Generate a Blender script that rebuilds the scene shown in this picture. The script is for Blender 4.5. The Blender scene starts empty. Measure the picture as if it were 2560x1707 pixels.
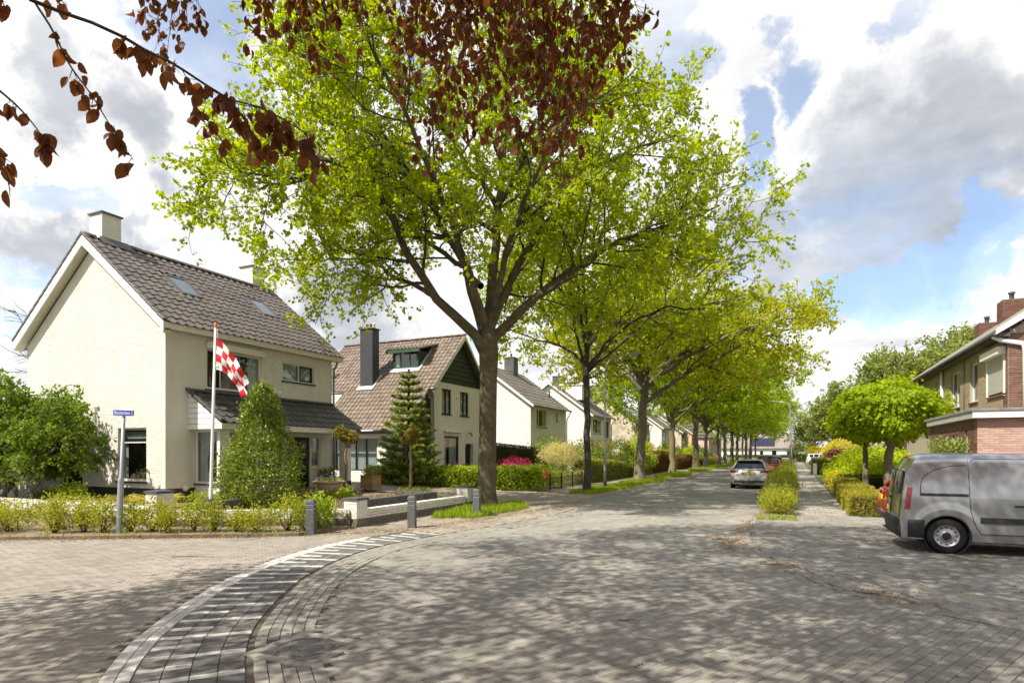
import bpy, math, random
import numpy as np
from mathutils import Vector, Matrix

C = bpy.context.scene
COL = C.collection
R = math.radians

# ------------------------------------------------------------------ camera
cam_d = bpy.data.cameras.new("street_camera")
cam = bpy.data.objects.new("street_camera", cam_d)
COL.objects.link(cam)
cam.location = (0.0, 0.0, 1.85)
cam.rotation_euler = (R(90), 0, R(24.965))
cam_d.sensor_width = 36.0
cam_d.lens = 21.23
cam_d.shift_y = 0.1080
cam_d.clip_end = 3000
C.camera = cam

# ------------------------------------------------------------------ light
SUN_AZ, SUN_EL = 32.0, 51.0         # azimuth measured from -Y towards -X
C.view_settings.view_transform = 'Standard'
C.view_settings.look = 'None'
C.view_settings.exposure = 0.62
C.view_settings.gamma = 1.0
C.view_settings.use_curve_mapping = False
sd = bpy.data.lights.new("sun", 'SUN')
sd.energy = 5.0
sd.angle = R(0.53)
sd.color = (1.0, 0.935, 0.82)
sun = bpy.data.objects.new("sun", sd)
COL.objects.link(sun)
tosun = Vector((-math.sin(R(SUN_AZ)) * math.cos(R(SUN_EL)), -math.cos(R(SUN_AZ)) * math.cos(R(SUN_EL)), math.sin(R(SUN_EL))))
sun.rotation_euler = tosun.to_track_quat('Z', 'Y').to_euler()
sun.location = (-20, -40, 60)

# ------------------------------------------------------------------ world: sky and clouds
W = bpy.data.worlds.new("World")
C.world = W
W.use_nodes = True
nt = W.node_tree
nt.nodes.clear()
def wn(t, **kw):
    n = nt.nodes.new(t)
    for k, v in kw.items():
        setattr(n, k, v)
    return n
def wl(a, b): nt.links.new(a, b)
def wmath(op, a, b=None, clamp=False):
    n = wn('ShaderNodeMath', operation=op, use_clamp=clamp)
    for i, x in enumerate((a, b)):
        if x is None: continue
        if isinstance(x, (int, float)): n.inputs[i].default_value = x
        else: wl(x, n.inputs[i])
    return n.outputs[0]
def wrange(x, a, b, c=0.0, d=1.0):
    n = wn('ShaderNodeMapRange', interpolation_type='SMOOTHSTEP')
    wl(x, n.inputs[0])
    for i, q in enumerate((a, b, c, d)): n.inputs[i + 1].default_value = q
    return n.outputs[0]
sky = wn('ShaderNodeTexSky', sky_type='NISHITA', sun_disc=False)
sky.sun_elevation = R(SUN_EL)
sky.sun_rotation = R(180 + SUN_AZ)
sky.air_density = 1.0
sky.dust_density = 0.6
sky.ozone_density = 2.2
bg_sky = wn('ShaderNodeBackground')
wl(sky.outputs[0], bg_sky.inputs[0])
bg_sky.inputs[1].default_value = 0.15
tc = wn('ShaderNodeTexCoord')
sep = wn('ShaderNodeSeparateXYZ')
wl(tc.outputs['Generated'], sep.inputs[0])
zz = wmath('MAXIMUM', wmath('ADD', sep.outputs[2], 0.22), 0.06)
px = wmath('DIVIDE', sep.outputs[0], zz)
py = wmath('DIVIDE', sep.outputs[1], zz)
cmb = wn('ShaderNodeCombineXYZ')
wl(px, cmb.inputs[0]); wl(py, cmb.inputs[1])
def wnoise(vec, scale, detail, rough=0.55, dist=0.0, off=(0, 0, 0)):
    m = wn('ShaderNodeMapping')
    m.inputs['Location'].default_value = off
    wl(vec, m.inputs['Vector'])
    n = wn('ShaderNodeTexNoise')
    n.inputs['Scale'].default_value = scale
    n.inputs['Detail'].default_value = detail
    n.inputs['Roughness'].default_value = rough
    n.inputs['Distortion'].default_value = dist
    wl(m.outputs[0], n.inputs['Vector'])
    return n.outputs[0]
# direction wobbled by noise, so that banks of cloud get ragged rims
wob = wn('ShaderNodeTexNoise')
wob.inputs['Scale'].default_value = 5.0; wob.inputs['Detail'].default_value = 7.0; wob.inputs['Roughness'].default_value = 0.6
wl(tc.outputs['Generated'], wob.inputs['Vector'])
wsub = wn('ShaderNodeVectorMath', operation='SUBTRACT'); wl(wob.outputs['Color'], wsub.inputs[0]); wsub.inputs[1].default_value = (0.5, 0.5, 0.5)
wsc = wn('ShaderNodeVectorMath', operation='SCALE'); wl(wsub.outputs[0], wsc.inputs[0]); wsc.inputs['Scale'].default_value = 0.40
wad = wn('ShaderNodeVectorMath', operation='ADD'); wl(tc.outputs['Generated'], wad.inputs[0]); wl(wsc.outputs[0], wad.inputs[1])
wno = wn('ShaderNodeVectorMath', operation='NORMALIZE'); wl(wad.outputs[0], wno.inputs[0])
def wspot(v, r_in, r_out):
    v = Vector(v).normalized()
    d = wn('ShaderNodeVectorMath', operation='DOT_PRODUCT'); wl(wno.outputs[0], d.inputs[0]); d.inputs[1].default_value = v
    return wrange(d.outputs['Value'], math.cos(R(r_out)), math.cos(R(r_in)))
cover = wnoise(cmb.outputs[0], 0.62, 9, 0.58, 0.25, (1.7, 0.4, 0.0))
# (direction, inner radius, outer radius) of the gaps of blue in the cloud deck
GAPS = [((-0.878, 0.694, 0.669), 2, 7), ((-0.854, 0.705, 0.709), 2, 6), ((-0.59, 0.828, 0.702), 1, 4), ((-0.158, 1.03, 0.675), 2, 6), ((-0.206, 1.007, 0.709), 1.5, 5), ((0.04, 1.122, 0.636), 1, 4.0), ((0.25, 1.22, 0.742), 0.5, 3), ((-0.05, 1.08, 0.517), 0.3, 3.0), ((0.208, 1.2, 0.275), 1.6, 4.3), ((0.1, 1.15, 0.275), 1.0, 3.4), ((0.31, 1.248, 0.285), 0.8, 3.0), ((-1.161, 0.563, 0.268), 1, 3.5), ((-1.118, 0.582, 0.258), 0.8, 3), ((-1.173, 0.557, 0.437), 0.6, 2.5), ((-1.155, 0.566, 0.013), 0.5, 3), ((-0.644, 0.803, 0.47), 0.5, 4), ((-0.5, 0.87, 0.199), 0.3, 2.5),
        ((1.2, -0.5, 0.6), 8, 22), ((0.2, -1.0, 0.9), 6, 18), ((-1.3, -0.5, 0.5), 6, 16), ((0.5, 0.2, 1.2), 16, 34), ((-0.6, -0.3, 1.3), 16, 36), ((0.9, -0.7, 0.5), 10, 30)]  # unseen gaps overhead and behind, widened to lower the ambient light
gap = None
for v, a, b in GAPS:
    s_ = wspot(v, a, b)
    gap = s_ if gap is None else wmath('MAXIMUM', gap, s_)
dens = wmath('SUBTRACT', wmath('SUBTRACT', wmath('MULTIPLY', cover, 1.6), 0.055), wmath('MULTIPLY', gap, 0.30))
mask = wrange(dens, 0.36, 0.60)
# grey bellies of the cumulus
BELLY = [((0.19, 1.192, 0.45), 3, 8), ((0.1, 1.15, 0.404), 2.5, 6), ((0.298, 1.242, 0.483), 3, 7), ((0.13, 1.164, 0.291), 1.5, 4.5), ((0.04, 1.122, 0.298), 1.5, 4), ((0.25, 1.22, 0.338), 1, 3.5), ((-1.143, 0.571, 0.338), 1, 3.5), ((-1.07, 0.605, 0.325), 1, 3), ((-0.68, 0.786, 0.219), 2.5, 6), ((-0.638, 0.806, 0.166), 2, 5), ((-0.98, 0.647, 0.47), 1, 3.5), ((-1.1, 0.591, 0.583), 1, 4), ((-0.05, 1.08, 0.351), 2, 6),
         ((1.0, 0.6, 0.5), 8, 25), ((0.0, -1.0, 0.5), 10, 30)]
bel = None
for v, a, b in BELLY:
    s_ = wspot(v, a, b)
    bel = s_ if bel is None else wmath('MAXIMUM', bel, s_)
lump = wnoise(cmb.outputs[0], 1.5, 8, 0.6, 0.2, (0.0, 3.0, 0.0))
lump2 = wnoise(cmb.outputs[0], 1.5, 8, 0.6, 0.2, (0.10, 3.16, 0.0))
relief = wmath('MULTIPLY', wmath('SUBTRACT', lump2, lump), 0.75)
lum = wmath('ADD', wmath('SUBTRACT', 0.71, wmath('MULTIPLY', bel, 0.26)), relief)
lum = wmath('MINIMUM', wmath('MAXIMUM', lum, 0.36), 0.80)
ccol = wn('ShaderNodeMix', data_type='RGBA')
wl(wrange(lum, 0.36, 0.70), ccol.inputs[0])
ccol.inputs[6].default_value = (0.86, 0.91, 1.0, 1)
ccol.inputs[7].default_value = (1.0, 0.995, 0.985, 1)
bg_c = wn('ShaderNodeBackground')
wl(ccol.outputs[2], bg_c.inputs[0])
wl(lum, bg_c.inputs[1])
mixw = wn('ShaderNodeMixShader')
wl(wmath('ADD', 0.26, wmath('MULTIPLY', mask, 0.72)), mixw.inputs[0]); wl(bg_sky.outputs[0], mixw.inputs[1]); wl(bg_c.outputs[0], mixw.inputs[2])
wo = wn('ShaderNodeOutputWorld')
wl(mixw.outputs[0], wo.inputs[0])
C.cycles.max_bounces = 8
C.cycles.transparent_max_bounces = 12
C.cycles.diffuse_bounces = 3
C.cycles.caustics_reflective = False
C.cycles.caustics_refractive = False

# ------------------------------------------------------------------ materials
MATS = {}
def mat(name, col=(0.5, 0.5, 0.5), rough=0.7, var=0.0, scale=8.0, bump=0.0, bscale=60.0, metal=0.0, col2=None, objvar=0.0, spec=0.4, tone=0.0, coat=0.0, detail=5.0, lo=0.35, hi=0.65, wear=0.0, wscale=(0.5, 0.5, 0.5)):
    """Principled surface: col to col2 by noise, value jitter per object (objvar) and per piece (tone attribute)."""
    if name in MATS: return MATS[name]
    m = bpy.data.materials.new(name); m.use_nodes = True
    t = m.node_tree; p = t.nodes['Principled BSDF']
    p.inputs['Roughness'].default_value = rough
    p.inputs['Metallic'].default_value = metal
    p.inputs['Specular IOR Level'].default_value = spec
    if coat:
        p.inputs['Coat Weight'].default_value = coat; p.inputs['Coat Roughness'].default_value = 0.06
    c1 = (*col, 1)
    if col2 is None: col2 = tuple(max(0, x * (1 - var)) for x in col)
    c2 = (*col2, 1)
    co = t.nodes.new('ShaderNodeTexCoord')
    src = None
    if c1 != c2:
        n = t.nodes.new('ShaderNodeTexNoise'); n.inputs['Scale'].default_value = scale; n.inputs['Detail'].default_value = detail; n.inputs['Roughness'].default_value = 0.62
        t.links.new(co.outputs['Object'], n.inputs['Vector'])
        mr = t.nodes.new('ShaderNodeMapRange'); mr.inputs[1].default_value = lo; mr.inputs[2].default_value = hi
        t.links.new(n.outputs[0], mr.inputs[0])
        mx = t.nodes.new('ShaderNodeMix'); mx.data_type = 'RGBA'
        t.links.new(mr.outputs[0], mx.inputs[0]); mx.inputs[6].default_value = c1; mx.inputs[7].default_value = c2
        src = mx.outputs[2]
    val = None
    if objvar or tone:
        if objvar:
            oi = t.nodes.new('ShaderNodeObjectInfo'); s = oi.outputs['Random']; amt = objvar
        if tone:
            at = t.nodes.new('ShaderNodeAttribute'); at.attribute_name = 'tone'
            if objvar:
                ad = t.nodes.new('ShaderNodeMath'); ad.operation = 'ADD'; t.links.new(s, ad.inputs[0]); t.links.new(at.outputs['Fac'], ad.inputs[1])
                fr = t.nodes.new('ShaderNodeMath'); fr.operation = 'FRACT'; t.links.new(ad.outputs[0], fr.inputs[0]); s = fr.outputs[0]
            else:
                s = at.outputs['Fac']
            amt = max(tone, objvar)
        mr2 = t.nodes.new('ShaderNodeMapRange'); t.links.new(s, mr2.inputs[0]); mr2.inputs[3].default_value = 1 - amt; mr2.inputs[4].default_value = 1 + amt
        hs = t.nodes.new('ShaderNodeHueSaturation'); t.links.new(mr2.outputs[0], hs.inputs['Value'])
        if src: t.links.new(src, hs.inputs['Color'])
        else: hs.inputs['Color'].default_value = c1
        src = hs.outputs[0]
    if wear:    # stains and wear of the place itself, larger than any single piece
        ge = t.nodes.new('ShaderNodeNewGeometry'); mpw = t.nodes.new('ShaderNodeMapping'); mpw.inputs['Scale'].default_value = wscale; t.links.new(ge.outputs['Position'], mpw.inputs['Vector'])
        nw = t.nodes.new('ShaderNodeTexNoise'); nw.inputs['Scale'].default_value = 1.0; nw.inputs['Detail'].default_value = 7; nw.inputs['Roughness'].default_value = 0.65; t.links.new(mpw.outputs[0], nw.inputs['Vector'])
        mw = t.nodes.new('ShaderNodeMapRange'); mw.inputs[1].default_value = 0.3; mw.inputs[2].default_value = 0.7; mw.inputs[3].default_value = 1 - wear; mw.inputs[4].default_value = 1 + wear * 0.6; t.links.new(nw.outputs[0], mw.inputs[0])
        hw = t.nodes.new('ShaderNodeHueSaturation'); t.links.new(mw.outputs[0], hw.inputs['Value'])
        if src: t.links.new(src, hw.inputs['Color'])
        else: hw.inputs['Color'].default_value = c1
        src = hw.outputs[0]
    if src: t.links.new(src, p.inputs['Base Color'])
    else: p.inputs['Base Color'].default_value = c1
    if bump:
        nb = t.nodes.new('ShaderNodeTexNoise'); nb.inputs['Scale'].default_value = bscale; nb.inputs['Detail'].default_value = 4
        t.links.new(co.outputs['Object'], nb.inputs['Vector'])
        bp = t.nodes.new('ShaderNodeBump'); bp.inputs['Strength'].default_value = bump; bp.inputs['Distance'].default_value = 0.02
        t.links.new(nb.outputs[0], bp.inputs['Height']); t.links.new(bp.outputs[0], p.inputs['Normal'])
    MATS[name] = m
    return m

def leafmat(name, dark, light, trans=0.45, rough=0.5, tcol=None, spec=0.25):
    """Leaf blade: colour runs dark to light by the per-leaf tone attribute; part of the light passes through."""
    if name in MATS: return MATS[name]
    m = bpy.data.materials.new(name); m.use_nodes = True
    t = m.node_tree; p = t.nodes['Principled BSDF']; out = t.nodes['Material Output']
    at = t.nodes.new('ShaderNodeAttribute'); at.attribute_name = 'tone'
    mx = t.nodes.new('ShaderNodeMix'); mx.data_type = 'RGBA'
    t.links.new(at.outputs['Fac'], mx.inputs[0]); mx.inputs[6].default_value = (*dark, 1); mx.inputs[7].default_value = (*light, 1)
    t.links.new(mx.outputs[2], p.inputs['Base Color'])
    p.inputs['Roughness'].default_value = rough; p.inputs['Specular IOR Level'].default_value = spec
    tr = t.nodes.new('ShaderNodeBsdfTranslucent')
    if tcol is None:
        hs = t.nodes.new('ShaderNodeHueSaturation'); hs.inputs['Value'].default_value = 1.25; hs.inputs['Saturation'].default_value = 1.08
        t.links.new(mx.outputs[2], hs.inputs['Color']); t.links.new(hs.outputs[0], tr.inputs['Color'])
    else: tr.inputs['Color'].default_value = (*tcol, 1)
    ms = t.nodes.new('ShaderNodeMixShader'); ms.inputs[0].default_value = trans
    t.links.new(p.outputs[0], ms.inputs[1]); t.links.new(tr.outputs[0], ms.inputs[2]); t.links.new(ms.outputs[0], out.inputs[0])
    MATS[name] = m
    return m

def glassmat(name, tint=(0.75, 0.8, 0.8), clear=0.75):
    if name in MATS: return MATS[name]
    m = bpy.data.materials.new(name); m.use_nodes = True
    t = m.node_tree; out = t.nodes['Material Output']; t.nodes.remove(t.nodes['Principled BSDF'])
    gl = t.nodes.new('ShaderNodeBsdfGlossy'); gl.inputs['Roughness'].default_value = 0.015
    tr = t.nodes.new('ShaderNodeBsdfTransparent'); tr.inputs['Color'].default_value = (*[x * clear for x in tint], 1)
    lw0 = t.nodes.new('ShaderNodeLayerWeight'); lw0.inputs['Blend'].default_value = 0.5
    pw = t.nodes.new('ShaderNodeMath'); pw.operation = 'POWER'; pw.inputs[1].default_value = 3.5; t.links.new(lw0.outputs['Facing'], pw.inputs[0])
    lw = t.nodes.new('ShaderNodeMath'); lw.operation = 'MULTIPLY_ADD'; lw.inputs[1].default_value = 0.80; lw.inputs[2].default_value = 0.075; t.links.new(pw.outputs[0], lw.inputs[0])
    ms = t.nodes.new('ShaderNodeMixShader')
    t.links.new(lw.outputs[0], ms.inputs[0]); t.links.new(tr.outputs[0], ms.inputs[1]); t.links.new(gl.outputs[0], ms.inputs[2])
    t.links.new(ms.outputs[0], out.inputs[0])
    MATS[name] = m
    return m

# ------------------------------------------------------------------ mesh building
class MB:
    def __init__(s): s.v = []; s.f = []; s.m = []; s.s = []
    def add(s, vs, fs, mi=0, smooth=False):
        o = len(s.v); s.v.extend([tuple(q) for q in vs])
        for f in fs:
            s.f.append(tuple(i + o for i in f)); s.m.append(mi); s.s.append(smooth)
        return s
    def box(s, x0, x1, y0, y1, z0, z1, mi=0):
        return s.add([(x0, y0, z0), (x1, y0, z0), (x1, y1, z0), (x0, y1, z0), (x0, y0, z1), (x1, y0, z1), (x1, y1, z1), (x0, y1, z1)],
                     [(0, 3, 2, 1), (4, 5, 6, 7), (0, 1, 5, 4), (1, 2, 6, 5), (2, 3, 7, 6), (3, 0, 4, 7)], mi)
    def bar(s, a, b, w, h, mi=0, up=(0, 0, 1)):
        """box from a to b, w across, h along up"""
        a, b = Vector(a), Vector(b); d = (b - a).normalized(); u = Vector(up); x = d.cross(u).normalized(); u = x.cross(d)
        x *= w / 2; u *= h / 2
        return s.add([a - x - u, a + x - u, a + x + u, a - x + u, b - x - u, b + x - u, b + x + u, b - x + u],
                     [(0, 1, 2, 3), (7, 6, 5, 4), (0, 4, 5, 1), (1, 5, 6, 2), (2, 6, 7, 3), (3, 7, 4, 0)], mi)
    def tube(s, pts, rad, n=8, mi=0, cap=True, smooth=True):
        pts = [Vector(p) for p in pts]
        if isinstance(rad, (int, float)): rad = [rad] * len(pts)
        vs = []; up = None
        for i, p in enumerate(pts):
            d = (pts[min(i + 1, len(pts) - 1)] - pts[max(i - 1, 0)]).normalized()
            if up is None:
                up = Vector((1, 0, 0)) if abs(d.x) < 0.8 else Vector((0, 1, 0))
            x = (up - d * up.dot(d)).normalized(); y = d.cross(x); up = x
            for k in range(n):
                a = 2 * math.pi * k / n
                vs.append(p + x * (math.cos(a) * rad[i]) + y * (math.sin(a) * rad[i]))
        fs = [(i * n + k, i * n + (k + 1) % n, (i + 1) * n + (k + 1) % n, (i + 1) * n + k) for i in range(len(pts) - 1) for k in range(n)]
        s.add(vs, fs, mi, smooth)
        if cap:
            o = len(s.v) - len(vs)
            s.f.append(tuple(o + n - 1 - k for k in range(n))); s.m.append(mi); s.s.append(False)
            s.f.append(tuple(o + (len(pts) - 1) * n + k for k in range(n))); s.m.append(mi); s.s.append(False)
        return s
    def lathe(s, prof, n=24, c=(0, 0, 0), mi=0, smooth=True, axis='z'):
        vs = []
        for r, z in prof:
            for k in range(n):
                a = 2 * math.pi * k / n; x, y = r * math.cos(a), r * math.sin(a)
                if axis == 'z': q = (c[0] + x, c[1] + y, c[2] + z)
                elif axis == 'y': q = (c[0] + x, c[1] + z, c[2] - y)
                else: q = (c[0] + z, c[1] + x, c[2] + y)
                vs.append(q)
        fs = [(i * n + k, i * n + (k + 1) % n, (i + 1) * n + (k + 1) % n, (i + 1) * n + k) for i in range(len(prof) - 1) for k in range(n)]
        return s.add(vs, fs, mi, smooth)
    def prism(s, poly, a0, a1, axis='y', mi=0):
        """extrude a 2D polygon: axis y -> (x,z), axis x -> (y,z), axis z -> (x,y)"""
        def P(q, a): return (q[0], a, q[1]) if axis == 'y' else ((a, q[0], q[1]) if axis == 'x' else (q[0], q[1], a))
        n = len(poly)
        vs = [P(q, a0) for q in poly] + [P(q, a1) for q in poly]
        fs = [tuple(range(n)), tuple(range(2 * n - 1, n - 1, -1))] + [(i, n + i, n + (i + 1) % n, (i + 1) % n) for i in range(n)]
        return s.add(vs, fs, mi)
    def build(s, name, mats, parent=None, org=(0, 0, 0), bevel=0.0, fix=True):
        me = bpy.data.meshes.new(name)
        o = Vector(org)
        me.from_pydata([(q[0] - o.x, q[1] - o.y, q[2] - o.z) for q in s.v], [], s.f)
        if not isinstance(mats, (list, tuple)): mats = [mats]
        for m in mats: me.materials.append(m)
        me.polygons.foreach_set('material_index', s.m)
        me.polygons.foreach_set('use_smooth', s.s)
        if fix:
            import bmesh
            bm = bmesh.new(); bm.from_mesh(me); bmesh.ops.recalc_face_normals(bm, faces=bm.faces); bm.to_mesh(me); bm.free()
        ob = bpy.data.objects.new(name, me); COL.objects.link(ob)
        if parent: ob.parent = parent
        else: ob.location = o
        if bevel:
            b = ob.modifiers.new('edge', 'BEVEL'); b.width = bevel; b.segments = 2; b.limit_method = 'ANGLE'; b.angle_limit = R(40)
        return ob

def np_mesh(name, V, F, mats, tone=None, mi=None, smooth=False):
    V = np.asarray(V, dtype=np.float32); F = np.asarray(F, dtype=np.int32)
    me = bpy.data.meshes.new(name)
    k = F.shape[1]
    me.vertices.add(len(V)); me.vertices.foreach_set('co', V.ravel())
    me.loops.add(F.size); me.loops.foreach_set('vertex_index', F.ravel())
    me.polygons.add(len(F)); me.polygons.foreach_set('loop_start', np.arange(len(F), dtype=np.int32) * k)
    if mi is not None: me.polygons.foreach_set('material_index', np.asarray(mi, dtype=np.int32))
    me.polygons.foreach_set('use_smooth', np.full(len(F), bool(smooth), dtype=bool))
    if not isinstance(mats, (list, tuple)): mats = [mats]
    for m in mats: me.materials.append(m)
    if tone is not None:
        a = me.attributes.new('tone', 'FLOAT', 'POINT'); a.data.foreach_set('value', np.asarray(tone, dtype=np.float32))
    me.update(calc_edges=True)
    me.validate()
    return me

def link(name, me, parent=None, loc=(0, 0, 0), rot=(0, 0, 0), scale=(1, 1, 1)):
    o = bpy.data.objects.new(name, me); COL.objects.link(o); o.location = loc; o.rotation_euler = rot; o.scale = scale
    if parent: o.parent = parent
    return o

def tag(o, label=None, cat=None, group=None, kind=None):
    if label: o['label'] = label
    if cat: o['category'] = cat
    if group: o['group'] = group
    if kind: o['kind'] = kind
    return o
def thing(name, label, cat, loc=(0, 0, 0), rz=0.0, group=None):
    o = bpy.data.objects.new(name, None); COL.objects.link(o)
    o.location = loc; o.rotation_euler = (0, 0, rz); o.empty_display_size = 0.3
    return tag(o, label, cat, group)
def copy_tree(o, parent=None):
    c = o.copy(); COL.objects.link(c)
    if parent: c.parent = parent
    for ch in [q for q in o.children]: copy_tree(ch, c)
    return c
def structure(o): o['kind'] = 'structure'; return o
def stuff(o): o['kind'] = 'stuff'; return o

def text_mesh(txt, size, depth=0.002):
    cu = bpy.data.curves.new('txt', 'FONT'); cu.body = txt; cu.size = size; cu.extrude = depth; cu.align_x = 'CENTER'; cu.align_y = 'CENTER'
    ob = bpy.data.objects.new('txt', cu); COL.objects.link(ob)
    bpy.context.view_layer.update()
    me = bpy.data.meshes.new_from_object(ob.evaluated_get(bpy.context.evaluated_depsgraph_get()))
    bpy.data.objects.remove(ob); bpy.data.curves.remove(cu)
    return me
# ================================================================== GROUND AND PAVING
rs = np.random.RandomState
M_soil = mat('soil', (0.16, 0.115, 0.075), 0.95, scale=3, col2=(0.26, 0.20, 0.14), bump=0.5, bscale=30)
M_ground = mat('meadow_ground', (0.10, 0.12, 0.035), 0.95, scale=0.6, col2=(0.17, 0.14, 0.07), bump=0.3, bscale=12)
M_bed = mat('paving_joint_sand', (0.10, 0.092, 0.070), 0.95, scale=1.3, col2=(0.17, 0.175, 0.04), lo=0.50, hi=0.68)
M_paver = mat('concrete_paver', (0.20, 0.187, 0.162), 0.88, scale=120, col2=(0.34, 0.318, 0.28), bump=0.25, bscale=160, objvar=0.15, tone=0.15, wear=0.24, wscale=(0.55, 0.4, 0.5))
M_paver_red = mat('brownish_paver', (0.225, 0.20, 0.168), 0.88, scale=120, col2=(0.34, 0.305, 0.26), bump=0.25, bscale=160, objvar=0.16, tone=0.16, wear=0.22, wscale=(0.5, 0.5, 0.5))
M_paver_dark = mat('basalt_paver', (0.10, 0.096, 0.088), 0.88, scale=120, col2=(0.185, 0.178, 0.165), bump=0.25, bscale=160, objvar=0.2, tone=0.2)
M_white = mat('white_marking_brick', (0.66, 0.64, 0.59), 0.8, scale=40, col2=(0.46, 0.44, 0.40), bump=0.2, bscale=140, tone=0.14, objvar=0.14, wear=0.25, wscale=(1.5, 1.5, 1.5))
M_tile = mat('concrete_tile', (0.20, 0.185, 0.168), 0.9, scale=90, col2=(0.31, 0.288, 0.26), bump=0.25, bscale=150, objvar=0.16, tone=0.16, wear=0.25, wscale=(0.6, 0.6, 0.6))
M_tan = mat('pavement_brick', (0.24, 0.205, 0.16), 0.9, scale=60, col2=(0.34, 0.295, 0.235), bump=0.25, bscale=120, objvar=0.2, tone=0.2, wear=0.25, wscale=(0.8, 0.8, 0.8))

def brick_mat(name, c1, c2, mortar, bw, bh, rough=0.9, bump=0.4, rot=0.0, msize=0.012, squash=1.0, axes='xy', noise=0.25):
    """laid pieces too far away to tell apart"""
    if name in MATS: return MATS[name]
    m = bpy.data.materials.new(name); m.use_nodes = True
    t = m.node_tree; p = t.nodes['Principled BSDF']; p.inputs['Roughness'].default_value = rough; p.inputs['Specular IOR Level'].default_value = 0.3
    co = t.nodes.new('ShaderNodeTexCoord'); mp = t.nodes.new('ShaderNodeMapping'); mp.inputs['Rotation'].default_value = (0, 0, rot)
    if axes == 'xy': t.links.new(co.outputs['Object'], mp.inputs['Vector'])
    else:
        sp = t.nodes.new('ShaderNodeSeparateXYZ'); cb = t.nodes.new('ShaderNodeCombineXYZ')
        t.links.new(co.outputs['Object'], sp.inputs[0])
        if axes == 'wall':      # any upright wall along x or y: u = x + y
            ad = t.nodes.new('ShaderNodeMath'); ad.operation = 'ADD'; t.links.new(sp.outputs[0], ad.inputs[0]); t.links.new(sp.outputs[1], ad.inputs[1])
            t.links.new(ad.outputs[0], cb.inputs[0]); t.links.new(sp.outputs[2], cb.inputs[1])
        elif axes == 'yz': t.links.new(sp.outputs[1], cb.inputs[0]); t.links.new(sp.outputs[2], cb.inputs[1])
        else: t.links.new(sp.outputs[0], cb.inputs[0]); t.links.new(sp.outputs[2], cb.inputs[1])
        t.links.new(cb.outputs[0], mp.inputs['Vector'])
    b = t.nodes.new('ShaderNodeTexBrick'); b.inputs['Scale'].default_value = 1.0
    b.inputs['Color1'].default_value = (*c1, 1); b.inputs['Color2'].default_value = (*c2, 1); b.inputs['Mortar'].default_value = (*mortar, 1)
    b.inputs['Mortar Size'].default_value = msize; b.inputs['Brick Width'].default_value = bw; b.inputs['Row Height'].default_value = bh; b.inputs['Bias'].default_value = 0.0
    b.inputs['Mortar Smooth'].default_value = 0.2
    t.links.new(mp.outputs[0], b.inputs['Vector'])
    n = t.nodes.new('ShaderNodeTexNoise'); n.inputs['Scale'].default_value = 0.9; n.inputs['Detail'].default_value = 6; t.links.new(co.outputs['Object'], n.inputs['Vector'])
    mr = t.nodes.new('ShaderNodeMapRange'); mr.inputs[1].default_value = 0.3; mr.inputs[2].default_value = 0.7; mr.inputs[3].default_value = 1 - noise; mr.inputs[4].default_value = 1 + noise
    t.links.new(n.outputs[0], mr.inputs[0])
    hs = t.nodes.new('ShaderNodeHueSaturation'); t.links.new(mr.outputs[0], hs.inputs['Value']); t.links.new(b.outputs[0], hs.inputs['Color']); t.links.new(hs.outputs[0], p.inputs['Base Color'])
    if bump:
        bp = t.nodes.new('ShaderNodeBump'); bp.inputs['Strength'].default_value = bump; bp.inputs['Distance'].default_value = 0.008; bp.invert = True
        t.links.new(b.outputs['Fac'], bp.inputs['Height']); t.links.new(bp.outputs[0], p.inputs['Normal'])
    MATS[name] = m
    return m
M_farroad = brick_mat('far_street_paving', (0.225, 0.21, 0.185), (0.29, 0.272, 0.24), (0.12, 0.115, 0.085), 0.21, 0.105)
M_farwalk = brick_mat('far_walk_paving', (0.27, 0.245, 0.21), (0.34, 0.31, 0.27), (0.15, 0.14, 0.09), 0.30, 0.30)
M_fartan = brick_mat('far_pavement_brick', (0.25, 0.21, 0.165), (0.33, 0.28, 0.22), (0.15, 0.12, 0.08), 0.21, 0.105)

def sheet(name, poly, z, m, thick=0.05):
    b = MB(); b.prism(poly, z - thick, z, 'z'); return b.build(name, m)
b = MB(); b.add([(-1500, -1500, -0.09), (1500, -1500, -0.09), (1500, 1500, -0.09), (-1500, 1500, -0.09)], [(0, 1, 2, 3)])
structure(b.build('ground', M_ground))
road = structure(sheet('road', [(-30, -14), (16, -14), (16, 19.9), (-9.75, 19.9), (-9.75, 11.6), (-10.2, 9.9), (-30, -1.5)], -0.016, M_bed, 0.06))
street = structure(sheet('street', [(-7.12, 19.9), (-0.95, 19.9), (-0.95, 215), (-7.12, 215)], 0.0, M_farroad))

# ---- the curve of the plateau edge, as measured points
CV = [(-1.6, 0.75), (-2.9, 1.45), (-3.95, 2.15), (-4.95, 2.97), (-5.5, 3.48), (-6.0, 4.04), (-6.57, 4.82), (-7.18, 5.77), (-7.68, 6.73), (-8.12, 7.91), (-8.4, 9.2), (-8.42, 10.4), (-8.28, 11.5), (-8.08, 12.7), (-7.85, 14.0), (-7.62, 15.6), (-7.5, 17.4), (-7.47, 20.2)]
def catmull(P, k=24):
    P = [np.array(p, float) for p in P]; P = [2 * P[0] - P[1]] + P + [2 * P[-1] - P[-2]]
    out = []
    for i in range(1, len(P) - 2):
        for j in range(k):
            t = j / k
            out.append(0.5 * ((2 * P[i]) + (-P[i - 1] + P[i + 1]) * t + (2 * P[i - 1] - 5 * P[i] + 4 * P[i + 1] - P[i + 2]) * t * t + (-P[i - 1] + 3 * P[i] - 3 * P[i + 1] + P[i + 2]) * t ** 3))
    out.append(P[-2]); return np.array(out)
cv = catmull(CV)
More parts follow.
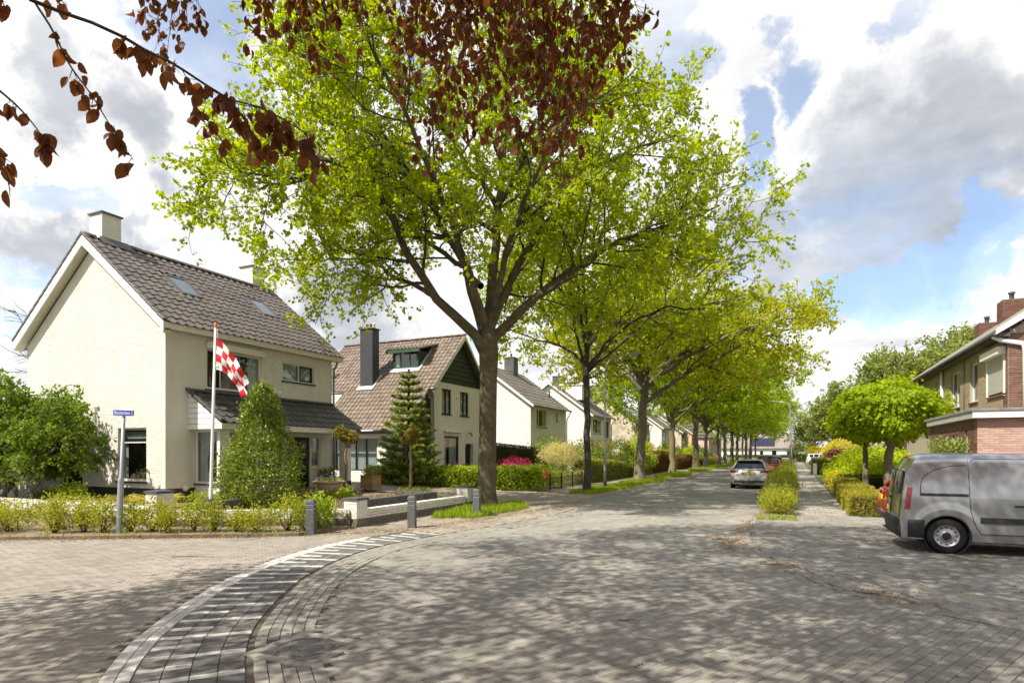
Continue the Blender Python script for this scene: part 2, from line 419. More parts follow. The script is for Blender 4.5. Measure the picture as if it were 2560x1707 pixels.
seg = np.diff(cv, axis=0); sl = np.linalg.norm(seg, axis=1); arc = np.concatenate([[0], np.cumsum(sl)])
tan = np.vstack([seg / sl[:, None], seg[-1:] / sl[-1]])
nrm = np.stack([tan[:, 1], -tan[:, 0]], 1)          # to the right of the curve: towards the main street
def on_curve(s, off):
    i = np.clip(np.searchsorted(arc, s) - 1, 0, len(seg) - 1); t = (s - arc[i]) / sl[i]
    p = cv[i] * (1 - t)[..., None] + cv[i + 1] * t[..., None]; n = nrm[i] * (1 - t)[..., None] + nrm[i + 1] * t[..., None]
    return p + n * np.asarray(off)[..., None]
def curve_coord(x, y):
    P = np.stack([x, y], 1); out = np.zeros(len(P)); s = np.zeros(len(P))
    for a in range(0, len(P), 2000):
        d = P[a:a + 2000, None, :] - cv[None]; i = np.argmin((d ** 2).sum(2), 1)
        out[a:a + 2000] = (d[np.arange(len(i)), i] * nrm[i]).sum(1); s[a:a + 2000] = arc[i]
    return s, out
RB = np.array([(16, 5.2), (6, 6.6), (2.2, 7.95), (1.03, 8.7), (0.45, 9.4), (-0.4, 11.4), (-0.75, 12.8), (-0.95, 14.5), (-0.97, 19.9)])
def in_poly(x, y, poly):
    c = np.zeros(len(x), bool); n = len(poly)
    for i in range(n):
        x1, y1 = poly[i]; x2, y2 = poly[(i + 1) % n]
        if y1 == y2: continue
        k = ((y1 > y) != (y2 > y)) & (x < (x2 - x1) * (y - y1) / (y2 - y1) + x1); c ^= k
    return c
TILEZ = np.vstack([RB, [(-0.97, 20.0), (16, 20.0)]])
SIDEZ = np.array([(-30, -13.5), (16, -13.5), (16, 5.2)] + [tuple(q) for q in RB[1:]] + [(-0.97, 20), (-7.0, 20), (-7.3, 12.6), (-8.3, 11.9), (-9.8, 10.15), (-15.1, 6.95), (-24, 1.9)])
LEFTZ = np.array([(-9.72, 11.75), (-9.85, 10.2), (-8.5, 11.85), (-6.3, 11.85), (-6.3, 20), (-9.72, 20)])

def piece_mesh(name, L, Wd, m, H=0.045, c=0.0035):
    """one laid block: top, chamfer, sides"""
    l, w = L / 2, Wd / 2; V = []
    for z, e in ((-H, 0), (-c, 0), (0, c)):
        V += [(-l + e, -w + e, z), (l - e, -w + e, z), (l - e, w - e, z), (-l + e, w - e, z)]
    F = [(8, 9, 10, 11)] + [(k + i, k + (i + 1) % 4, k + 4 + (i + 1) % 4, k + 4 + i) for k in (0, 4) for i in range(4)]
    return np.array(V), np.array(F)

pav_rng = rs(5)
def lay(name, parent, X, Y, ANG, L, Wd, m, zjit=0.0018, tilt=0.005, n_obj=300, zbase=0.0, show=None, L2=None):
    """n_obj pieces that show largest become objects, the others one joined part"""
    n = len(X)
    if n == 0: return
    V0, F0 = piece_mesh(name, L, Wd, m)
    d = np.hypot(X, Y); f = X * -0.422 + Y * 0.9066; lat = X * 0.9066 + Y * 0.422
    vis = (f > 3.6) & (np.abs(lat) < f * 0.86) if show is None else show
    key = np.where(vis, d, 1e6); order = np.argsort(key)
    z = zbase + pav_rng.uniform(-zjit, zjit, n); tx = pav_rng.normal(0, tilt, n); ty = pav_rng.normal(0, tilt, n); A = ANG + pav_rng.normal(0, 0.012, n)
    me = np_mesh(name, V0, F0, m, tone=np.zeros(len(V0)))
    own = [i for i in order[:n_obj] if key[i] < 1e6]
    for i in own: link(name, me, parent, (X[i], Y[i], z[i]), (tx[i], ty[i], A[i]))
    rest = np.setdiff1d(np.arange(n), own)
    if len(rest) == 0: return
    c, s_ = np.cos(A[rest])[:, None], np.sin(A[rest])[:, None]
    lx, ly, lz = V0[:, 0][None], V0[:, 1][None], V0[:, 2][None]
    VX = X[rest][:, None] + c * lx - s_ * ly; VY = Y[rest][:, None] + s_ * lx + c * ly; VZ = z[rest][:, None] + lz + lx * -ty[rest][:, None] + ly * tx[rest][:, None]
    V = np.stack([VX, VY, VZ], 2).reshape(-1, 3); F = (F0[None] + (np.arange(len(rest)) * len(V0))[:, None, None]).reshape(-1, 4)
    tone = np.repeat(pav_rng.uniform(0, 1, len(rest)), len(V0))
    o = link(name + '_field', np_mesh(name + '_field', V, F, m, tone), parent); stuff(o)

def lattice(x0, x1, y0, y1, ang, L, Wd, g=0.006, bond=0.5, org=(0, 0)):
    """running bond: rows run along ang, long side L along the row"""
    ca, sa = math.cos(ang), math.sin(ang); P = np.array([[x0, y0], [x1, y0], [x1, y1], [x0, y1]]) - org
    u = P @ [ca, sa]; v = P @ [-sa, ca]
    iu = np.arange(math.floor(u.min() / (L + g)), math.ceil(u.max() / (L + g)) + 1); iv = np.arange(math.floor(v.min() / (Wd + g)), math.ceil(v.max() / (Wd + g)) + 1)
    U, Vv = np.meshgrid(iu, iv); U = (U + bond * (Vv % 2)) * (L + g); Vv = Vv * (Wd + g)
    X = org[0] + U * ca - Vv * sa; Y = org[1] + U * sa + Vv * ca
    X, Y = X.ravel(), Y.ravel(); k = (X > x0) & (X < x1) & (Y > y0) & (Y < y1); return X[k], Y[k]

def seen(x, y, m=1.15, near=2.6):
    f = x * -0.422 + y * 0.9066; lat = x * 0.9066 + y * 0.422
    return (f > near) & (np.abs(lat) < f * 0.848 * m + 0.8)

MH = (-4.19, 4.37)
def not_manhole(x, y, h=0.415): return ~((np.abs(x - MH[0]) < h) & (np.abs(y - MH[1]) < h))
# main street and side street: stretcher rows of concrete blocks
x, y = lattice(-24, 9, -2, 20, R(64), 0.2055, 0.1035, 0.005)
s, o_ = curve_coord(x, y); end = s > arc[-1] - 0.02
k = in_poly(x, y, SIDEZ) & (o_ > 1.665) & seen(x, y) & not_manhole(x, y) & (np.hypot(x + 1.22, y - 13.57) > 0.3)
lay('paver', road, x[k], y[k], np.full(k.sum(), R(64)), 0.2065, 0.1045, M_paver, zbase=-0.004)
x, y = lattice(-30, 9, -4, 14, R(30), 0.2065, 0.1045, 0.004)
s, o_ = curve_coord(x, y)
k = in_poly(x, y, SIDEZ) & (o_ < -0.07) & seen(x, y) & ~in_poly(x, y, LEFTZ)
lay('side_street_paver', road, x[k], y[k], np.full(k.sum(), R(30)), 0.2065, 0.1045, M_paver_red, zbase=-0.004)
# left pavement near the corner
x, y = lattice(-9.72, -6.0, 10, 19.9, R(90), 0.205, 0.103)
s, o_ = curve_coord(x, y)
k = in_poly(x, y, LEFTZ) & (o_ < 1.05) & (np.hypot((x + 9.0) / 1.0, (y - 17.2) / 1.9) > 0.9)
lay('pavement_brick', road, x[k], y[k], np.full(k.sum(), R(90)), 0.205, 0.103, M_tan, zjit=0.004)
# paved corner on the right: 30 cm concrete tiles with mossy joints
x, y = lattice(-1.2, 12, 5, 20, R(26), 0.296, 0.296, 0.012)
dd = np.min(np.hypot(x[:, None] - RB[:, 0][None], y[:, None] - RB[:, 1][None]), 1)
k = in_poly(x, y, TILEZ) & seen(x, y)
lay('concrete_tile', road, x[k], y[k], np.full(k.sum(), R(26)), 0.296, 0.296, M_tile, zjit=0.002, tilt=0.004)

# ---- bands along the curve
def band(name, off, m, s0, s1, step, L, Wd, across=False, skip=None, nobj=300):
    s = np.arange(s0, s1, step); p = on_curve(s, np.full(len(s), off)); e = on_curve(s + 0.02, np.full(len(s), off))
    A = np.arctan2(e[:, 1] - p[:, 1], e[:, 0] - p[:, 0]) + (math.pi / 2 if across else 0)
    k = not_manhole(p[:, 0], p[:, 1], 0.43) if skip is None else skip(s)
    return p[k, 0], p[k, 1], A[k]
S1 = float(np.interp(11.8, cv[:, 1], arc)); Sw = float(np.interp(10.7, cv[:, 1], arc)); Send = arc[-1] - 0.05
def many(lst): return [np.concatenate(q) for q in zip(*lst)]
X, Y, A = many([band('w', o, 0, 1.2, Sw - 0.25 * i, 0.212, 0, 0) for i, o in enumerate((0.0, 0.116))])
lay('white_marking_brick', road, X, Y, A, 0.205, 0.108, M_white, 0.0025, 0.006, 260)
bars, dark = [], []
for r_i, s_ in enumerate(np.arange(1.3, S1, 0.1105)):
    for c_i in range(4):
        white = (r_i % 3 == 0) and (c_i < 2 or (r_i // 3) % 2 == 0)
        p = on_curve(np.array([s_]), np.array([0.285 + c_i * 0.212])); e = on_curve(np.array([s_ + 0.02]), np.array([0.285 + c_i * 0.212]))
        a = math.atan2(e[0, 1] - p[0, 1], e[0, 0] - p[0, 0]) + math.pi / 2
        (bars if white else dark).append((p[0, 0], p[0, 1], a))
bars, dark = np.array(bars), np.array(dark)
lay('white_bar_brick', road, bars[:, 0], bars[:, 1], bars[:, 2], 0.205, 0.102, M_white, 0.0025, 0.006, 300)
lay('basalt_paver', road, dark[:, 0], dark[:, 1], dark[:, 2], 0.205, 0.102, M_paver_dark, 0.003, 0.008, 300)
X, Y, A = many([band('c', 1.145 + 0.1125 * i, 0, 1.2, Send, 0.212, 0, 0) for i in range(5)])
lay('edge_band_paver', road, X, Y, A, 0.204, 0.105, M_paver, 0.003, 0.007, 300)
# gutter row and kerb stones at the right edge of the street
X, Y, A = [], [], []
for i in range(len(RB) - 1):
    a, b_ = RB[i], RB[i + 1]; L = np.linalg.norm(b_ - a); t = np.arange(0.1, L, 0.212) / L
    X += list(a[0] + (b_[0] - a[0]) * t); Y += list(a[1] + (b_[1] - a[1]) * t); A += [math.atan2(b_[1] - a[1], b_[0] - a[0])] * len(t)
X, Y, A = map(np.array, (X, Y, A)); k = seen(X, Y) & (Y > 7)
lay('gutter_paver', road, X[k], Y[k], A[k], 0.204, 0.105, M_paver, 0.004, 0.01, 60, 0.004)

# ---- far setting sheets
structure(sheet('walkway', [(0.0, 19.9), (1.5, 19.9), (1.5, 215), (0.0, 215)], 0.0, M_farwalk))
structure(sheet('planting_strip', [(-0.95, 18.3), (0.0, 18.3), (0.0, 150), (-0.95, 150)], 0.03, M_soil, 0.08))
structure(sheet('left_pavement', [(-10.9, 19.9), (-7.12, 19.9), (-7.12, 215), (-10.9, 215)], 0.004, M_fartan))
structure(sheet('hedge_bed', [(-30, 1.0), (-24, 2.2), (-15.1, 7.15), (-10.0, 10.2), (-9.75, 11.7), (-9.95, 11.75), (-13.6, 9.9), (-14.4, 9.85), (-30, 9.85)], 0.05, M_soil, 0.12))
structure(sheet('front_garden', [(-30, 9.85), (-14.4, 9.85), (-13.6, 9.95), (-9.98, 12.0), (-9.95, 17.7), (-12.0, 19.0), (-14.4, 19.3), (-14.4, 22.0), (-30, 22)], 0.28, M_soil, 0.34))
M_drive = brick_mat('driveway_brick', (0.27, 0.225, 0.175), (0.35, 0.30, 0.24), (0.17, 0.14, 0.10), 0.21, 0.105)
b = MB()
DR = [(-9.75, 17.9, 0.015), (-9.75, 25.6, 0.015), (-12.0, 26, 0.06), (-12.0, 19.0, 0.12), (-18.0, 24.2, 0.36), (-14.4, 19.2, 0.31), (-24, 24.2, 0.38), (-17.2, 19.4, 0.36), (-24, 19.4, 0.38)]
b.add(DR, [(0, 1, 2, 3), (3, 2, 4, 5), (5, 4, 6, 7), (7, 6, 8)])
structure(b.build('driveway', M_drive))
structure(sheet('left_gardens', [(-30, 24.3), (-10.9, 24.3), (-10.9, 215), (-30, 215)], 0.03, M_ground, 0.1))
structure(sheet('right_gardens', [(1.5, 20.0), (40, 20.0), (40, 215), (1.5, 215)], 0.02, M_ground, 0.1))
structure(sheet('gravel_yard', [(1.9, 20.6), (6.3, 20.6), (6.3, 33.8), (1.9, 33.8)], 0.03, mat('gravel', (0.33, 0.31, 0.28), 0.95, scale=60, col2=(0.45, 0.43, 0.40), bump=0.6, bscale=80), 0.04))
structure(sheet('crossing_road', [(-60, 215), (60, 215), (60, 222), (-60, 222)], 0.003, M_farroad))
# ================================================================== HOUSES
M_cream = mat('cream_painted_brick', (0.745, 0.715, 0.645), 0.75, scale=2.5, col2=(0.70, 0.665, 0.585), bump=0.08, bscale=60, objvar=0.03, tone=0.03, lo=0.45, hi=0.75, wear=0.10, wscale=(1.6, 1.6, 0.22))
M_creamwood = mat('cream_painted_wood', (0.80, 0.76, 0.68), 0.55, scale=3, col2=(0.73, 0.69, 0.60))
M_whitewood = mat('white_painted_wood', (0.82, 0.81, 0.79), 0.5, scale=3, col2=(0.74, 0.73, 0.70))
M_soffit = mat('soffit_board', (0.62, 0.57, 0.46), 0.6, scale=3, var=0.1)
M_rooftile = mat('brown_grey_pantile', (0.105, 0.086, 0.078), 0.5, scale=9, col2=(0.16, 0.135, 0.122), bump=0.3, bscale=60, objvar=0.16, tone=0.16, spec=0.5, wear=0.25, wscale=(0.8, 0.8, 0.8))
M_darktile = mat('dark_grey_pantile', (0.06, 0.057, 0.056), 0.55, scale=9, col2=(0.10, 0.095, 0.09), bump=0.3, bscale=60, objvar=0.15, tone=0.15)
M_browntile = mat('weathered_brown_tile', (0.150, 0.112, 0.088), 0.8, scale=5, col2=(0.25, 0.198, 0.152), bump=0.4, bscale=50, objvar=0.18, tone=0.18, wear=0.22, wscale=(0.7, 0.7, 0.7))
M_black = mat('black_paint', (0.014, 0.014, 0.015), 0.35, scale=4, var=0.3)
M_plinth = mat('black_plinth', (0.03, 0.03, 0.03), 0.8, scale=6, col2=(0.055, 0.05, 0.048))
M_slate = mat('slate_sill', (0.05, 0.05, 0.055), 0.6, scale=6, var=0.3)
M_zinc = mat('zinc', (0.30, 0.31, 0.32), 0.45, scale=5, var=0.2, metal=0.6)
M_lead = mat('lead_flashing', (0.13, 0.13, 0.14), 0.6, scale=5, var=0.3)
M_pale_lead = mat('pale_flashing', (0.62, 0.62, 0.62), 0.6, scale=6, var=0.2)
M_glass = glassmat('window_glass', (0.85, 0.9, 0.9), 0.95)
M_glass_dark = glassmat('tinted_glass', (0.5, 0.55, 0.55), 0.45)
M_skyglass = mat('roof_window_glass', (0.10, 0.14, 0.19), 0.03, spec=1.0, metal=0.55)
M_curtain = mat('pale_curtain', (0.80, 0.80, 0.76), 0.9, scale=4, var=0.1)
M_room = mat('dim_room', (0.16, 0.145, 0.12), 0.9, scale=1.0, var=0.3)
M_green = mat('dark_green_board', (0.020, 0.030, 0.022), 0.5, scale=5, var=0.3, objvar=0.15)
M_greenframe = mat('green_window_frame', (0.03, 0.10, 0.055), 0.4, scale=4, var=0.2)
M_terra = mat('terracotta', (0.35, 0.13, 0.07), 0.8, scale=6, var=0.2)
M_concrete = mat('concrete', (0.32, 0.30, 0.27), 0.9, scale=4, col2=(0.22, 0.205, 0.18), bump=0.3, bscale=60)

def mapper(ax, c):
    if ax == 'y-': return lambda a, d, z: (a, c + d, z)
    if ax == 'y+': return lambda a, d, z: (a, c - d, z)
    if ax == 'x+': return lambda a, d, z: (c - d, a, z)
    return lambda a, d, z: (c + d, a, z)
def mbox(b, m, a0, a1, d0, d1, z0, z1, mi=0):
    P = [m(a, d, z) for z in (z0, z1) for a, d in ((a0, d0), (a1, d0), (a1, d1), (a0, d1))]
    b.add(P, [(0, 3, 2, 1), (4, 5, 6, 7), (0, 1, 5, 4), (1, 2, 6, 5), (2, 3, 7, 6), (3, 0, 4, 7)], mi); return b
def wall_mesh(b, m, a0, a1, z0, z1, ops, t=0.3, mi=0):
    """an upright wall with rectangular openings, as boxes butted end to end"""
    A = sorted({a0, a1, *[q for o in ops for q in o[:2] if a0 < q < a1]})
    for i in range(len(A) - 1):
        mid = (A[i] + A[i + 1]) / 2; cur = z0
        for o in sorted([o for o in ops if o[0] < mid < o[1]], key=lambda o: o[2]):
            if o[2] > cur: mbox(b, m, A[i], A[i + 1], 0, t, cur, min(o[2], z1), mi)
            cur = max(cur, o[3])
        if cur < z1: mbox(b, m, A[i], A[i + 1], 0, t, cur, z1, mi)
    return b

CAMP = np.array([0, 0, 1.85])
def pieces(name, parent, V0, F0, m, Ms, n_own=300, rest=None, org=(0, 0, 0), seed=1, force=None):
    """n_own nearest pieces as child objects with shared mesh, the others joined as one part"""
    if not len(Ms): return
    Ms = np.array(Ms, float); Ms[:, :3, 3] -= np.array(org)
    d = np.linalg.norm(Ms[:, :3, 3] + np.array(org) - CAMP, axis=1); order = np.argsort(d)
    me = np_mesh(name, V0, F0, m, tone=np.full(len(V0), 0.45))
    for i in order[:n_own]:
        o = link(name, me, parent); o.matrix_local = Matrix([list(r) for r in Ms[i]])
    r_ = order[n_own:]
    if len(r_):
        H = np.c_[V0, np.ones(len(V0))]
        V = np.einsum('nij,kj->nki', Ms[r_], H)[:, :, :3].reshape(-1, 3)
        F = (np.asarray(F0)[None] + (np.arange(len(r_)) * len(V0))[:, None, None]).reshape(-1, np.asarray(F0).shape[1])
        stuff(link(rest or name + '_field', np_mesh(name + '_field', V, F, m, np.repeat(rs(seed).uniform(0, 1, len(r_)), len(V0))), parent))

def bricks(parent, ax, c, a0, a1, z0, z1, ops, m, org, inside=None, n_own=300, L=0.2165, H=0.0505, gap=0.0095, proud=0.0055, seed=3, name='brick'):
    g = rs(seed); mp = mapper(ax, c); Ms = []; V0 = []; F0 = [(0, 1, 2, 3), (0, 4, 5, 1), (1, 5, 6, 2), (2, 6, 7, 3), (3, 7, 4, 0)]
    l, h, e = L / 2, H / 2, 0.003
    V0 = np.array([(-l, 0, -h + e), (l, 0, -h + e), (l, 0, h - e), (-l, 0, h - e), (-l, 0.02, -h), (l, 0.02, -h), (l, 0.02, h), (-l, 0.02, h)])   # y is inward depth
    row = 0; z = z0 + H / 2 + gap / 2
    while z + H / 2 < z1:
        a = a0 + (0 if row % 2 else -(L + gap) / 2)
        while a < a1:
            s0, s1 = max(a, a0 + 0.002), min(a + L, a1 - 0.002)
            for o in ops:
                if o[2] - 0.02 < z < o[3] + 0.02:
                    if s0 < o[0] < s1: s1 = o[0] - 0.002
                    elif s0 < o[1] < s1: s0 = o[1] + 0.002
                    elif o[0] <= s0 and s1 <= o[1]: s0 = s1
            if inside is not None and s1 > s0:
                while s1 - s0 > 0.03 and not inside(s0, z): s0 += 0.03
                while s1 - s0 > 0.03 and not inside(s1, z): s1 -= 0.03
            if s1 - s0 > 0.04:
                p = mp((s0 + s1) / 2, -proud + g.normal(0, 0.0013), z + g.normal(0, 0.0016)); k = (s1 - s0) / L; rz = g.normal(0, 0.004)
                if ax == 'y-': X, Y = (k, rz, 0), (0, 1, 0)
                elif ax == 'y+': X, Y = (-k, 0, 0), (0, -1, 0)
                elif ax == 'x+': X, Y = (0, k, rz), (-1, 0, 0)
                else: X, Y = (0, -k, 0), (1, 0, 0)
                Ms.append([[X[0], Y[0], 0, p[0]], [X[1], Y[1], 0, p[1]], [X[2], Y[2], 1, p[2]], [0, 0, 0, 1]])
            a += L + 0.0035
        z += H + gap; row += 1
    pieces(name, parent, V0, F0, m, Ms, n_own, name + '_field', org, seed)

def tile_geo(w, l, kind='pan'):
    n = 9; V = []; F = []
    for j, y in enumerate((0.0, l * 1.12)):
        for i in range(n):
            u = i / (n - 1)
            if kind == 'pan': z = 0.046 * (0.5 + 0.5 * math.cos(2 * math.pi * (u - 0.12))) ** 1.3
            elif kind == 'flat': z = 0.042 * max(0, 1 - abs(u - 0.12) / 0.13) + 0.006
            else: z = 0.026 * math.sin(math.pi * u) ** 0.7
            V.append((u * w * 1.03, y, z + (0.028 if j == 0 else 0.0)))
    for i in range(n): V.append((V[i][0], 0.002, V[i][2] - 0.024))
    F = [(i, i + 1, n + i + 1, n + i) for i in range(n - 1)] + [(2 * n + i, 2 * n + i + 1, i + 1, i) for i in range(n - 1)]
    return np.array(V), np.array(F)
def roof_tiles(parent, org, O, u, v, ncol, nrow, w, l, m, kind='pan', skip=None, n_own=300, seed=2, bond=0.0, name='roof_tile'):
    u, v = Vector(u).normalized(), Vector(v).normalized(); nn = u.cross(v); g = rs(seed); Ms = []
    V0, F0 = tile_geo(w, l, kind)
    for r in range(nrow):
        for c in range(ncol):
            p = Vector(O) + u * (c * w + (bond * w if r % 2 else 0)) + v * (r * l)
            if skip and skip(c, r, p + u * w / 2 + v * l / 2): continue
            p = p + nn * g.normal(0, 0.0025) + v * g.normal(0, 0.004); t = g.normal(0, 0.006)
            uu = u + nn * t; Ms.append([[uu[k], v[k], nn[k], p[k]] for k in range(3)] + [[0, 0, 0, 1]])
    pieces(name, parent, V0, F0, m, Ms, n_own, name + '_field', org, seed)

def curtain_mesh(b, m, a0, a1, d, z0, z1, amp=0.03, wl_=0.11, mi=0, seed=0, gather=0.0):
    n = max(6, int((a1 - a0) / 0.03)); g = random.Random(seed); P = []
    for j in range(5):
        z = z0 + (z1 - z0) * j / 4
        for i in range(n + 1):
            a = a0 + (a1 - a0) * i / n
            if gather: a = a0 + (a - a0) * (1 - gather * math.exp(-((z - (z0 + (z1 - z0) * 0.4)) / 0.35) ** 2))
            P.append(m(a, d + amp * math.sin(2 * math.pi * a / wl_ + 0.6 * math.sin(a * 9)), z))
    b.add(P, [(j * (n + 1) + i, j * (n + 1) + i + 1, (j + 1) * (n + 1) + i + 1, (j + 1) * (n + 1) + i) for j in range(4) for i in range(n)], mi, True)

def window(parent, org, ax, c, a0, a1, z0, z1, fm, cols=(1,), rows=None, fw=0.06, inset=0.10, sash=None, sash_cols=(), glass=None, sill=None, curtain=None, room=True, name='window', sill_out=0.06):
    """frame with bars, each pane and the sill parts of their own; cols are pane widths, rows pane heights per column from below"""
    m = mapper(ax, c); glass = glass or M_glass; b = MB(); F = 0.07
    mbox(b, m, a0, a0 + fw, inset, inset + F, z0, z1); mbox(b, m, a1 - fw, a1, inset, inset + F, z0, z1)
    mbox(b, m, a0 + fw, a1 - fw, inset, inset + F, z0, z0 + fw); mbox(b, m, a0 + fw, a1 - fw, inset, inset + F, z1 - fw, z1)
    tot = sum(cols); x = a0 + fw; Wd = a1 - a0 - 2 * fw; cells = []
    for i, q in enumerate(cols):
        x1 = x + Wd * q / tot
        if i < len(cols) - 1: mbox(b, m, x1 - fw * 0.4, x1 + fw * 0.4, inset + 0.002, inset + F - 0.002, z0 + fw, z1 - fw)
        l, r = (x if i == 0 else x + fw * 0.4), (x1 if i == len(cols) - 1 else x1 - fw * 0.4)
        rr = rows[i] if rows else (1,); tr = sum(rr); zz_ = z0 + fw; Hh = z1 - z0 - 2 * fw
        for k, h in enumerate(rr):
            z2 = zz_ + Hh * h / tr
            if k < len(rr) - 1: mbox(b, m, l, r, inset + 0.004, inset + F - 0.004, z2 - fw * 0.4, z2 + fw * 0.4)
            cells.append((i, k, l, r, zz_ if k == 0 else zz_ + fw * 0.4, z2 if k == len(rr) - 1 else z2 - fw * 0.4)); zz_ = z2
        x = x1
    w = b.build(name, fm, parent, org)
    for i, k, l, r, q0, q1 in cells:
        if sash is not None and (i, k) in sash_cols:
            sb = MB(); s_ = 0.05
            mbox(sb, m, l, l + s_, inset - 0.012, inset + 0.05, q0, q1); mbox(sb, m, r - s_, r, inset - 0.012, inset + 0.05, q0, q1)
            mbox(sb, m, l + s_, r - s_, inset - 0.012, inset + 0.05, q0, q0 + s_); mbox(sb, m, l + s_, r - s_, inset - 0.012, inset + 0.05, q1 - s_, q1)
            sb.build('sash', sash, w, org)
            l, r, q0, q1 = l + s_, r - s_, q0 + s_, q1 - s_
        pb = mbox(MB(), m, l, r, inset + 0.03, inset + 0.036, q0, q1); pb.build('pane', glass, w, org)
    if sill:
        sb = mbox(MB(), m, a0 - 0.05, a1 + 0.05, -sill_out, inset + 0.05, z0 - 0.055, z0 - 0.003); sb.build('sill', sill, w, org)
    if curtain:
        cb = MB()
        for (f0, f1, h0, h1, ga) in curtain: curtain_mesh(cb, m, a0 + (a1 - a0) * f0, a0 + (a1 - a0) * f1, inset + 0.11, z0 + (z1 - z0) * h0, z0 + (z1 - z0) * h1, seed=int(a0 * 10), gather=ga)
        cb.build('curtain', M_curtain, w, org, fix=False)
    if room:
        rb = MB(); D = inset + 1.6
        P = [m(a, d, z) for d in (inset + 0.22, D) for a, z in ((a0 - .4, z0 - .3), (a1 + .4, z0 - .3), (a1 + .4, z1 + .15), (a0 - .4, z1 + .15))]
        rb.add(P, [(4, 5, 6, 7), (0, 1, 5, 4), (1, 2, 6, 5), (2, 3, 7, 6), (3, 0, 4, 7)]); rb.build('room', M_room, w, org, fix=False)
    return w

def plank_boxes(parent, org, name, m, lst):
    """each board an object of its own"""
    for b in lst: b.build(name, m, parent, org)

# ------------------------------------------------------------------ house 30: cream house at the corner
XF, XB, Y0, Y1 = -17.44, -24.9, 12.3, 19.65
XR, ZE, SL = -21.17, 5.82, 0.794          # ridge x, roof height at x = -17.14, slope
def rz_(x): return ZE + SL * (-17.14 - x) if x > XR else ZE + SL * (x + 25.2)
O1 = (-18.5, 14.0, 0.3)
H1 = thing('cream_house', 'cream painted brick house at the corner with pantile roof and tiled porch', 'house', O1)
gops = [(-19.75, -18.34, 0.93, 2.62), (-23.0, -21.6, 0.45, 2.55)]
fops = [(13.72, 15.98, 3.93, 5.27), (16.97, 18.63, 4.55, 5.27), (17.56, 18.97, 0.43, 2.5), (13.45, 16.0, 0.85, 2.5)]
b = MB(); mg = mapper('y-', Y0); wall_mesh(b, mg, XB, XF, 0.72, 5.6, gops)
ztop = rz_(XR) - 0.42
b.prism([(XB, 5.6), (XF, 5.6), (XF - 0.02, rz_(XF) - 0.42), (XR, ztop), (XB + 0.02, rz_(XB) - 0.42)] if rz_(XF) - 0.42 > 5.6 else [(XB, 5.6), (XF, 5.6), (XR, ztop)], Y0, Y0 + 0.3, 'y')
W1 = b.build('wall', M_cream, H1, O1)
bricks(W1, 'y-', Y0, XB, XF, 0.72, ztop, gops, M_cream, O1, inside=lambda a, z: z < rz_(a) - 0.44, n_own=300, seed=11)
b = MB(); mf = mapper('x+', XF); wall_mesh(b, mf, Y0 + 0.3, Y1, 0.72, 5.62, fops)
b.box(XB, XF - 0.3, Y1 - 0.3, Y1, 0.3, 5.62); b.prism([(XB, 5.62), (XF - 0.3, 5.62), (XR, ztop)], Y1 - 0.3, Y1, 'y'); b.box(XB, XB + 0.3, Y0 + 0.3, Y1 - 0.3, 0.3, 5.62)
W1b = b.build('wall', M_cream, H1, O1)
bricks(W1b, 'x+', XF, Y0 + 0.01, Y1, 0.72, 5.6, fops + [(13.0, 19.6, 2.55, 3.85)], M_cream, O1, n_own=300, seed=12)
b = MB()
wall_mesh(b, mapper('y-', Y0 - 0.004), XB, XF, 0.25, 0.72, [(-23.0, -21.6, 0.0, 1.0)]); wall_mesh(b, mapper('x+', XF + 0.004), Y0 + 0.3, Y1, 0.25, 0.72, [(17.56, 18.97, 0.43, 1)])
b.build('plinth', M_plinth, H1, O1)
# roof: slabs, tiles, ridge, verge, boards
b = MB(); th = 0.12
def slab(b, x0, x1, y0, y1, dz0, dz1):
    b.prism([(x0, rz_(x0) + dz0), (x1, rz_(x1) + dz0), (x1, rz_(x1) + dz1), (x0, rz_(x0) + dz1)], y0, y1, 'y')
slab(b, -17.22, XR, 12.05, 20.0, -0.16, -0.05)
b.prism([(XR, rz_(XR) - 0.16), (-25.35, ZE - 0.28), (-25.35, ZE + 0.0), (XR, rz_(XR) + 0.02)], 12.05, 20.0, 'y')
RF1 = b.build('roof', M_rooftile, H1, O1)
vdir = Vector((-(1), 0, SL)).normalized()
slen = math.hypot(4.03, 4.03 * SL)
SKY = [(13.97, 14.79), (17.47, 18.29)]
def skip1(c, r, p):
    return any(a - 0.02 < p.y < bq + 0.02 and -19.96 < p.x < -18.88 for a, bq in SKY) or (12.5 < p.y < 13.3 and p.x < -20.95)
roof_tiles(RF1, O1, (-17.08, 12.08, ZE - 0.06), (0, 1, 0), vdir, 27, 15, 0.294, slen / 14.85, M_rooftile, skip=skip1, n_own=300, seed=21)
V0, F0 = tile_geo(0.3, 0.4, 'ridge'); Ms = []
vb = MB()
for r in range(15):
    p = Vector((-17.10, 12.02, ZE - 0.02)) + vdir * (r * slen / 14.85)
    t = MB(); q = p + vdir * (slen / 14.85 * 1.08)
    t.bar(p + Vector((0, 0.03, 0.035)), q + Vector((0, 0.03, 0.012)), 0.15, 0.09, up=(0, 0, 1)); t.build('verge_tile', M_rooftile, RF1, O1, bevel=0.02)
for r in range(15):
    vl = Vector((1, 0, SL)).normalized(); p = Vector((-25.25, 12.02, ZE - 0.04)) + vl * (r * slen / 14.85); q = p + vl * (slen / 14.85 * 1.08)
    t = MB(); t.bar(p + Vector((0, 0.03, 0.035)), q + Vector((0, 0.03, 0.012)), 0.15, 0.09); t.build('verge_tile', M_rooftile, RF1, O1, bevel=0.02)
zr = rz_(XR)
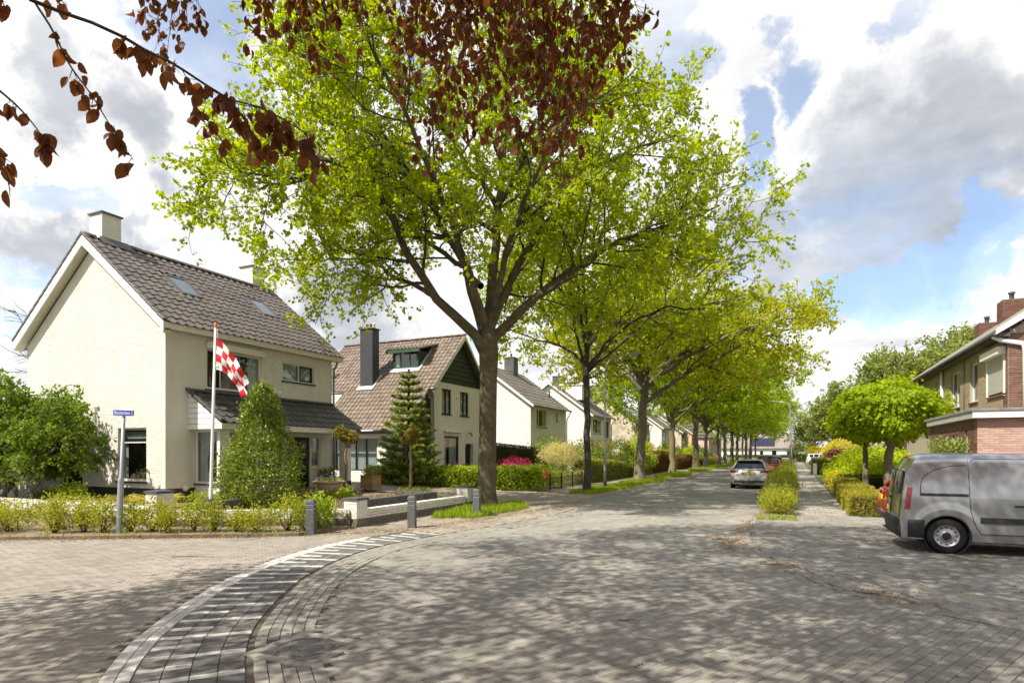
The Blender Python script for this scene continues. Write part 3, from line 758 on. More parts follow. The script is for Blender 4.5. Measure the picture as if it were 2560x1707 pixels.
for i in range(20):
    y = 12.0 + i * 0.4
    if 12.55 < y + 0.2 < 13.3: continue
    t = MB(); pr = []
    for j, (yy, rr) in enumerate(((y, 0.13), (y + 0.42, 0.115))):
        for k in range(9):
            a = math.pi * (k / 8) ; pr.append((XR + math.cos(a) * rr * 1.05, yy, zr - 0.02 + math.sin(a) * rr))
    t.add(pr, [(k, k + 1, 9 + k + 1, 9 + k) for k in range(8)] + [tuple(range(9))], 0, True); t.build('ridge_tile', M_rooftile, RF1, O1)
b = MB()
for sgn in (1, -1):
    xe = -17.14 if sgn > 0 else -25.2
    b.prism([(xe + 0.02 * sgn, ZE - 0.02), (XR, zr - 0.02), (XR, zr - 0.37), (xe + 0.02 * sgn, ZE - 0.37 if sgn < 0 else ZE - 0.30)], 12.0, 12.04, 'y')
b.build('barge_board', M_whitewood, H1, O1)
b = MB()
for sgn in (1, -1):
    xe = -17.14 if sgn > 0 else -25.2
    b.prism([(xe, ZE - 0.35), (XR, zr - 0.36), (XR, zr - 0.33), (xe, ZE - 0.30)], 12.042, 12.3, 'y')
b.box(-17.42, -17.182, 12.3, 20.0, 5.60, 5.625)
b.build('soffit', M_soffit, H1, O1)
b = MB(); b.box(-17.17, -17.12, 12.05, 20.0, 5.60, 5.785); b.box(-17.44, -17.14, 12.01, 12.05, 5.46, 5.60); b.build('fascia', M_creamwood, H1, O1)
# skylights
for a, bq in SKY:
    P = lambda x, y, dz: (x, y, rz_(x) + dz)
    b = MB(); x0, x1 = -18.92, -19.92; f = 0.07
    for (q0, q1, p0, p1) in ((a, a + f, x0, x1), (bq - f, bq, x0, x1), (a + f, bq - f, x0, x0 - f), (a + f, bq - f, x1 + f, x1)):
        b.add([P(p0, q0, -.05), P(p0, q1, -.05), P(p1, q1, -.05), P(p1, q0, -.05), P(p0, q0, .07), P(p0, q1, .07), P(p1, q1, .07), P(p1, q0, .07)], [(0, 1, 2, 3), (4, 7, 6, 5), (0, 4, 5, 1), (1, 5, 6, 2), (2, 6, 7, 3), (3, 7, 4, 0)])
    s_ = b.build('roof_window', M_lead, RF1, O1)
    b = MB(); b.add([P(x0 - f, a + f, .04), P(x0 - f, bq - f, .04), P(x1 + f, bq - f, .04), P(x1 + f, a + f, .04)], [(0, 1, 2, 3)]); b.build('pane', M_skyglass, RF1, O1)
# chimneys on the ridge
def chimney1(x0, x1, y0, y1, zb, zt, m=M_cream, nb=True):
    b = MB(); b.box(x0, x1, y0, y1, zb, zt - 0.05); c = b.build('chimney', m, RF1, O1)
    b = MB(); b.box(x0 - 0.05, x1 + 0.05, y0 - 0.05, y1 + 0.05, zt - 0.05, zt); b.build('chimney_cap', M_lead, RF1, O1)
    b = MB(); b.box(x0 - 0.02, x1 + 0.015, y0 - 0.015, y1 + 0.015, zb, rz_(x1) + 0.13); b.add([(x1 + 0.013, y0 - .1, rz_(x1) + .14), (x1 + 0.013, y1 + .25, rz_(x1) + .14), (x1 + .25, y1 + .32, rz_(x1 + .25) + .055), (x1 + .25, y0 - .1, rz_(x1 + .25) + .055)], [(0, 1, 2, 3)])
    b.build('chimney_flashing', M_lead, RF1, O1); return c
c = chimney1(-21.80, -21.12, 12.62, 13.26, 8.6, 9.98)
c = chimney1(-21.95, -21.2, 18.95, 19.6, 8.6, 9.95)
# gable windows and black gate opening
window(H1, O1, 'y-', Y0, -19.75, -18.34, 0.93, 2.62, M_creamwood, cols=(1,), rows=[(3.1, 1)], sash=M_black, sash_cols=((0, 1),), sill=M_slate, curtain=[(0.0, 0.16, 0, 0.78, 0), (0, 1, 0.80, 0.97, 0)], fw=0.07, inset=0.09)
b = MB(); mbox(b, mg, -22.98, -21.62, 0.14, 0.19, 0.46, 2.54)
dr = b.build('door', M_black, H1, O1, bevel=0.01)
b = MB(); mbox(b, mg, -21.6, -21.42, -0.02, 0.10, 0.46, 2.6); b.build('door_post', M_creamwood, H1, O1)
# upper front windows
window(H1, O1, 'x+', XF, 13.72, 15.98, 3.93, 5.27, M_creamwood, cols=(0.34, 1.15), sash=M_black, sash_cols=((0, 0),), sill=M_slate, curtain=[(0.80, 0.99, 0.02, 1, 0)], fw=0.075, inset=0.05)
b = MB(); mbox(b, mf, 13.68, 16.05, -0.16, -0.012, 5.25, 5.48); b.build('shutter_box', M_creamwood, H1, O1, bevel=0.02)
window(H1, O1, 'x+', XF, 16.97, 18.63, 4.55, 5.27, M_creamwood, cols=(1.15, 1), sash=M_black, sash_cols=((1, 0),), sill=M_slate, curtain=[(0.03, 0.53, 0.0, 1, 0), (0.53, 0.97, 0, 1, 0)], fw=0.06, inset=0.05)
# porch roof
PX, PZ0, PZ1 = -15.86, 2.80, 3.83
ps = (PZ1 - PZ0) / (PX - XF); pv = Vector((-1, 0, (PZ1 - PZ0) / (PX - XF))).normalized() if False else Vector((XF - PX, 0, PZ1 - PZ0)).normalized()
pl = math.hypot(XF - PX, PZ1 - PZ0)
b = MB(); b.prism([(PX - 0.03, PZ0 - 0.06), (XF + 0.002, PZ1 - 0.06), (XF + 0.002, PZ1 - 0.14), (PX - 0.03, PZ0 - 0.14)], 13.06, 19.62, 'y'); PR = b.build('porch_roof', M_darktile, H1, O1)
roof_tiles(PR, O1, (PX + 0.03, 13.06, PZ0 - 0.05), (0, 1, 0), pv, 22, 5, 0.298, pl / 4.95, M_darktile, n_own=300, seed=31)
for r in range(5):
    p = Vector((PX + 0.03, 13.03, PZ0 + 0.0)) + pv * (r * pl / 4.95); q = p + pv * (pl / 4.95 * 1.08)
    t = MB(); t.bar(p + Vector((0, 0, 0.03)), q + Vector((0, 0, 0.01)), 0.15, 0.09); t.build('verge_tile', M_darktile, PR, O1, bevel=0.02)
b = MB(); b.bar((XF + 0.05, 13.02, PZ1 + 0.01), (XF + 0.05, 19.62, PZ1 + 0.01), 0.16, 0.07); b.build('porch_flashing', M_lead, H1, O1)
b = MB(); b.box(PX - 0.06, PX - 0.02, 13.03, 19.3, 2.57, 2.755); b.build('porch_fascia', M_creamwood, H1, O1)
b = MB(); b.box(XF + 0.01, PX - 0.062, 13.08, 19.3, 2.57, 2.60); b.build('porch_ceiling', M_whitewood, H1, O1)
lst = []
for i in range(7):
    z0 = 2.575 + i * 0.17; z1 = z0 + 0.157
    xl = lambda z: min(PX - 0.06, XF + (PX - XF) * (PZ1 - 0.1 - z) / (PZ1 - PZ0))
    if xl(z0) - XF < 0.05: break
    t = MB(); t.prism([(XF + 0.004, z0), (xl(z0), z0), (max(xl(z1), XF + 0.01), z1), (XF + 0.004, z1)], 13.05, 13.075, 'y'); lst.append(t)
plank_boxes(H1, O1, 'siding_board', M_whitewood, lst)
# bay window under the porch
b = MB(); b.box(XF, -16.30, 13.30, 16.1, 0.28, 0.80); b.build('bay_plinth', M_cream, H1, O1)
b = MB(); b.box(XF + 0.01, -16.22, 13.24, 16.12, 0.80, 0.845); b.build('sill', M_slate, H1, O1)
b = MB(); b.box(-16.38, -16.30, 13.30, 13.62, 0.847, 2.56); b.box(-16.38, -16.30, 15.95, 16.1, 0.847, 2.56); b.build('bay_post', M_whitewood, H1, O1)
window(H1, O1, 'y-', 13.30, XF + 0.02, -16.385, 0.847, 2.56, M_whitewood, cols=(1,), curtain=[(0.05, 0.6, 0.0, 1, 0.5), (0.0, 1.0, 0.78, 1, 0)], fw=0.07, inset=0.02, room=False)
window(H1, O1, 'x+', -16.30, 13.62, 15.95, 0.847, 2.56, M_whitewood, cols=(1, 1), curtain=[(0.02, 0.5, 0.78, 1, 0), (0.5, 0.98, 0.78, 1, 0)], fw=0.07, inset=0.02, room=False)
b = MB(); b.box(XF + 0.02, -16.385, 16.02, 16.1, 0.847, 2.56); b.build('bay_side', M_creamwood, H1, O1)
# front door with side light, lamp, letter slot
b = MB(); mbox(b, mf, 17.56, 18.42, 0.08, 0.13, 0.43, 2.44)
D1 = b.build('door', M_black, H1, O1)
for z0, z1 in ((0.6, 1.25), (1.4, 2.3)):
    b = MB(); mbox(b, mf, 17.72, 18.26, 0.065, 0.078, z0, z1); b.build('pane', M_glass_dark, D1, O1)
b = MB(); m_ = mapper('x+', XF); b.lathe([(0, 0), (0.03, 0), (0.035, 0.02), (0.02, 0.045), (0, 0.05)], 12, (XF - 0.08, 18.36, 1.36), axis='x'); b.build('knob', mat('brass', (0.6, 0.42, 0.15), 0.3, metal=1.0), D1, O1)
b = MB(); mbox(b, mf, 17.5, 17.56, 0.02, 0.14, 0.43, 2.5); mbox(b, mf, 18.42, 18.5, 0.02, 0.14, 0.43, 2.5); mbox(b, mf, 18.91, 18.97, 0.02, 0.14, 0.43, 2.5); mbox(b, mf, 17.56, 18.42, 0.02, 0.14, 2.44, 2.5); mbox(b, mf, 18.5, 18.91, 0.02, 0.14, 2.42, 2.5)
mbox(b, mf, 18.5, 18.91, 0.07, 0.12, 0.43, 1.32); DF = b.build('door_frame', M_creamwood, H1, O1)
b = MB(); mbox(b, mf, 18.52, 18.89, 0.08, 0.09, 1.34, 2.41); b.build('side_light', M_glass, H1, O1)
b = MB(); curtain_mesh(b, mf, 18.52, 18.89, 0.2, 1.34, 2.0, amp=0.015, wl_=0.06); b.build('curtain', M_curtain, H1, O1, fix=False)
b = MB(); mbox(b, mf, 18.56, 18.86, 0.055, 0.068, 1.12, 1.20); b.build('letter_slot', MATS['brass'], H1, O1)
b = MB(); b.bar((XF, 17.42, 2.25), (XF + 0.16, 17.42, 2.27), 0.03, 0.03); b.lathe([(0.02, -0.2), (0.07, -0.16), (0.08, 0.0), (0.09, 0.02), (0.03, 0.09), (0.0, 0.10)], 6, (XF + 0.16, 17.42, 2.22), smooth=False); b.build('wall_lamp', M_black, H1, O1)
# porch pillar with the house number
b = MB(); b.box(-16.32, -16.0, 18.82, 19.14, 0.72, 2.57); PI_ = b.build('porch_pillar', M_cream, H1, O1, bevel=0.008)
bricks(PI_, 'x+', -16.0, 18.82, 19.14, 0.72, 2.57, [], M_cream, O1, n_own=60, seed=14); bricks(PI_, 'y-', 18.82, -16.32, -16.0, 0.72, 2.57, [], M_cream, O1, n_own=60, seed=15)
b = MB(); b.box(-16.325, -15.995, 18.815, 19.145, 0.3, 0.72); b.build('pillar_foot', M_plinth, H1, O1)
tm = text_mesh('30', 0.24, 0.008); tm.materials.append(M_black)
n30 = link('house_number', tm, H1, (-15.985 - O1[0], 18.99 - O1[1], 2.08 - O1[2]), (R(90), 0, R(90)))
b = MB(); b.box(-20.0, -15.6, 16.15, 19.6, 0.27, 0.42); b.build('doorstep', M_concrete, H1, O1)
# gutter pipe, wall rosette, hose reel
b = MB(); b.tube([(-17.2, 19.72, 5.58), (-17.28, 19.72, 5.4), (-17.38, 19.7, 5.25), (-17.38, 19.7, 3.9), (-17.38, 19.7, 0.35)], 0.045, 10); b.build('downpipe', M_zinc, H1, O1)
b = MB()
for k in range(8):
    a = k * math.pi / 4; b.lathe([(0, 0), (0.028, 0), (0.028, 0.018), (0, 0.018)], 6, (XF + 0.005, 16.5 + 0.10 * math.cos(a), 4.98 + 0.13 * math.sin(a)), axis='x')
b.build('wall_ornament', M_creamwood, H1, O1)
b = MB(); b.lathe([(0, 0), (0.10, 0), (0.11, 0.05), (0.05, 0.09), (0, 0.09)], 14, (XF, 12.95, 0.72), axis='x'); b.build('wall_vent', M_creamwood, H1, O1)
# annex at the left of the gable
b = MB(); wall_mesh(b, mapper('y-', 11.6), -29, -22.95, 0.3, 2.75, []); b.box(-23.25, -22.95, 11.9, 12.29, 0.3, 2.75); AN = b.build('annex', M_cream, H1, O1)
bricks(AN, 'y-', 11.6, -27.5, -22.95, 0.3, 2.75, [], M_cream, O1, n_own=120, seed=16)
b = MB(); b.box(-29.05, -22.9, 11.52, 15.0, 2.75, 2.92); b.build('annex_roof_edge', M_whitewood, H1, O1)
b = MB(); b.tube([(-24.1, 11.55, 2.7), (-24.1, 11.55, 0.3)], 0.045, 8); b.build('annex_pipe', M_creamwood, H1, O1)
# flower pots in the gable window
for i in range(2):
    p = thing('flower_pot', ('left' if i == 0 else 'right') + ' of the two terracotta pots with a pale plant behind the gable window', 'flower pot', (-18.85 + 0.28 * i, 12.5, 0.995), group='pots on the window ledge')
    b = MB(); b.lathe([(0, 0), (0.07, 0), (0.095, 0.16), (0.10, 0.16), (0.10, 0.2), (0.085, 0.2), (0.08, 0.15), (0, 0.15)], 14); b.build('pot', M_terra, p)
# ------------------------------------------------------------------ second house: brown tiled roof facing the camera, slate chimney, green gable
GX = -17.44                     # gable wall towards the street
O2 = (-20.0, 30.0, 0.3)
H2 = thing('brown_roof_house', 'white house with big weathered brown tiled roof, slate chimney and dark green boarded gable', 'house', O2)
YE, ZE2, SL2, YR2 = 24.55, 2.98, 0.962, 30.4
ZR2 = ZE2 + SL2 * (YR2 - YE)
rz2 = lambda y: ZE2 + SL2 * (y - YE) if y < YR2 else ZR2 - SL2 * (y - YR2)
mx = mapper('x+', GX)
g2ops = [(28.35, 29.35, 3.95, 5.35), (30.35, 31.35, 3.95, 5.35), (28.6, 30.2, 0.75, 2.75), (30.95, 31.95, 0.35, 2.35)]
b = MB(); wall_mesh(b, mx, 27.4, 33.4, 0.2, 5.7, g2ops)
W2 = b.build('wall', M_cream, H2, O2)
bricks(W2, 'x+', GX, 27.4, 33.4, 0.3, 5.7, g2ops, M_cream, O2, n_own=300, seed=41)
b = MB(); b.box(-25.6, GX - 0.3, 26.95, 27.2, 0.2, 5.12); b.box(-25.6, GX - 0.3, 33.1, 33.4, 0.2, 5.6); b.box(-25.6, -25.3, 27.2, 33.1, 0.2, 5.6); b.build('rear_wall', M_cream, H2, O2)
# low lean-to part under the long slope
b = MB(); wall_mesh(b, mapper('y-', 24.95), -22.9, -17.6, 0.2, 2.95, [(-22.3, -19.2, 0.9, 2.62)]); b.box(-22.9, -22.6, 25.25, 27.0, 0.2, 3.4); b.build('lean_to_wall', M_cream, H2, O2)
lst = []
for i in range(22):
    z = 0.3 + i * 0.2; y0 = max(24.95, YE + (z + 0.25 - ZE2) / SL2)
    if y0 > 27.3: break
    t = MB(); t.box(-17.6, -17.56, y0, 27.4, z, z + 0.19); lst.append(t)
plank_boxes(H2, O2, 'side_board', M_black, lst)
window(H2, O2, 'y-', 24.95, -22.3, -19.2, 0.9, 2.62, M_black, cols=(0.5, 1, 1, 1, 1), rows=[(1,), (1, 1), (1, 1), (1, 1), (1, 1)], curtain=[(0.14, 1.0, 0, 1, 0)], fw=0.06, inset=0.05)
# gable boards
lst = []
zb = 5.72; nb = 0
while zb < ZR2 - 0.5:
    z1 = zb + 0.26; y0 = YE + (zb + 0.30 - ZE2) / SL2 ; y1 = 2 * YR2 - y0
    t = MB(); t.prism([(max(y0, 26.9), zb), (min(y1, 33.9), zb), (min(2 * YR2 - (y0 + .27), 33.9), z1), (max(y0 + .27, 26.9), z1)], GX - 0.01, GX + 0.045 - 0.0, 'x')
    for k in range(len(t.v)):
        v = t.v[k]
        if v[2] > zb + 0.1 and v[0] > GX: t.v[k] = (v[0] - 0.03, v[1], v[2])
    lst.append(t); zb += 0.262
plank_boxes(H2, O2, 'gable_board', M_green, lst)
b = MB(); b.prism([(27.4, 5.7), (33.4, 5.7), (YR2, ZR2 - 0.25)], GX - 0.3, GX - 0.012, 'x'); b.build('gable_backing', M_green, H2, O2)
# windows in the gable
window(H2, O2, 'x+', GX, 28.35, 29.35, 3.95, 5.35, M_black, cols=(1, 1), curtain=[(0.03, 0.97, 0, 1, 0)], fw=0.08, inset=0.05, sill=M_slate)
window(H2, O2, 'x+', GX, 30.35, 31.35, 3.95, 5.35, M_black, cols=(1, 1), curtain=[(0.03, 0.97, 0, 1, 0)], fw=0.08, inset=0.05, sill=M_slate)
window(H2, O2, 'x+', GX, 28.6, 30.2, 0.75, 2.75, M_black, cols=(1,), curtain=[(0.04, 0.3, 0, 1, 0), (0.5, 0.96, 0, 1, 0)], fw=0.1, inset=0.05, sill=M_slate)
b = MB(); mbox(b, mx, 28.5, 30.4, -0.22, -0.012, 2.95, 3.06); b.build('awning_box', M_creamwood, H2, O2, bevel=0.02)
b = MB()
arc_ = [(30.95, 2.1)] + [(31.45 + 0.5 * math.cos(a), 2.1 + 0.45 * math.sin(a)) for a in [math.pi - k * math.pi / 10 for k in range(1, 10)]] + [(31.95, 2.1)]
b.prism(arc_ + [(31.95, 2.6), (30.95, 2.6)], GX - 0.2, GX + 0.015, 'x'); b.build('door_arch', M_cream, H2, O2)
b = MB(); mbox(b, mx, 30.97, 31.93, 0.2, 0.26, 0.35, 2.5); b.build('door', M_black, H2, O2)
# roof
b = MB(); b.prism([(YE, ZE2 - 0.06), (YR2, ZR2 - 0.06), (YR2, ZR2 - 0.2), (YE, ZE2 - 0.2)], -22.95, -17.45, 'x')
b.prism([(27.05, rz2(27.05) - 0.06), (YR2, ZR2 - 0.06), (YR2, ZR2 - 0.2), (27.05, rz2(27.05) - 0.2)], -17.45, -17.12, 'x'); b.prism([(27.05, rz2(27.05) - 0.06), (YR2, ZR2 - 0.06), (YR2, ZR2 - 0.2), (27.05, rz2(27.05) - 0.2)], -25.9, -22.95, 'x')
b.prism([(YR2, ZR2 - 0.06), (33.9, rz2(33.9) - 0.06), (33.9, rz2(33.9) - 0.2), (YR2, ZR2 - 0.2)], -25.9, -17.12, 'x')
RF2 = b.build('roof', M_browntile, H2, O2)
v2 = Vector((0, 1, SL2)).normalized(); sl2 = math.hypot(YR2 - YE, ZR2 - ZE2)
CH = (-22.05, -21.2, 27.15, 27.75); DM = (-20.72, -18.72, 28.2, 29.9)
def skip2(c, r, p):
    if p.y < 27.05 and not (-22.95 < p.x < -17.45): return True
    if CH[0] - .1 < p.x < CH[1] + .1 and CH[2] - .05 < p.y < CH[3]: return True
    return DM[0] < p.x < DM[1] and DM[2] < p.y < DM[3] - 0.25
roof_tiles(RF2, O2, (-25.9, YE - 0.02, ZE2 - 0.07), (1, 0, 0), v2, 33, 24, 0.267, sl2 / 23.8, M_browntile, kind='flat', skip=skip2, n_own=300, seed=42)
for i in range(22):
    x = -25.9 + i * 0.4; t = MB(); pr = []
    for xx, rr in ((x, 0.12), (x + 0.42, 0.11)):
        for k in range(7):
            a = math.pi * k / 6; pr.append((xx, YR2 + math.cos(a) * rr, ZR2 - 0.02 + math.sin(a) * rr * 0.8))
    t.add(pr, [(k, k + 1, 7 + k + 1, 7 + k) for k in range(6)] + [tuple(range(7)), tuple(range(13, 6, -1))], 0, True); t.build('ridge_tile', M_browntile, RF2, O2)
b = MB()
for s_ in (0,):
    b.prism([(27.05, rz2(27.05) - 0.08), (YR2, ZR2 - 0.06), (YR2, ZR2 - 0.26), (27.05, rz2(27.05) - 0.28)], -17.13, -17.08, 'x'); b.prism([(33.9, rz2(33.9) - 0.08), (YR2, ZR2 - 0.06), (YR2, ZR2 - 0.26), (33.9, rz2(33.9) - 0.28)], -17.13, -17.08, 'x')
    b.prism([(YE, ZE2 - 0.08), (27.05, rz2(27.05) - 0.08), (27.05, rz2(27.05) - 0.25), (YE, ZE2 - 0.25)], -17.47, -17.43, 'x')
b.build('verge_board', M_creamwood, H2, O2)
b = MB(); b.tube([(-22.95, YE - 0.08, ZE2 - 0.07), (-17.42, YE - 0.08, ZE2 - 0.07)], 0.065, 8); b.tube([(-25.9, 26.98, rz2(27.0) - 0.14), (-22.95, 26.98, rz2(27.0) - 0.14)], 0.065, 8); b.tube([(-17.42, 27.0, rz2(27.0) - 0.14), (-17.0, 27.0, rz2(27.0) - 0.14)], 0.07, 8); b.build('gutter', M_zinc, H2, O2)
b = MB(); b.box(-22.9, -17.6, YE + 0.1, YE + 0.38, 2.55, 2.80); b.build('eave_board', M_creamwood, H2, O2)
b = MB(); b.tube([(-17.25, 27.0, 5.2), (-17.38, 27.45, 4.9), (-17.38, 27.5, 0.3)], 0.05, 8); b.tube([(-17.7, YE - 0.06, 2.9), (-17.7, YE + 0.3, 2.6), (-17.7, YE + 0.33, 0.3)], 0.045, 8); b.build('downpipe', M_creamwood, H2, O2)
# slate chimney
M_slatewall = brick_mat('slate_cladding', (0.060, 0.062, 0.070), (0.085, 0.088, 0.098), (0.035, 0.035, 0.04), 0.6, 0.045, rough=0.65, bump=0.8, axes='wall', noise=0.1)
b = MB(); b.box(CH[0], CH[1], CH[2], CH[3], 4.9, 8.72); c = b.build('chimney', M_slatewall, RF2, O2)
b = MB(); b.box(CH[0] - .06, CH[1] + .06, CH[2] - .06, CH[3] + .06, 8.722, 8.78); b.build('chimney_cap', M_lead, RF2, O2)
for i, (dx, m_) in enumerate(((0.25, M_terra), (0.52, M_terra), (0.72, M_creamwood))):
    b = MB(); b.lathe([(0.09, 0), (0.08, 0.22), (0.10, 0.24), (0.06, 0.3), (0, 0.3)], 10, (CH[0] + dx, CH[2] + 0.3, 8.78)); b.build('chimney_pot', m_, RF2, O2)
b = MB(); b.add([(CH[0] - .12, CH[2] - .22, rz2(CH[2] - .22) + .05), (CH[1] + .12, CH[2] - .22, rz2(CH[2] - .22) + .05), (CH[1] + .12, CH[2] - .01, rz2(CH[2]) + .06), (CH[0] - .12, CH[2] - .01, rz2(CH[2]) + .06)], [(0, 1, 2, 3)])
b.add([(CH[1] + .005, CH[2] - .2, rz2(CH[2] - .2) + .06), (CH[1] + .16, CH[2] - .2, rz2(CH[2] - .2) + .06), (CH[1] + .16, CH[3] + .1, rz2(CH[3] + .1) + .06), (CH[1] + .005, CH[3] + .1, rz2(CH[3] + .1) + .06)], [(0, 1, 2, 3)]); b.build('flashing', M_pale_lead, RF2, O2)
b = MB(); b.lathe([(0.1, 0), (0.08, 0.2), (0.06, 0.22), (0.06, 0.5), (0.09, 0.52), (0.09, 0.62), (0, 0.62)], 10, (-24.6, 27.9, rz2(27.9))); b.build('vent_pipe', M_black, RF2, O2)
# dormer
dx0, dx1, dy0 = -20.6, -18.85, 28.2; dz0, dz1 = rz2(28.2) + 0.04, rz2(28.2) + 1.02
b = MB(); b.prism([(dy0, dz0 - 0.05), (dy0 + 1.15, dz1), (dy0, dz1)], dx0, dx0 + 0.06, 'x'); b.prism([(dy0, dz0 - 0.05), (dy0 + 1.15, dz1), (dy0, dz1)], dx1 - 0.06, dx1, 'x'); DO = b.build('dormer', M_green, H2, O2)
b = MB(); b.prism([(dy0 - 0.3, dz1 + 0.0), (dy0 + 1.75, dz1 + 0.56), (dy0 + 1.75, dz1 + 0.64), (dy0 - 0.3, dz1 + 0.08)], dx0 - 0.25, dx1 + 0.25, 'x'); DR2 = b.build('dormer_roof', M_browntile, H2, O2)
vd = Vector((0, 2.05, 0.56)).normalized(); roof_tiles(DR2, O2, (dx0 - 0.26, dy0 - 0.33, dz1 + 0.06), (1, 0, 0), vd, 9, 6, 0.252, 0.355, M_browntile, kind='barrel', n_own=300, seed=43)
window(H2, O2, 'y-', dy0, dx0 + 0.06, dx1 - 0.06, dz0 + 0.02, dz1, M_greenframe, cols=(0.7, 1.1, 0.8), fw=0.075, inset=0.0, curtain=[(0.02, 0.2, 0, 1, 0)], room=False)
b = MB(); b.box(dx0 - 0.25, dx1 + 0.25, dy0 - 0.31, dy0 - 0.26, dz1 - 0.12, dz1 + 0.03); b.build('dormer_fascia', M_greenframe, H2, O2)
b = MB(); P = lambda x, y, d: (x, y, rz2(y) + d)
b.add([P(dx0 - .15, dy0 - .2, .05), P(dx1 + .15, dy0 - .2, .05), P(dx1 + .15, dy0 - .005, .07), P(dx0 - .15, dy0 - .005, .07)], [(0, 1, 2, 3)])
b.add([P(dx1 + .005, dy0 - .15, .075), P(dx1 + .17, dy0 - .15, .075), P(dx1 + .17, dy0 + 1.5, .075), P(dx1 + .005, dy0 + 1.5, .075)], [(0, 1, 2, 3)]); b.build('dormer_flashing', M_pale_lead, H2, O2)
b = MB(); b.bar((GX, 29.9, 4.9), (GX + 0.02, 29.9, 4.96), 0.08, 0.1); b.build('alarm_box', mat('yellow_box', (0.6, 0.45, 0.05), 0.5), H2, O2)
b = MB(); b.tube([(GX, 31.4, 2.95), (GX + .15, 31.4, 3.0), (GX + .2, 31.4, 2.9)], 0.03, 6); b.lathe([(0, 0), (.07, -.1), (0.06, -.12)], 10, (GX + .2, 31.4, 2.92)); b.build('wall_lamp', M_black, H2, O2)

# ------------------------------------------------------------------ plainer gable houses further along the left side
def roof_mat(name, c1, c2, ax='x'):
    return brick_mat(name, c1, c2, tuple(x * 0.35 for x in c1), 0.27, 0.34, rough=0.85, bump=0.9, axes='yz' if ax == 'x' else 'xz', msize=0.03, noise=0.15)
M_whitewall = mat('white_render', (0.73, 0.72, 0.68), 0.8, scale=1.2, col2=(0.64, 0.625, 0.575), bump=0.3, bscale=40)
M_beige = brick_mat('beige_brick', (0.50, 0.40, 0.29), (0.60, 0.50, 0.38), (0.55, 0.50, 0.42), 0.22, 0.0625, axes='wall')
M_orange = brick_mat('orange_brick', (0.52, 0.30, 0.13), (0.62, 0.38, 0.18), (0.5, 0.42, 0.32), 0.22, 0.0625, axes='wall')
M_pinkb = brick_mat('pinkish_brick', (0.46, 0.32, 0.27), (0.55, 0.40, 0.34), (0.5, 0.45, 0.4), 0.22, 0.0625, axes='wall')
M_greyroof = roof_mat('grey_brown_roof', (0.215, 0.185, 0.15), (0.28, 0.24, 0.20))
M_chim = brick_mat('chimney_brick', (0.20, 0.15, 0.12), (0.27, 0.20, 0.16), (0.3, 0.27, 0.24), 0.22, 0.0625, axes='wall')
M_chimgrey = brick_mat('grey_chimney_brick', (0.10, 0.095, 0.095), (0.14, 0.13, 0.13), (0.08, 0.08, 0.08), 0.22, 0.0625, axes='wall')
M_solar = brick_mat('solar_cells', (0.012, 0.014, 0.032), (0.015, 0.018, 0.04), (0.06, 0.065, 0.09), 0.33, 0.33, rough=0.2, bump=0, axes='xz', msize=0.02, noise=0.05)
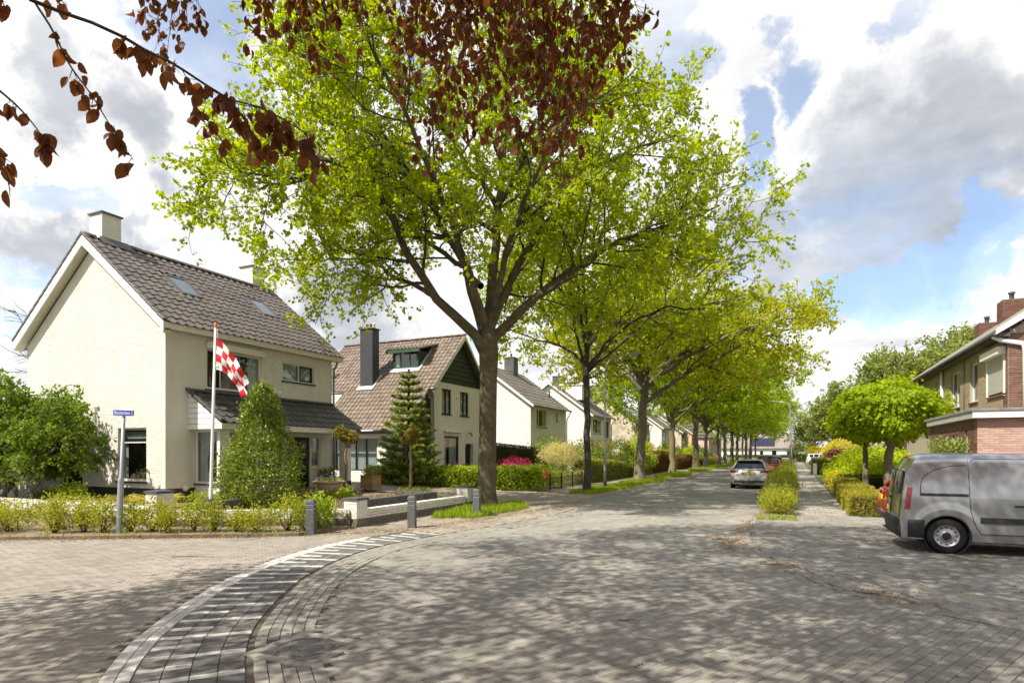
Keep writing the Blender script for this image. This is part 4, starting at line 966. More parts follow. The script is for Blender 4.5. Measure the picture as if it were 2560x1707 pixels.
def gable_house(name, label, y0, y1, xf, depth, zeave, slope, wm, rm, wins, chim=(), over=0.35, board=None, extra=None, gwin=()):
    xb = xf - depth; xr = xf - depth / 2; org = (xr, (y0 + y1) / 2, 0); H = thing(name, label, 'house', org)
    ops = [(a0, a1, z0, z1) for a0, a1, z0, z1, *_ in wins]; zr = zeave + slope * depth / 2
    b = MB(); wall_mesh(b, mapper('x+', xf), y0, y1, 0, zeave, ops); wall_mesh(b, mapper('y-', y0), xb, xf - 0.3, 0, zeave, list(gwin)); b.prism([(xb, zeave), (xf - 0.01, zeave), (xr, zr)], y0 + 0.002, y0 + 0.3, 'y'); b.box(xb, xf - 0.3, y1 - 0.3, y1, 0, zeave); b.prism([(xb, zeave), (xf - .01, zeave), (xr, zr)], y1 - 0.3, y1 - 0.002, 'y'); b.box(xb, xb + .3, y0 + .3, y1 - .3, 0, zeave)
    b.build('wall', wm, H, org)
    rzz = lambda x: zr + 0.14 - slope * abs(x - xr)
    b = MB()
    nrow = 16
    for sg in (1, -1):
        for r in range(nrow):     # each course a shallow step
            xa = xr + sg * (depth / 2 + over) * (r + 1) / nrow; xc = xr + sg * (depth / 2 + over) * r / nrow
            b.prism([(xa, rzz(xa) + 0.03), (xc, rzz(xc) - 0.005), (xc, rzz(xc) - 0.10), (xa, rzz(xa) - 0.10)], y0 - 0.28, y1 + 0.28, 'y')
    RF = b.build('roof', rm, H, org)
    b = MB()
    for sg in (1, -1):
        xe = xr + sg * (depth / 2 + over)
        b.prism([(xe, rzz(xe) - 0.02), (xr, zr + 0.12), (xr, zr - 0.08), (xe, rzz(xe) - 0.2)], y0 - 0.33, y0 - 0.282, 'y')
    b.build('barge_board', board or M_whitewood, H, org)
    xe = xf + over
    b = MB(); b.tube([(xe + 0.04, y0 - 0.3, rzz(xe) - 0.05), (xe + 0.04, y1 + 0.3, rzz(xe) - 0.05)], 0.06, 6); b.build('gutter', M_zinc, H, org)
    b = MB(); b.tube([(xe + 0.03, y1 + 0.15, rzz(xe) - 0.1), (xf + 0.06, y1 + 0.05, rzz(xe) - 0.75), (xf + 0.06, y1 - 0.05, 0.1)], 0.045, 6); b.build('downpipe', M_lead, H, org)
    for a0, a1, z0, z1, cols, *o in wins:
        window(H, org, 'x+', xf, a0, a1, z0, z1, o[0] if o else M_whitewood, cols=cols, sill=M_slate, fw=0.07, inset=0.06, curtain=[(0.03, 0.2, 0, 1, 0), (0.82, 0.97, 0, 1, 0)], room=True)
    for g0, g1, z0, z1 in gwin:
        window(H, org, 'y-', y0, g0, g1, z0, z1, M_whitewood, fw=0.07, inset=0.06, room=True)
    for cx, cy, w, d, zt, cm in chim:
        b = MB(); b.box(cx - w / 2, cx + w / 2, cy - d / 2, cy + d / 2, zr - 1.2, zt); b.build('chimney', cm, RF, org)
        b = MB(); b.box(cx - w / 2 - .04, cx + w / 2 + .04, cy - d / 2 - .04, cy + d / 2 + .04, zt, zt + .06); b.lathe([(0.09, 0), (.08, .25), (.11, .27), (.11, .32), (0, .36)], 8, (cx, cy, zt + .06)); b.build('chimney_cap', M_lead, RF, org)
    return H, RF, org, rzz
H3 = gable_house('white_gable_house', 'white house beyond the thickest trunk with grey-brown roof and one square grey chimney', 40.7, 48.3, GX, 8.3, 5.45, 0.74, M_whitewall, M_greyroof,
    [(41.8, 43.85, 3.75, 5.15, (0.5, 0.9, 0.5), M_creamwood), (45.9, 46.35, 4.35, 5.1, (1,), M_creamwood)], [(-21.3, 45.6, 0.85, 0.9, 9.65, M_chimgrey)], gwin=[(-21.2, -19.6, 1.2, 2.3)])
b = MB(); b.tube([(-18.6, 47.4, 6.4), (-18.6, 47.4, 6.9)], 0.07, 8); b.lathe([(.1, 0), (.12, .06), (0, .1)], 8, (-18.6, 47.4, 6.9)); b.build('vent_pipe', M_black, H3[1], H3[2])
H4 = gable_house('dormer_house', 'white gable house with flat roofed white dormer behind the street lamp pole', 55.1, 62.2, GX, 8.3, 5.5, 0.74, M_whitewall, M_greyroof,
    [(55.9, 58.6, 3.7, 5.1, (0.6, 1, 0.8), M_creamwood), (60.4, 61.4, 3.4, 5.0, (1,), M_greenframe)], [(-21.6, 57.7, 1.1, 0.8, 9.5, M_chimgrey)])
b = MB(); b.box(-21.0, -18.8, 56.6, 60.3, 7.0, 8.45); b.box(-21.1, -18.65, 56.5, 60.4, 8.45, 8.62); DO4 = b.build('dormer', M_whitewood, H4[0], H4[2])
window(H4[0], H4[2], 'x+', -18.8, 57.0, 60.0, 7.3, 8.35, M_creamwood, cols=(1, 1, 1), inset=-0.05, fw=0.06, room=False)
H5 = gable_house('beige_brick_house', 'beige brick gable house with solar panels lying on the roof', 73.4, 81.0, GX, 8.6, 5.6, 0.80, M_beige, M_greyroof,
    [(74.5, 77, 3.5, 5.1, (1, 1, 1)), (74.5, 78, 0.9, 2.6, (1, 1))], [(-21.4, 74.4, 0.9, 1.0, 10.5, M_chim), (-21.6, 80.3, 1.2, 1.0, 10.4, M_chim)], board=mat('brown_barge', (0.42, 0.27, 0.17), 0.6, var=0.2))
for i in range(4):
    for j in range(2):
        x0 = -20.9 + j * 1.35; x1 = x0 + 1.3; ya = 75.2 + i * 1.05; b = MB(); f_ = lambda x: H5[3](x) + 0.10
        b.add([(x0, ya, f_(x0)), (x1, ya, f_(x1)), (x1, ya + 1.0, f_(x1)), (x0, ya + 1.0, f_(x0)), (x0, ya, f_(x0) - .05), (x1, ya, f_(x1) - .05), (x1, ya + 1, f_(x1) - .05), (x0, ya + 1, f_(x0) - .05)], [(0, 1, 2, 3), (0, 4, 5, 1), (1, 5, 6, 2), (2, 6, 7, 3), (3, 7, 4, 0)])
        b.build('solar_panel', mat('panel_glass', (0.03, 0.035, 0.06), 0.12, spec=0.9), H5[1], H5[2])
H6 = gable_house('white_gable_house', 'bright white gable house just left of the mossy yellow-green trunk', 89.3, 96.5, GX, 8.3, 5.5, 0.74, M_whitewall, M_greyroof, [(90.2, 92.8, 3.6, 5.1, (1, 1, 1)), (90.2, 93.5, 0.9, 2.6, (1, 1))], [(-21.5, 95.0, 0.9, 0.9, 9.5, M_chim)])
H7 = gable_house('yellow_brick_house', 'tan brick house with a white framed upper window between two trunks', 104.6, 111.5, GX + 0.3, 8.3, 5.3, 0.74, M_beige, M_greyroof, [(105.6, 109.0, 3.3, 5.0, (1, 1, 1)), (105.6, 109, 0.9, 2.6, (1, 1))], [(-21.5, 109, 0.9, 0.9, 9.6, M_chim)])
H8 = gable_house('orange_brick_house', 'orange brick gable house half hidden by the far trunks', 118.2, 126.0, GX, 8.6, 5.4, 0.74, M_orange, M_greyroof, [(119.2, 122, 3.3, 5.0, (1, 1, 1))], [(-21.5, 124, 1.0, 0.9, 9.8, M_chim)])
# terrace further on, ridge across the view
O9 = (-24, 150, 0); H9 = thing('pink_brick_house', 'pinkish brick house under a large plain grey roof deep behind the trunks', 'house', O9)
b = MB(); wall_mesh(b, mapper('x+', -17.0), 140.0, 166.0, 0, 5.4, [(143, 146, 0.8, 2.5), (149, 151, 3.4, 5.0), (154, 157, 3.4, 5.0), (160, 163, 3.4, 5)]); wall_mesh(b, mapper('y-', 140), -30, -17.3, 0, 5.4, []); b.build('wall', M_pinkb, H9, O9)
b = MB(); b.prism([(-16.6, 5.2), (-23.5, 10.2), (-30.4, 5.2), (-30.4, 5.05), (-16.6, 5.05)], 139.6, 166.4, 'y'); b.build('roof', M_greyroof, H9, O9)
for a0, a1, z0, z1 in ((143, 146, 0.8, 2.5), (149, 151, 3.4, 5.0), (154, 157, 3.4, 5.0), (160, 163, 3.4, 5)): window(H9, O9, 'x+', -17.0, a0, a1, z0, z1, M_whitewood, cols=(1, 1), room=False)
b = MB(); b.box(-23.9, -23.1, 150, 151, 9.6, 11.2); b.build('chimney', M_chim, H9, O9)

# ------------------------------------------------------------------ house closing the street, with solar panels
OF = (-8, 226, 0); HF = thing('white_bungalow', 'low white bungalow closing the far end of the street, blue solar panels on its roof', 'house', OF)
fo = [(-14.2, -12.8, 0.4, 2.5), (-10.5, -9.3, 0.9, 2.4), (-6.6, -5.2, 0.1, 2.4), (-2.0, -0.6, 0.9, 2.4)]
b = MB(); wall_mesh(b, mapper('y-', 226), -24, 6.0, 0, 3.3, fo); b.box(-24, 6, 234.7, 235, 0, 3.3); b.build('wall', M_whitewall, HF, OF)
b = MB(); b.prism([(225.3, 3.25), (230.5, 7.4), (235.7, 3.25), (235.7, 3.1), (225.3, 3.1)], -24.6, 6.6, 'x'); RFF = b.build('roof', roof_mat('far_roof', (0.26, 0.22, 0.19), (0.32, 0.28, 0.24), 'y'), HF, OF)
for a0, a1, z0, z1 in fo: window(HF, OF, 'y-', 226, a0, a1, z0, z1, M_black if a0 == -6.6 else M_whitewood, cols=(1,), room=False, fw=0.1)
for i in range(5):
    for j in range(3):
        x0 = -13.2 + i * 1.5; ya = 226.0 + j * 1.22; yb = ya + 1.18; f_ = lambda y: 3.25 + (y - 225.3) * 4.15 / 5.2 + 0.08
        b = MB(); b.add([(x0, ya, f_(ya)), (x0 + 1.46, ya, f_(ya)), (x0 + 1.46, yb, f_(yb)), (x0, yb, f_(yb)), (x0, ya, f_(ya) - .05), (x0 + 1.46, ya, f_(ya) - .05), (x0 + 1.46, yb, f_(yb) - .05), (x0, yb, f_(yb) - .05)], [(0, 1, 2, 3), (0, 4, 5, 1), (1, 5, 6, 2), (2, 6, 7, 3), (3, 7, 4, 0)]); b.build('solar_panel', M_solar, RFF, OF)

# ------------------------------------------------------------------ brick terrace on the right
M_yellowb = mat('yellow_brick', (0.42, 0.335, 0.21), 0.85, scale=30, col2=(0.33, 0.25, 0.15), bump=0.35, bscale=80, objvar=0.16, tone=0.16)
M_redb = mat('red_brick', (0.20, 0.085, 0.060), 0.85, scale=30, col2=(0.135, 0.062, 0.048), bump=0.35, bscale=80, objvar=0.3, tone=0.3)
M_pinkbrick = mat('limewashed_red_brick', (0.44, 0.27, 0.215), 0.88, scale=16, col2=(0.55, 0.38, 0.32), bump=0.35, bscale=80, objvar=0.16, tone=0.16)
M_mortar = mat('mortar', (0.42, 0.36, 0.29), 0.95, scale=20, var=0.2)
M_mortar_dark = mat('grey_mortar', (0.17, 0.14, 0.115), 0.95, scale=20, var=0.2)
M_wallgrey = mat('grey_fascia', (0.42, 0.43, 0.39), 0.5, scale=3, var=0.1)
RX, RY0, RY1 = 6.35, 24.65, 44.0
OR_ = (8, 32, 0); HR = thing('brick_terrace', 'two storey yellow and red brick terrace at the right edge with white downpipes', 'house', OR_)
mr = mapper('x-', RX)
rops = [(24.95, 26.85, 3.82, 5.2), (28.2, 29.35, 3.78, 5.32), (30.9, 32.6, 3.75, 5.32), (34.5, 35.7, 3.75, 5.25), (37.2, 38.7, 3.8, 5.2), (35.0, 36.6, 0.9, 2.5)]
b = MB(); wall_mesh(b, mr, RY0 + 0.3, RY1, 0, 5.75, rops); WR = b.build('wall', M_mortar, HR, OR_)
bricks(WR, 'x-', RX, RY0 + 0.55, RY1, 2.6, 5.75, rops, M_yellowb, OR_, n_own=300, seed=51)
b = MB(); wall_mesh(b, mapper('y-', RY0), RX, 15, 0, 5.75, []); b.prism([(RX, 5.75), (15, 5.75), (15, 9.7), (11.8, 9.7)], RY0, RY0 + 0.3, 'y'); b.box(RX - 0.008, RX, RY0 + 0.001, RY0 + 0.5, 2.6, 5.75); WR2 = b.build('wall', M_mortar, HR, OR_)
bricks(WR2, 'y-', RY0, RX, 10.5, 2.6, 5.75, [], M_redb, OR_, n_own=300, seed=52)
bricks(WR2, 'x-', RX - 0.008, RY0, RY0 + 0.5, 2.6, 5.75, [], M_redb, OR_, n_own=150, seed=53)
M_rroof = roof_mat('mossy_tile_roof', (0.24, 0.215, 0.18), (0.33, 0.30, 0.25), 'x')
b = MB()
for r in range(14):
    xa, xb_ = RX - 0.36 + 0.43 * r, RX - 0.42 + 0.43 * (r + 1); zz0 = 5.80 + (xa - RX + 0.36) * 0.72
    b.prism([(xa, zz0 + 0.05), (xb_, zz0 + 0.43 * .72 + 0.015), (xb_, zz0 + 0.43 * .72 - 0.1), (xa, zz0 - 0.06)], RY0 - 0.25, RY1 + 0.3, 'y')
RFR = b.build('roof', M_rroof, HR, OR_)
b = MB(); b.box(RX - 0.33, RX, RY0 - 0.2, RY1 + 0.3, 5.60, 5.72); b.build('eave_soffit', mat('dark_eave', (0.11, 0.085, 0.065), 0.7, var=0.3, scale=4), HR, OR_)
b = MB(); b.tube([(RX - 0.40, RY0 - 0.25, 5.72), (RX - 0.40, RY1 + 0.3, 5.72)], 0.075, 8); b.build('gutter', mat('dark_gutter', (0.10, 0.10, 0.095), 0.6, var=0.2), HR, OR_)
b = MB(); b.prism([(RX - 0.39, 5.66), (10.5, 8.58), (10.5, 8.94), (RX - 0.39, 5.84)], RY0 - 0.30, RY0 - 0.252, 'y'); b.build('barge_board', M_whitewood, HR, OR_)
b = MB(); b.tube([(RX - 0.38, RY0 + 0.05, 5.65), (RX - 0.2, RY0 - 0.06, 5.5), (RX + 0.35, RY0 - 0.08, 5.35), (RX + 0.42, RY0 - 0.08, 5.1), (RX + 0.42, RY0 - 0.08, 2.95)], 0.075, 8); b.build('downpipe', M_whitewood, HR, OR_)
b = MB(); b.tube([(RX - 0.08, 33.9, 5.7), (RX - 0.08, 33.9, 0.1)], 0.07, 8); b.build('downpipe', M_whitewood, HR, OR_)
b = MB(); b.tube([(RX - 0.02, 30.15, 5.6), (RX - 0.02, 30.15, 3.0)], 0.02, 5); b.build('wall_seam', M_lead, HR, OR_)
for (a0, a1, z0, z1), cols in zip(rops[1:], ((0.5, 1), (1, 0.9), (1, 1), (1, 1), (1, 1))):
    window(HR, OR_, 'x-', RX, a0, a1, z0, z1, M_whitewood, cols=cols, fw=0.075, inset=0.09, sill=M_redb, curtain=[(0.03, 0.25, 0, 1, 0)])
b = MB(); mbox(b, mr, 24.90, 24.97, -0.06, 0.05, 3.72, 5.1); mbox(b, mr, 26.83, 26.90, -0.06, 0.05, 3.72, 5.1); mbox(b, mr, 24.85, 26.95, -0.24, 0.05, 5.1, 5.34); SB = b.build('shutter_box', M_creamwood, HR, OR_)
M_slat = mat('shutter_slat', (0.60, 0.585, 0.54), 0.5, scale=2, var=0.08, objvar=0.05)
for i in range(25):
    z0 = 3.86 + i * 0.0495; b = MB(); P = [mr(a, d, z) for a in (24.97, 26.83) for d, z in ((-0.01, z0), (-0.026, z0 + 0.012), (-0.026, z0 + 0.036), (-0.01, z0 + 0.046), (0.0, z0 + 0.046), (0.0, z0))]
    b.add(P, [(k, (k + 1) % 6, 6 + (k + 1) % 6, 6 + k) for k in range(6)] + [tuple(range(6)), tuple(range(11, 5, -1))]); b.build('shutter_slat', M_slat, SB, OR_)
b = MB(); mbox(b, mr, 24.97, 26.83, 0.10, 0.14, 3.80, 5.2); b.build('window_behind_shutter', M_black, HR, OR_)
b = MB(); mbox(b, mr, 24.9, 26.9, -0.06, 0.1, 3.74, 3.80); b.build('sill', M_redb, HR, OR_)
for cx, cy, zt in ((9.6, 40.9, 8.85), (9.3, 35.6, 8.95)):
    b = MB(); b.box(cx - .45, cx + .45, cy - .45, cy + .45, 7.0, zt); CC = b.build('chimney', M_mortar_dark, RFR, OR_)
for cx, cy, zt in ((9.6, 40.9, 8.85), (9.3, 35.6, 8.95)):
    b = MB(); b.lathe([(.1, 0), (.1, .3), (.14, .32), (.14, .4), (0, .45)], 10, (cx, cy, zt)); b.build('chimney_cowl', M_lead, RFR, OR_)
    bricks(HR, 'x-', cx - .45, cy - .45, cy + .45, 7.4, zt, [], M_redb, OR_, n_own=120, seed=55, name='chimney_brick'); bricks(HR, 'y-', cy - .45, cx - .45, cx + .45, 7.4, zt, [], M_redb, OR_, n_own=120, seed=56, name='chimney_brick')
# flat roofed front extension
OE = (6, 21, 0); HE = thing('brick_extension', 'flat roofed red brick extension with white roof edge right behind the silver van', 'building', OE)
eo = [(19.72, 20.05, 0.6, 2.42), (21.0, 21.5, 0.6, 2.35)]
b = MB(); wall_mesh(b, mapper('y-', 18.8), 4.22, 14, 0, 2.72, []); WE = b.build('wall', M_mortar, HE, OE)
bricks(WE, 'y-', 18.8, 4.22, 12.5, 0.8, 2.72, [], M_pinkbrick, OE, n_own=300, seed=57)
b = MB(); wall_mesh(b, mapper('x-', 4.22), 19.1, 24.6, 0, 2.72, eo); WE2 = b.build('wall', M_mortar_dark, HE, OE)
bricks(WE2, 'x-', 4.22, 18.8, 24.6, 0.8, 2.72, eo, M_redb, OE, n_own=200, seed=58)
for a0, a1, z0, z1 in eo: window(HE, OE, 'x-', 4.22, a0, a1, z0, z1, M_whitewood, cols=(1,), fw=0.06, inset=0.06, room=True)
b = MB(); b.box(4.09, 14, 18.62, 18.68, 2.71, 2.885); b.build('roof_edge_board', M_whitewood, HE, OE)
b = MB(); b.box(4.09, 4.15, 18.68, 24.4, 2.71, 2.885); b.build('roof_edge_board', M_wallgrey, HE, OE)
b = MB(); b.box(4.06, 14, 18.59, 24.64, 2.887, 2.95); b.box(4.15, 14, 18.68, 24.4, 2.70, 2.72) ; b.build('flat_roof', mat('roof_felt', (0.26, 0.27, 0.25), 0.8, var=0.3, scale=5), HE, OE)
# houses behind the garden trees on the right
for nm, lb, x0, x1, ya, yb, wm in (('white_house', 'white house glimpsed behind the clipped yellow dome', 5.5, 13, 95, 110, M_whitewall), ('brick_house', 'pinkish brick house glimpsed under the round maple crowns', 8, 16, 60, 82, M_pinkb)):
    o = ((x0 + x1) / 2, (ya + yb) / 2, 0); H = thing(nm, lb, 'house', o)
    fo = [(ya + 2, ya + 4.5, 0.9, 2.4), (ya + 6.5, ya + 9, 0.9, 2.4), (ya + 2, ya + 4.5, 3.6, 5.0), (ya + 6.5, ya + 9, 3.6, 5.0)]; fy = [(x0 + 1.5, x0 + 3.8, 3.6, 5.0), (x0 + 1.5, x0 + 3.8, 0.9, 2.4)]
    b = MB(); wall_mesh(b, mapper('x-', x0), ya, yb, 0, 5.5, fo); wall_mesh(b, mapper('y-', ya), x0 + .3, x1, 0, 5.5, fy); b.build('wall', wm, H, o)
    b = MB(); b.prism([(x0 - .4, 5.4), ((x0 + x1) / 2, 8.6), (x1 + .4, 5.4), (x1 + .4, 5.25), (x0 - .4, 5.25)], ya - .3, yb + .3, 'y'); b.build('roof', M_greyroof, H, o)
    b = MB(); b.box(x0 - .7, x0 + .01, ya - .2, ya + 9, 2.6, 2.9); b.build('canopy', M_whitewood, H, o)
    for q in fo: window(H, o, 'x-', x0, *q, M_whitewood, cols=(1, 1), room=False, fw=0.08)
    for q in fy: window(H, o, 'y-', ya, *q, M_whitewood, cols=(1, 1), room=False, fw=0.08)
# ================================================================== PLANTS
M_bark = mat('grey_brown_bark', (0.080, 0.060, 0.038), 0.95, scale=4, col2=(0.145, 0.118, 0.062), bump=1.0, bscale=22)
M_barkmoss = mat('mossy_bark', (0.20, 0.165, 0.11), 0.95, scale=3.2, col2=(0.17, 0.165, 0.045), bump=1.0, bscale=20)
M_barkpale = mat('pale_grey_bark', (0.22, 0.19, 0.15), 0.95, scale=3.5, col2=(0.13, 0.12, 0.06), bump=1.0, bscale=20)
M_barkdark = mat('dark_bark', (0.05, 0.042, 0.032), 0.95, scale=5, col2=(0.085, 0.075, 0.05), bump=1.0, bscale=24)
M_twig = mat('twig', (0.085, 0.06, 0.04), 0.9, scale=6, var=0.3)
L_maple = leafmat('young_maple_leaf', (0.24, 0.305, 0.012), (0.50, 0.565, 0.018), 0.58)
L_lime = leafmat('fresh_lime_leaf', (0.23, 0.32, 0.014), (0.46, 0.56, 0.022), 0.58)
L_ochre = leafmat('ochre_young_leaf', (0.29, 0.33, 0.02), (0.55, 0.55, 0.035), 0.58)
L_mag = leafmat('magnolia_leaf', (0.07, 0.12, 0.012), (0.24, 0.33, 0.035), 0.4)
L_holly = leafmat('holly_leaf', (0.09, 0.15, 0.014), (0.33, 0.39, 0.05), 0.3, rough=0.32, spec=0.5)
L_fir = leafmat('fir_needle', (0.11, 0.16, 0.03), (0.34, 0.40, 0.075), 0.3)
L_laurel = leafmat('laurel_leaf', (0.15, 0.24, 0.012), (0.52, 0.60, 0.035), 0.42, rough=0.35, spec=0.5)
L_yew = leafmat('yew_needle', (0.035, 0.065, 0.012), (0.12, 0.16, 0.025), 0.25)
L_box = leafmat('clipped_yew_leaf', (0.20, 0.20, 0.02), (0.50, 0.44, 0.055), 0.35)
L_olive = leafmat('olive_shrub_leaf', (0.17, 0.20, 0.02), (0.44, 0.44, 0.07), 0.4)
L_privet = leafmat('privet_leaf', (0.21, 0.24, 0.02), (0.50, 0.50, 0.06), 0.45)
L_gold = leafmat('golden_leaf', (0.45, 0.42, 0.02), (0.75, 0.64, 0.05), 0.4)
L_straw = leafmat('straw_maple_leaf', (0.48, 0.42, 0.15), (0.75, 0.68, 0.32), 0.45)
L_chart = leafmat('chartreuse_leaf', (0.34, 0.44, 0.015), (0.62, 0.70, 0.03), 0.48)
L_plum = leafmat('plum_leaf', (0.08, 0.010, 0.025), (0.21, 0.028, 0.055), 0.4)
L_rhodo = leafmat('rhododendron_leaf', (0.10, 0.16, 0.016), (0.30, 0.36, 0.05), 0.3, rough=0.4)
L_beechh = leafmat('brown_beech_leaf', (0.10, 0.055, 0.02), (0.30, 0.15, 0.055), 0.38)
L_copper = leafmat('copper_beech_leaf', (0.070, 0.027, 0.013), (0.20, 0.080, 0.032), 0.45, rough=0.45, spec=0.25, tcol=(0.38, 0.125, 0.03))
L_far = leafmat('far_tree_leaf', (0.15, 0.20, 0.04), (0.36, 0.40, 0.085), 0.42)
L_pink = leafmat('pink_petal', (0.55, 0.05, 0.18), (0.75, 0.18, 0.34), 0.3)
L_magenta = leafmat('magenta_petal', (0.55, 0.012, 0.18), (0.72, 0.04, 0.30), 0.3)
L_grass = leafmat('grass_blade', (0.15, 0.24, 0.014), (0.40, 0.50, 0.035), 0.4)
L_sedge = leafmat('yellow_sedge', (0.40, 0.37, 0.04), (0.70, 0.60, 0.18), 0.35)
L_dry = leafmat('dry_stem', (0.22, 0.17, 0.10), (0.42, 0.34, 0.22), 0.2)

def unit(a): return a / np.maximum(np.linalg.norm(a, axis=-1, keepdims=True), 1e-9)
def rand_dirs(g, n): return unit(g.normal(0, 1, (n, 3)))
def leaves_arr(P, D, g, L=0.1, asp=0.6, Lj=0.3, tone=None, roll=None, cup=0.15):
    """rhombic leaf blades, folded a little along the midrib: base P, direction D"""
    n = len(P); D = unit(D); up = rand_dirs(g, n) if roll is None else roll
    S = unit(np.cross(D, up)); N = np.cross(S, D); l = (L * (1 + g.uniform(-Lj, Lj, n)))[:, None]; w = l * asp * 0.5
    V = np.stack([P, P + D * l * 0.5 + S * w + N * w * cup * 2, P + D * l, P + D * l * 0.5 - S * w + N * w * cup * 2], 1).reshape(-1, 3)
    F = (np.arange(n) * 4)[:, None] + np.array([[0, 1, 2, 3]])
    t = g.uniform(0, 1, n) if tone is None else tone
    return V, F, np.repeat(t, 4)
class Cloud:
    """leaf blades gathered from several calls into one mesh"""
    def __init__(s): s.V = []; s.F = []; s.T = []; s.M = []; s.n = 0
    def add(s, V, F, T, mi=0):
        s.V.append(V); s.F.append(F + s.n); s.T.append(T); s.M.append(np.full(len(F), mi)); s.n += len(V)
    def mesh(s, name, mats): return np_mesh(name, np.concatenate(s.V), np.concatenate(s.F), mats, np.concatenate(s.T), np.concatenate(s.M))

def np_tubes(segs, n=4):
    """list of (points, radii) as one vertex/face array of n-sided tubes"""
    V, F = [], []; o = 0
    for pts, rad in segs:
        pts = np.asarray(pts, float); k = len(pts)
        d = np.gradient(pts, axis=0); d = unit(d); ref = np.array([0.31, 0.17, 0.93]) if abs(d[0][2]) < 0.9 else np.array([1.0, 0.2, 0.1])
        x = unit(np.cross(d, ref)); y = np.cross(d, x); a = np.arange(n) * 2 * math.pi / n
        ring = pts[:, None] + (x[:, None] * np.cos(a)[None, :, None] + y[:, None] * np.sin(a)[None, :, None]) * np.asarray(rad)[:, None, None]
        V.append(ring.reshape(-1, 3)); i = np.arange(k - 1)[:, None] * n; j = np.arange(n)[None]; j2 = (j + 1) % n
        F.append((np.stack([i + j, i + j2, i + n + j2, i + n + j], 2).reshape(-1, 4)) + o); o += k * n
    return np.concatenate(V), np.concatenate(F)

def wander(g, p, d, length, k, bend, trop, fall=0.0):
    """a branch line: k steps from p along d, wandering, pulled up by trop"""
    pts = [np.array(p, float)]; d = np.array(d, float)
    for i in range(k):
        d = d + g.normal(0, bend, 3) + np.array([0, 0, trop - fall * i / k]); d /= np.linalg.norm(d)
        pts.append(pts[-1] + d * length / k)
    return np.array(pts)
def child_dir(g, d, ang):
    a = rand_dirs(g, 1)[0]; a -= d * (a @ d); a /= np.linalg.norm(a); return d * math.cos(ang) + a * math.sin(ang)

def crown_from_limbs(g, limbs, leafm, n2=9, n3=7, n4=6, nl=9, l2=3.2, l3=1.4, l4=0.45, leaf=0.105, droop=0.05, ok=None, start=0.25, limb_sides=8, asp=0.75, tone_noise=True, seedtone=0.0, spread=1.0):
    """limbs: list of (points, r0, r1). Returns wood arrays and a leaf cloud."""
    wood = []; fine = []; tips = []; tgt = []
    for pts, r0, r1 in limbs:
        pts = np.asarray(pts, float); seg = np.linalg.norm(np.diff(pts, axis=0), axis=1); ar = np.concatenate([[0], np.cumsum(seg)]); L = ar[-1]
        q = np.linspace(0, L, 14); P = np.stack([np.interp(q, ar, pts[:, i]) for i in range(3)], 1)
        for _ in range(2): P[1:-1] = 0.25 * P[:-2] + 0.5 * P[1:-1] + 0.25 * P[2:]
        P[1:-1] += g.normal(0, 0.05, (12, 3))
        wood.append((P, r0 + (r1 - r0) * (q / L) ** 0.8))
        m2 = max(3, int(n2 * L / 9))
        for i in range(m2):
            t = start + (1 - start) * (i + g.uniform(0.1, 0.9)) / m2; k = min(int(t * 13), 12)
            p = P[k] + (P[k + 1] - P[k]) * (t * 13 - k); d = unit(P[k + 1] - P[k])
            ll = l2 * g.uniform(0.65, 1.2) * (1.15 - 0.5 * t); b2 = wander(g, p, child_dir(g, d, g.uniform(0.55, 1.15)), ll, 6, 0.16, 0.05, droop)
            fine.append((b2, np.linspace(0.35 * (r0 + (r1 - r0) * t) + 0.012, 0.012, 7)))
            for j in range(n3):
                t3 = 0.2 + 0.8 * (j + g.uniform(0, 1)) / n3; k3 = min(int(t3 * 6), 5); p3 = b2[k3] + (b2[k3 + 1] - b2[k3]) * (t3 * 6 - k3); d3 = unit(b2[k3 + 1] - b2[k3])
                b3 = wander(g, p3, child_dir(g, d3, g.uniform(0.5, 1.1)), l3 * g.uniform(0.6, 1.2), 4, 0.2, 0.03, droop)
                fine.append((b3, np.linspace(0.016, 0.006, 5))); gt = g.uniform(0, 1)
                for e in range(n4):
                    t4 = 0.15 + 0.85 * (e + g.uniform(0, 1)) / n4; k4 = min(int(t4 * 4), 3); p4 = b3[k4] + (b3[k4 + 1] - b3[k4]) * (t4 * 4 - k4); d4 = child_dir(g, unit(b3[k4 + 1] - b3[k4]), g.uniform(0.4, 1.1))
                    e4 = p4 + d4 * l4 * g.uniform(0.5, 1.2)
                    if ok is not None and not ok(e4): continue
                    tips.append((p4, e4)); tgt.append(gt)
    c = Cloud(); tp = np.array(tips); n = len(tp)
    if n:
        # leaves in starry bunches at the twig ends
        base = np.repeat(tp[:, 1], nl, 0); dirs = np.repeat(unit(tp[:, 1] - tp[:, 0]), nl, 0)
        D = unit(dirs * 0.55 + rand_dirs(g, n * nl) * 0.95 + np.array([0, 0, -0.12])); P = base - np.repeat((tp[:, 1] - tp[:, 0]), nl, 0) * g.uniform(0, 0.75, (n * nl, 1)) + g.normal(0, 0.05 * spread, (n * nl, 3))
        tone = np.clip(np.repeat(np.array(tgt), nl) * 0.42 + np.repeat(g.uniform(0, 1, n), nl) * 0.33 + g.uniform(0, 0.35, n * nl) - .05, 0, 1)
        c.add(*leaves_arr(P, D, g, leaf, asp, 0.5, tone))
        for a, b_ in tips[::2]: fine.append((np.array([a, b_]), [0.005, 0.003]))
    return wood, fine, c
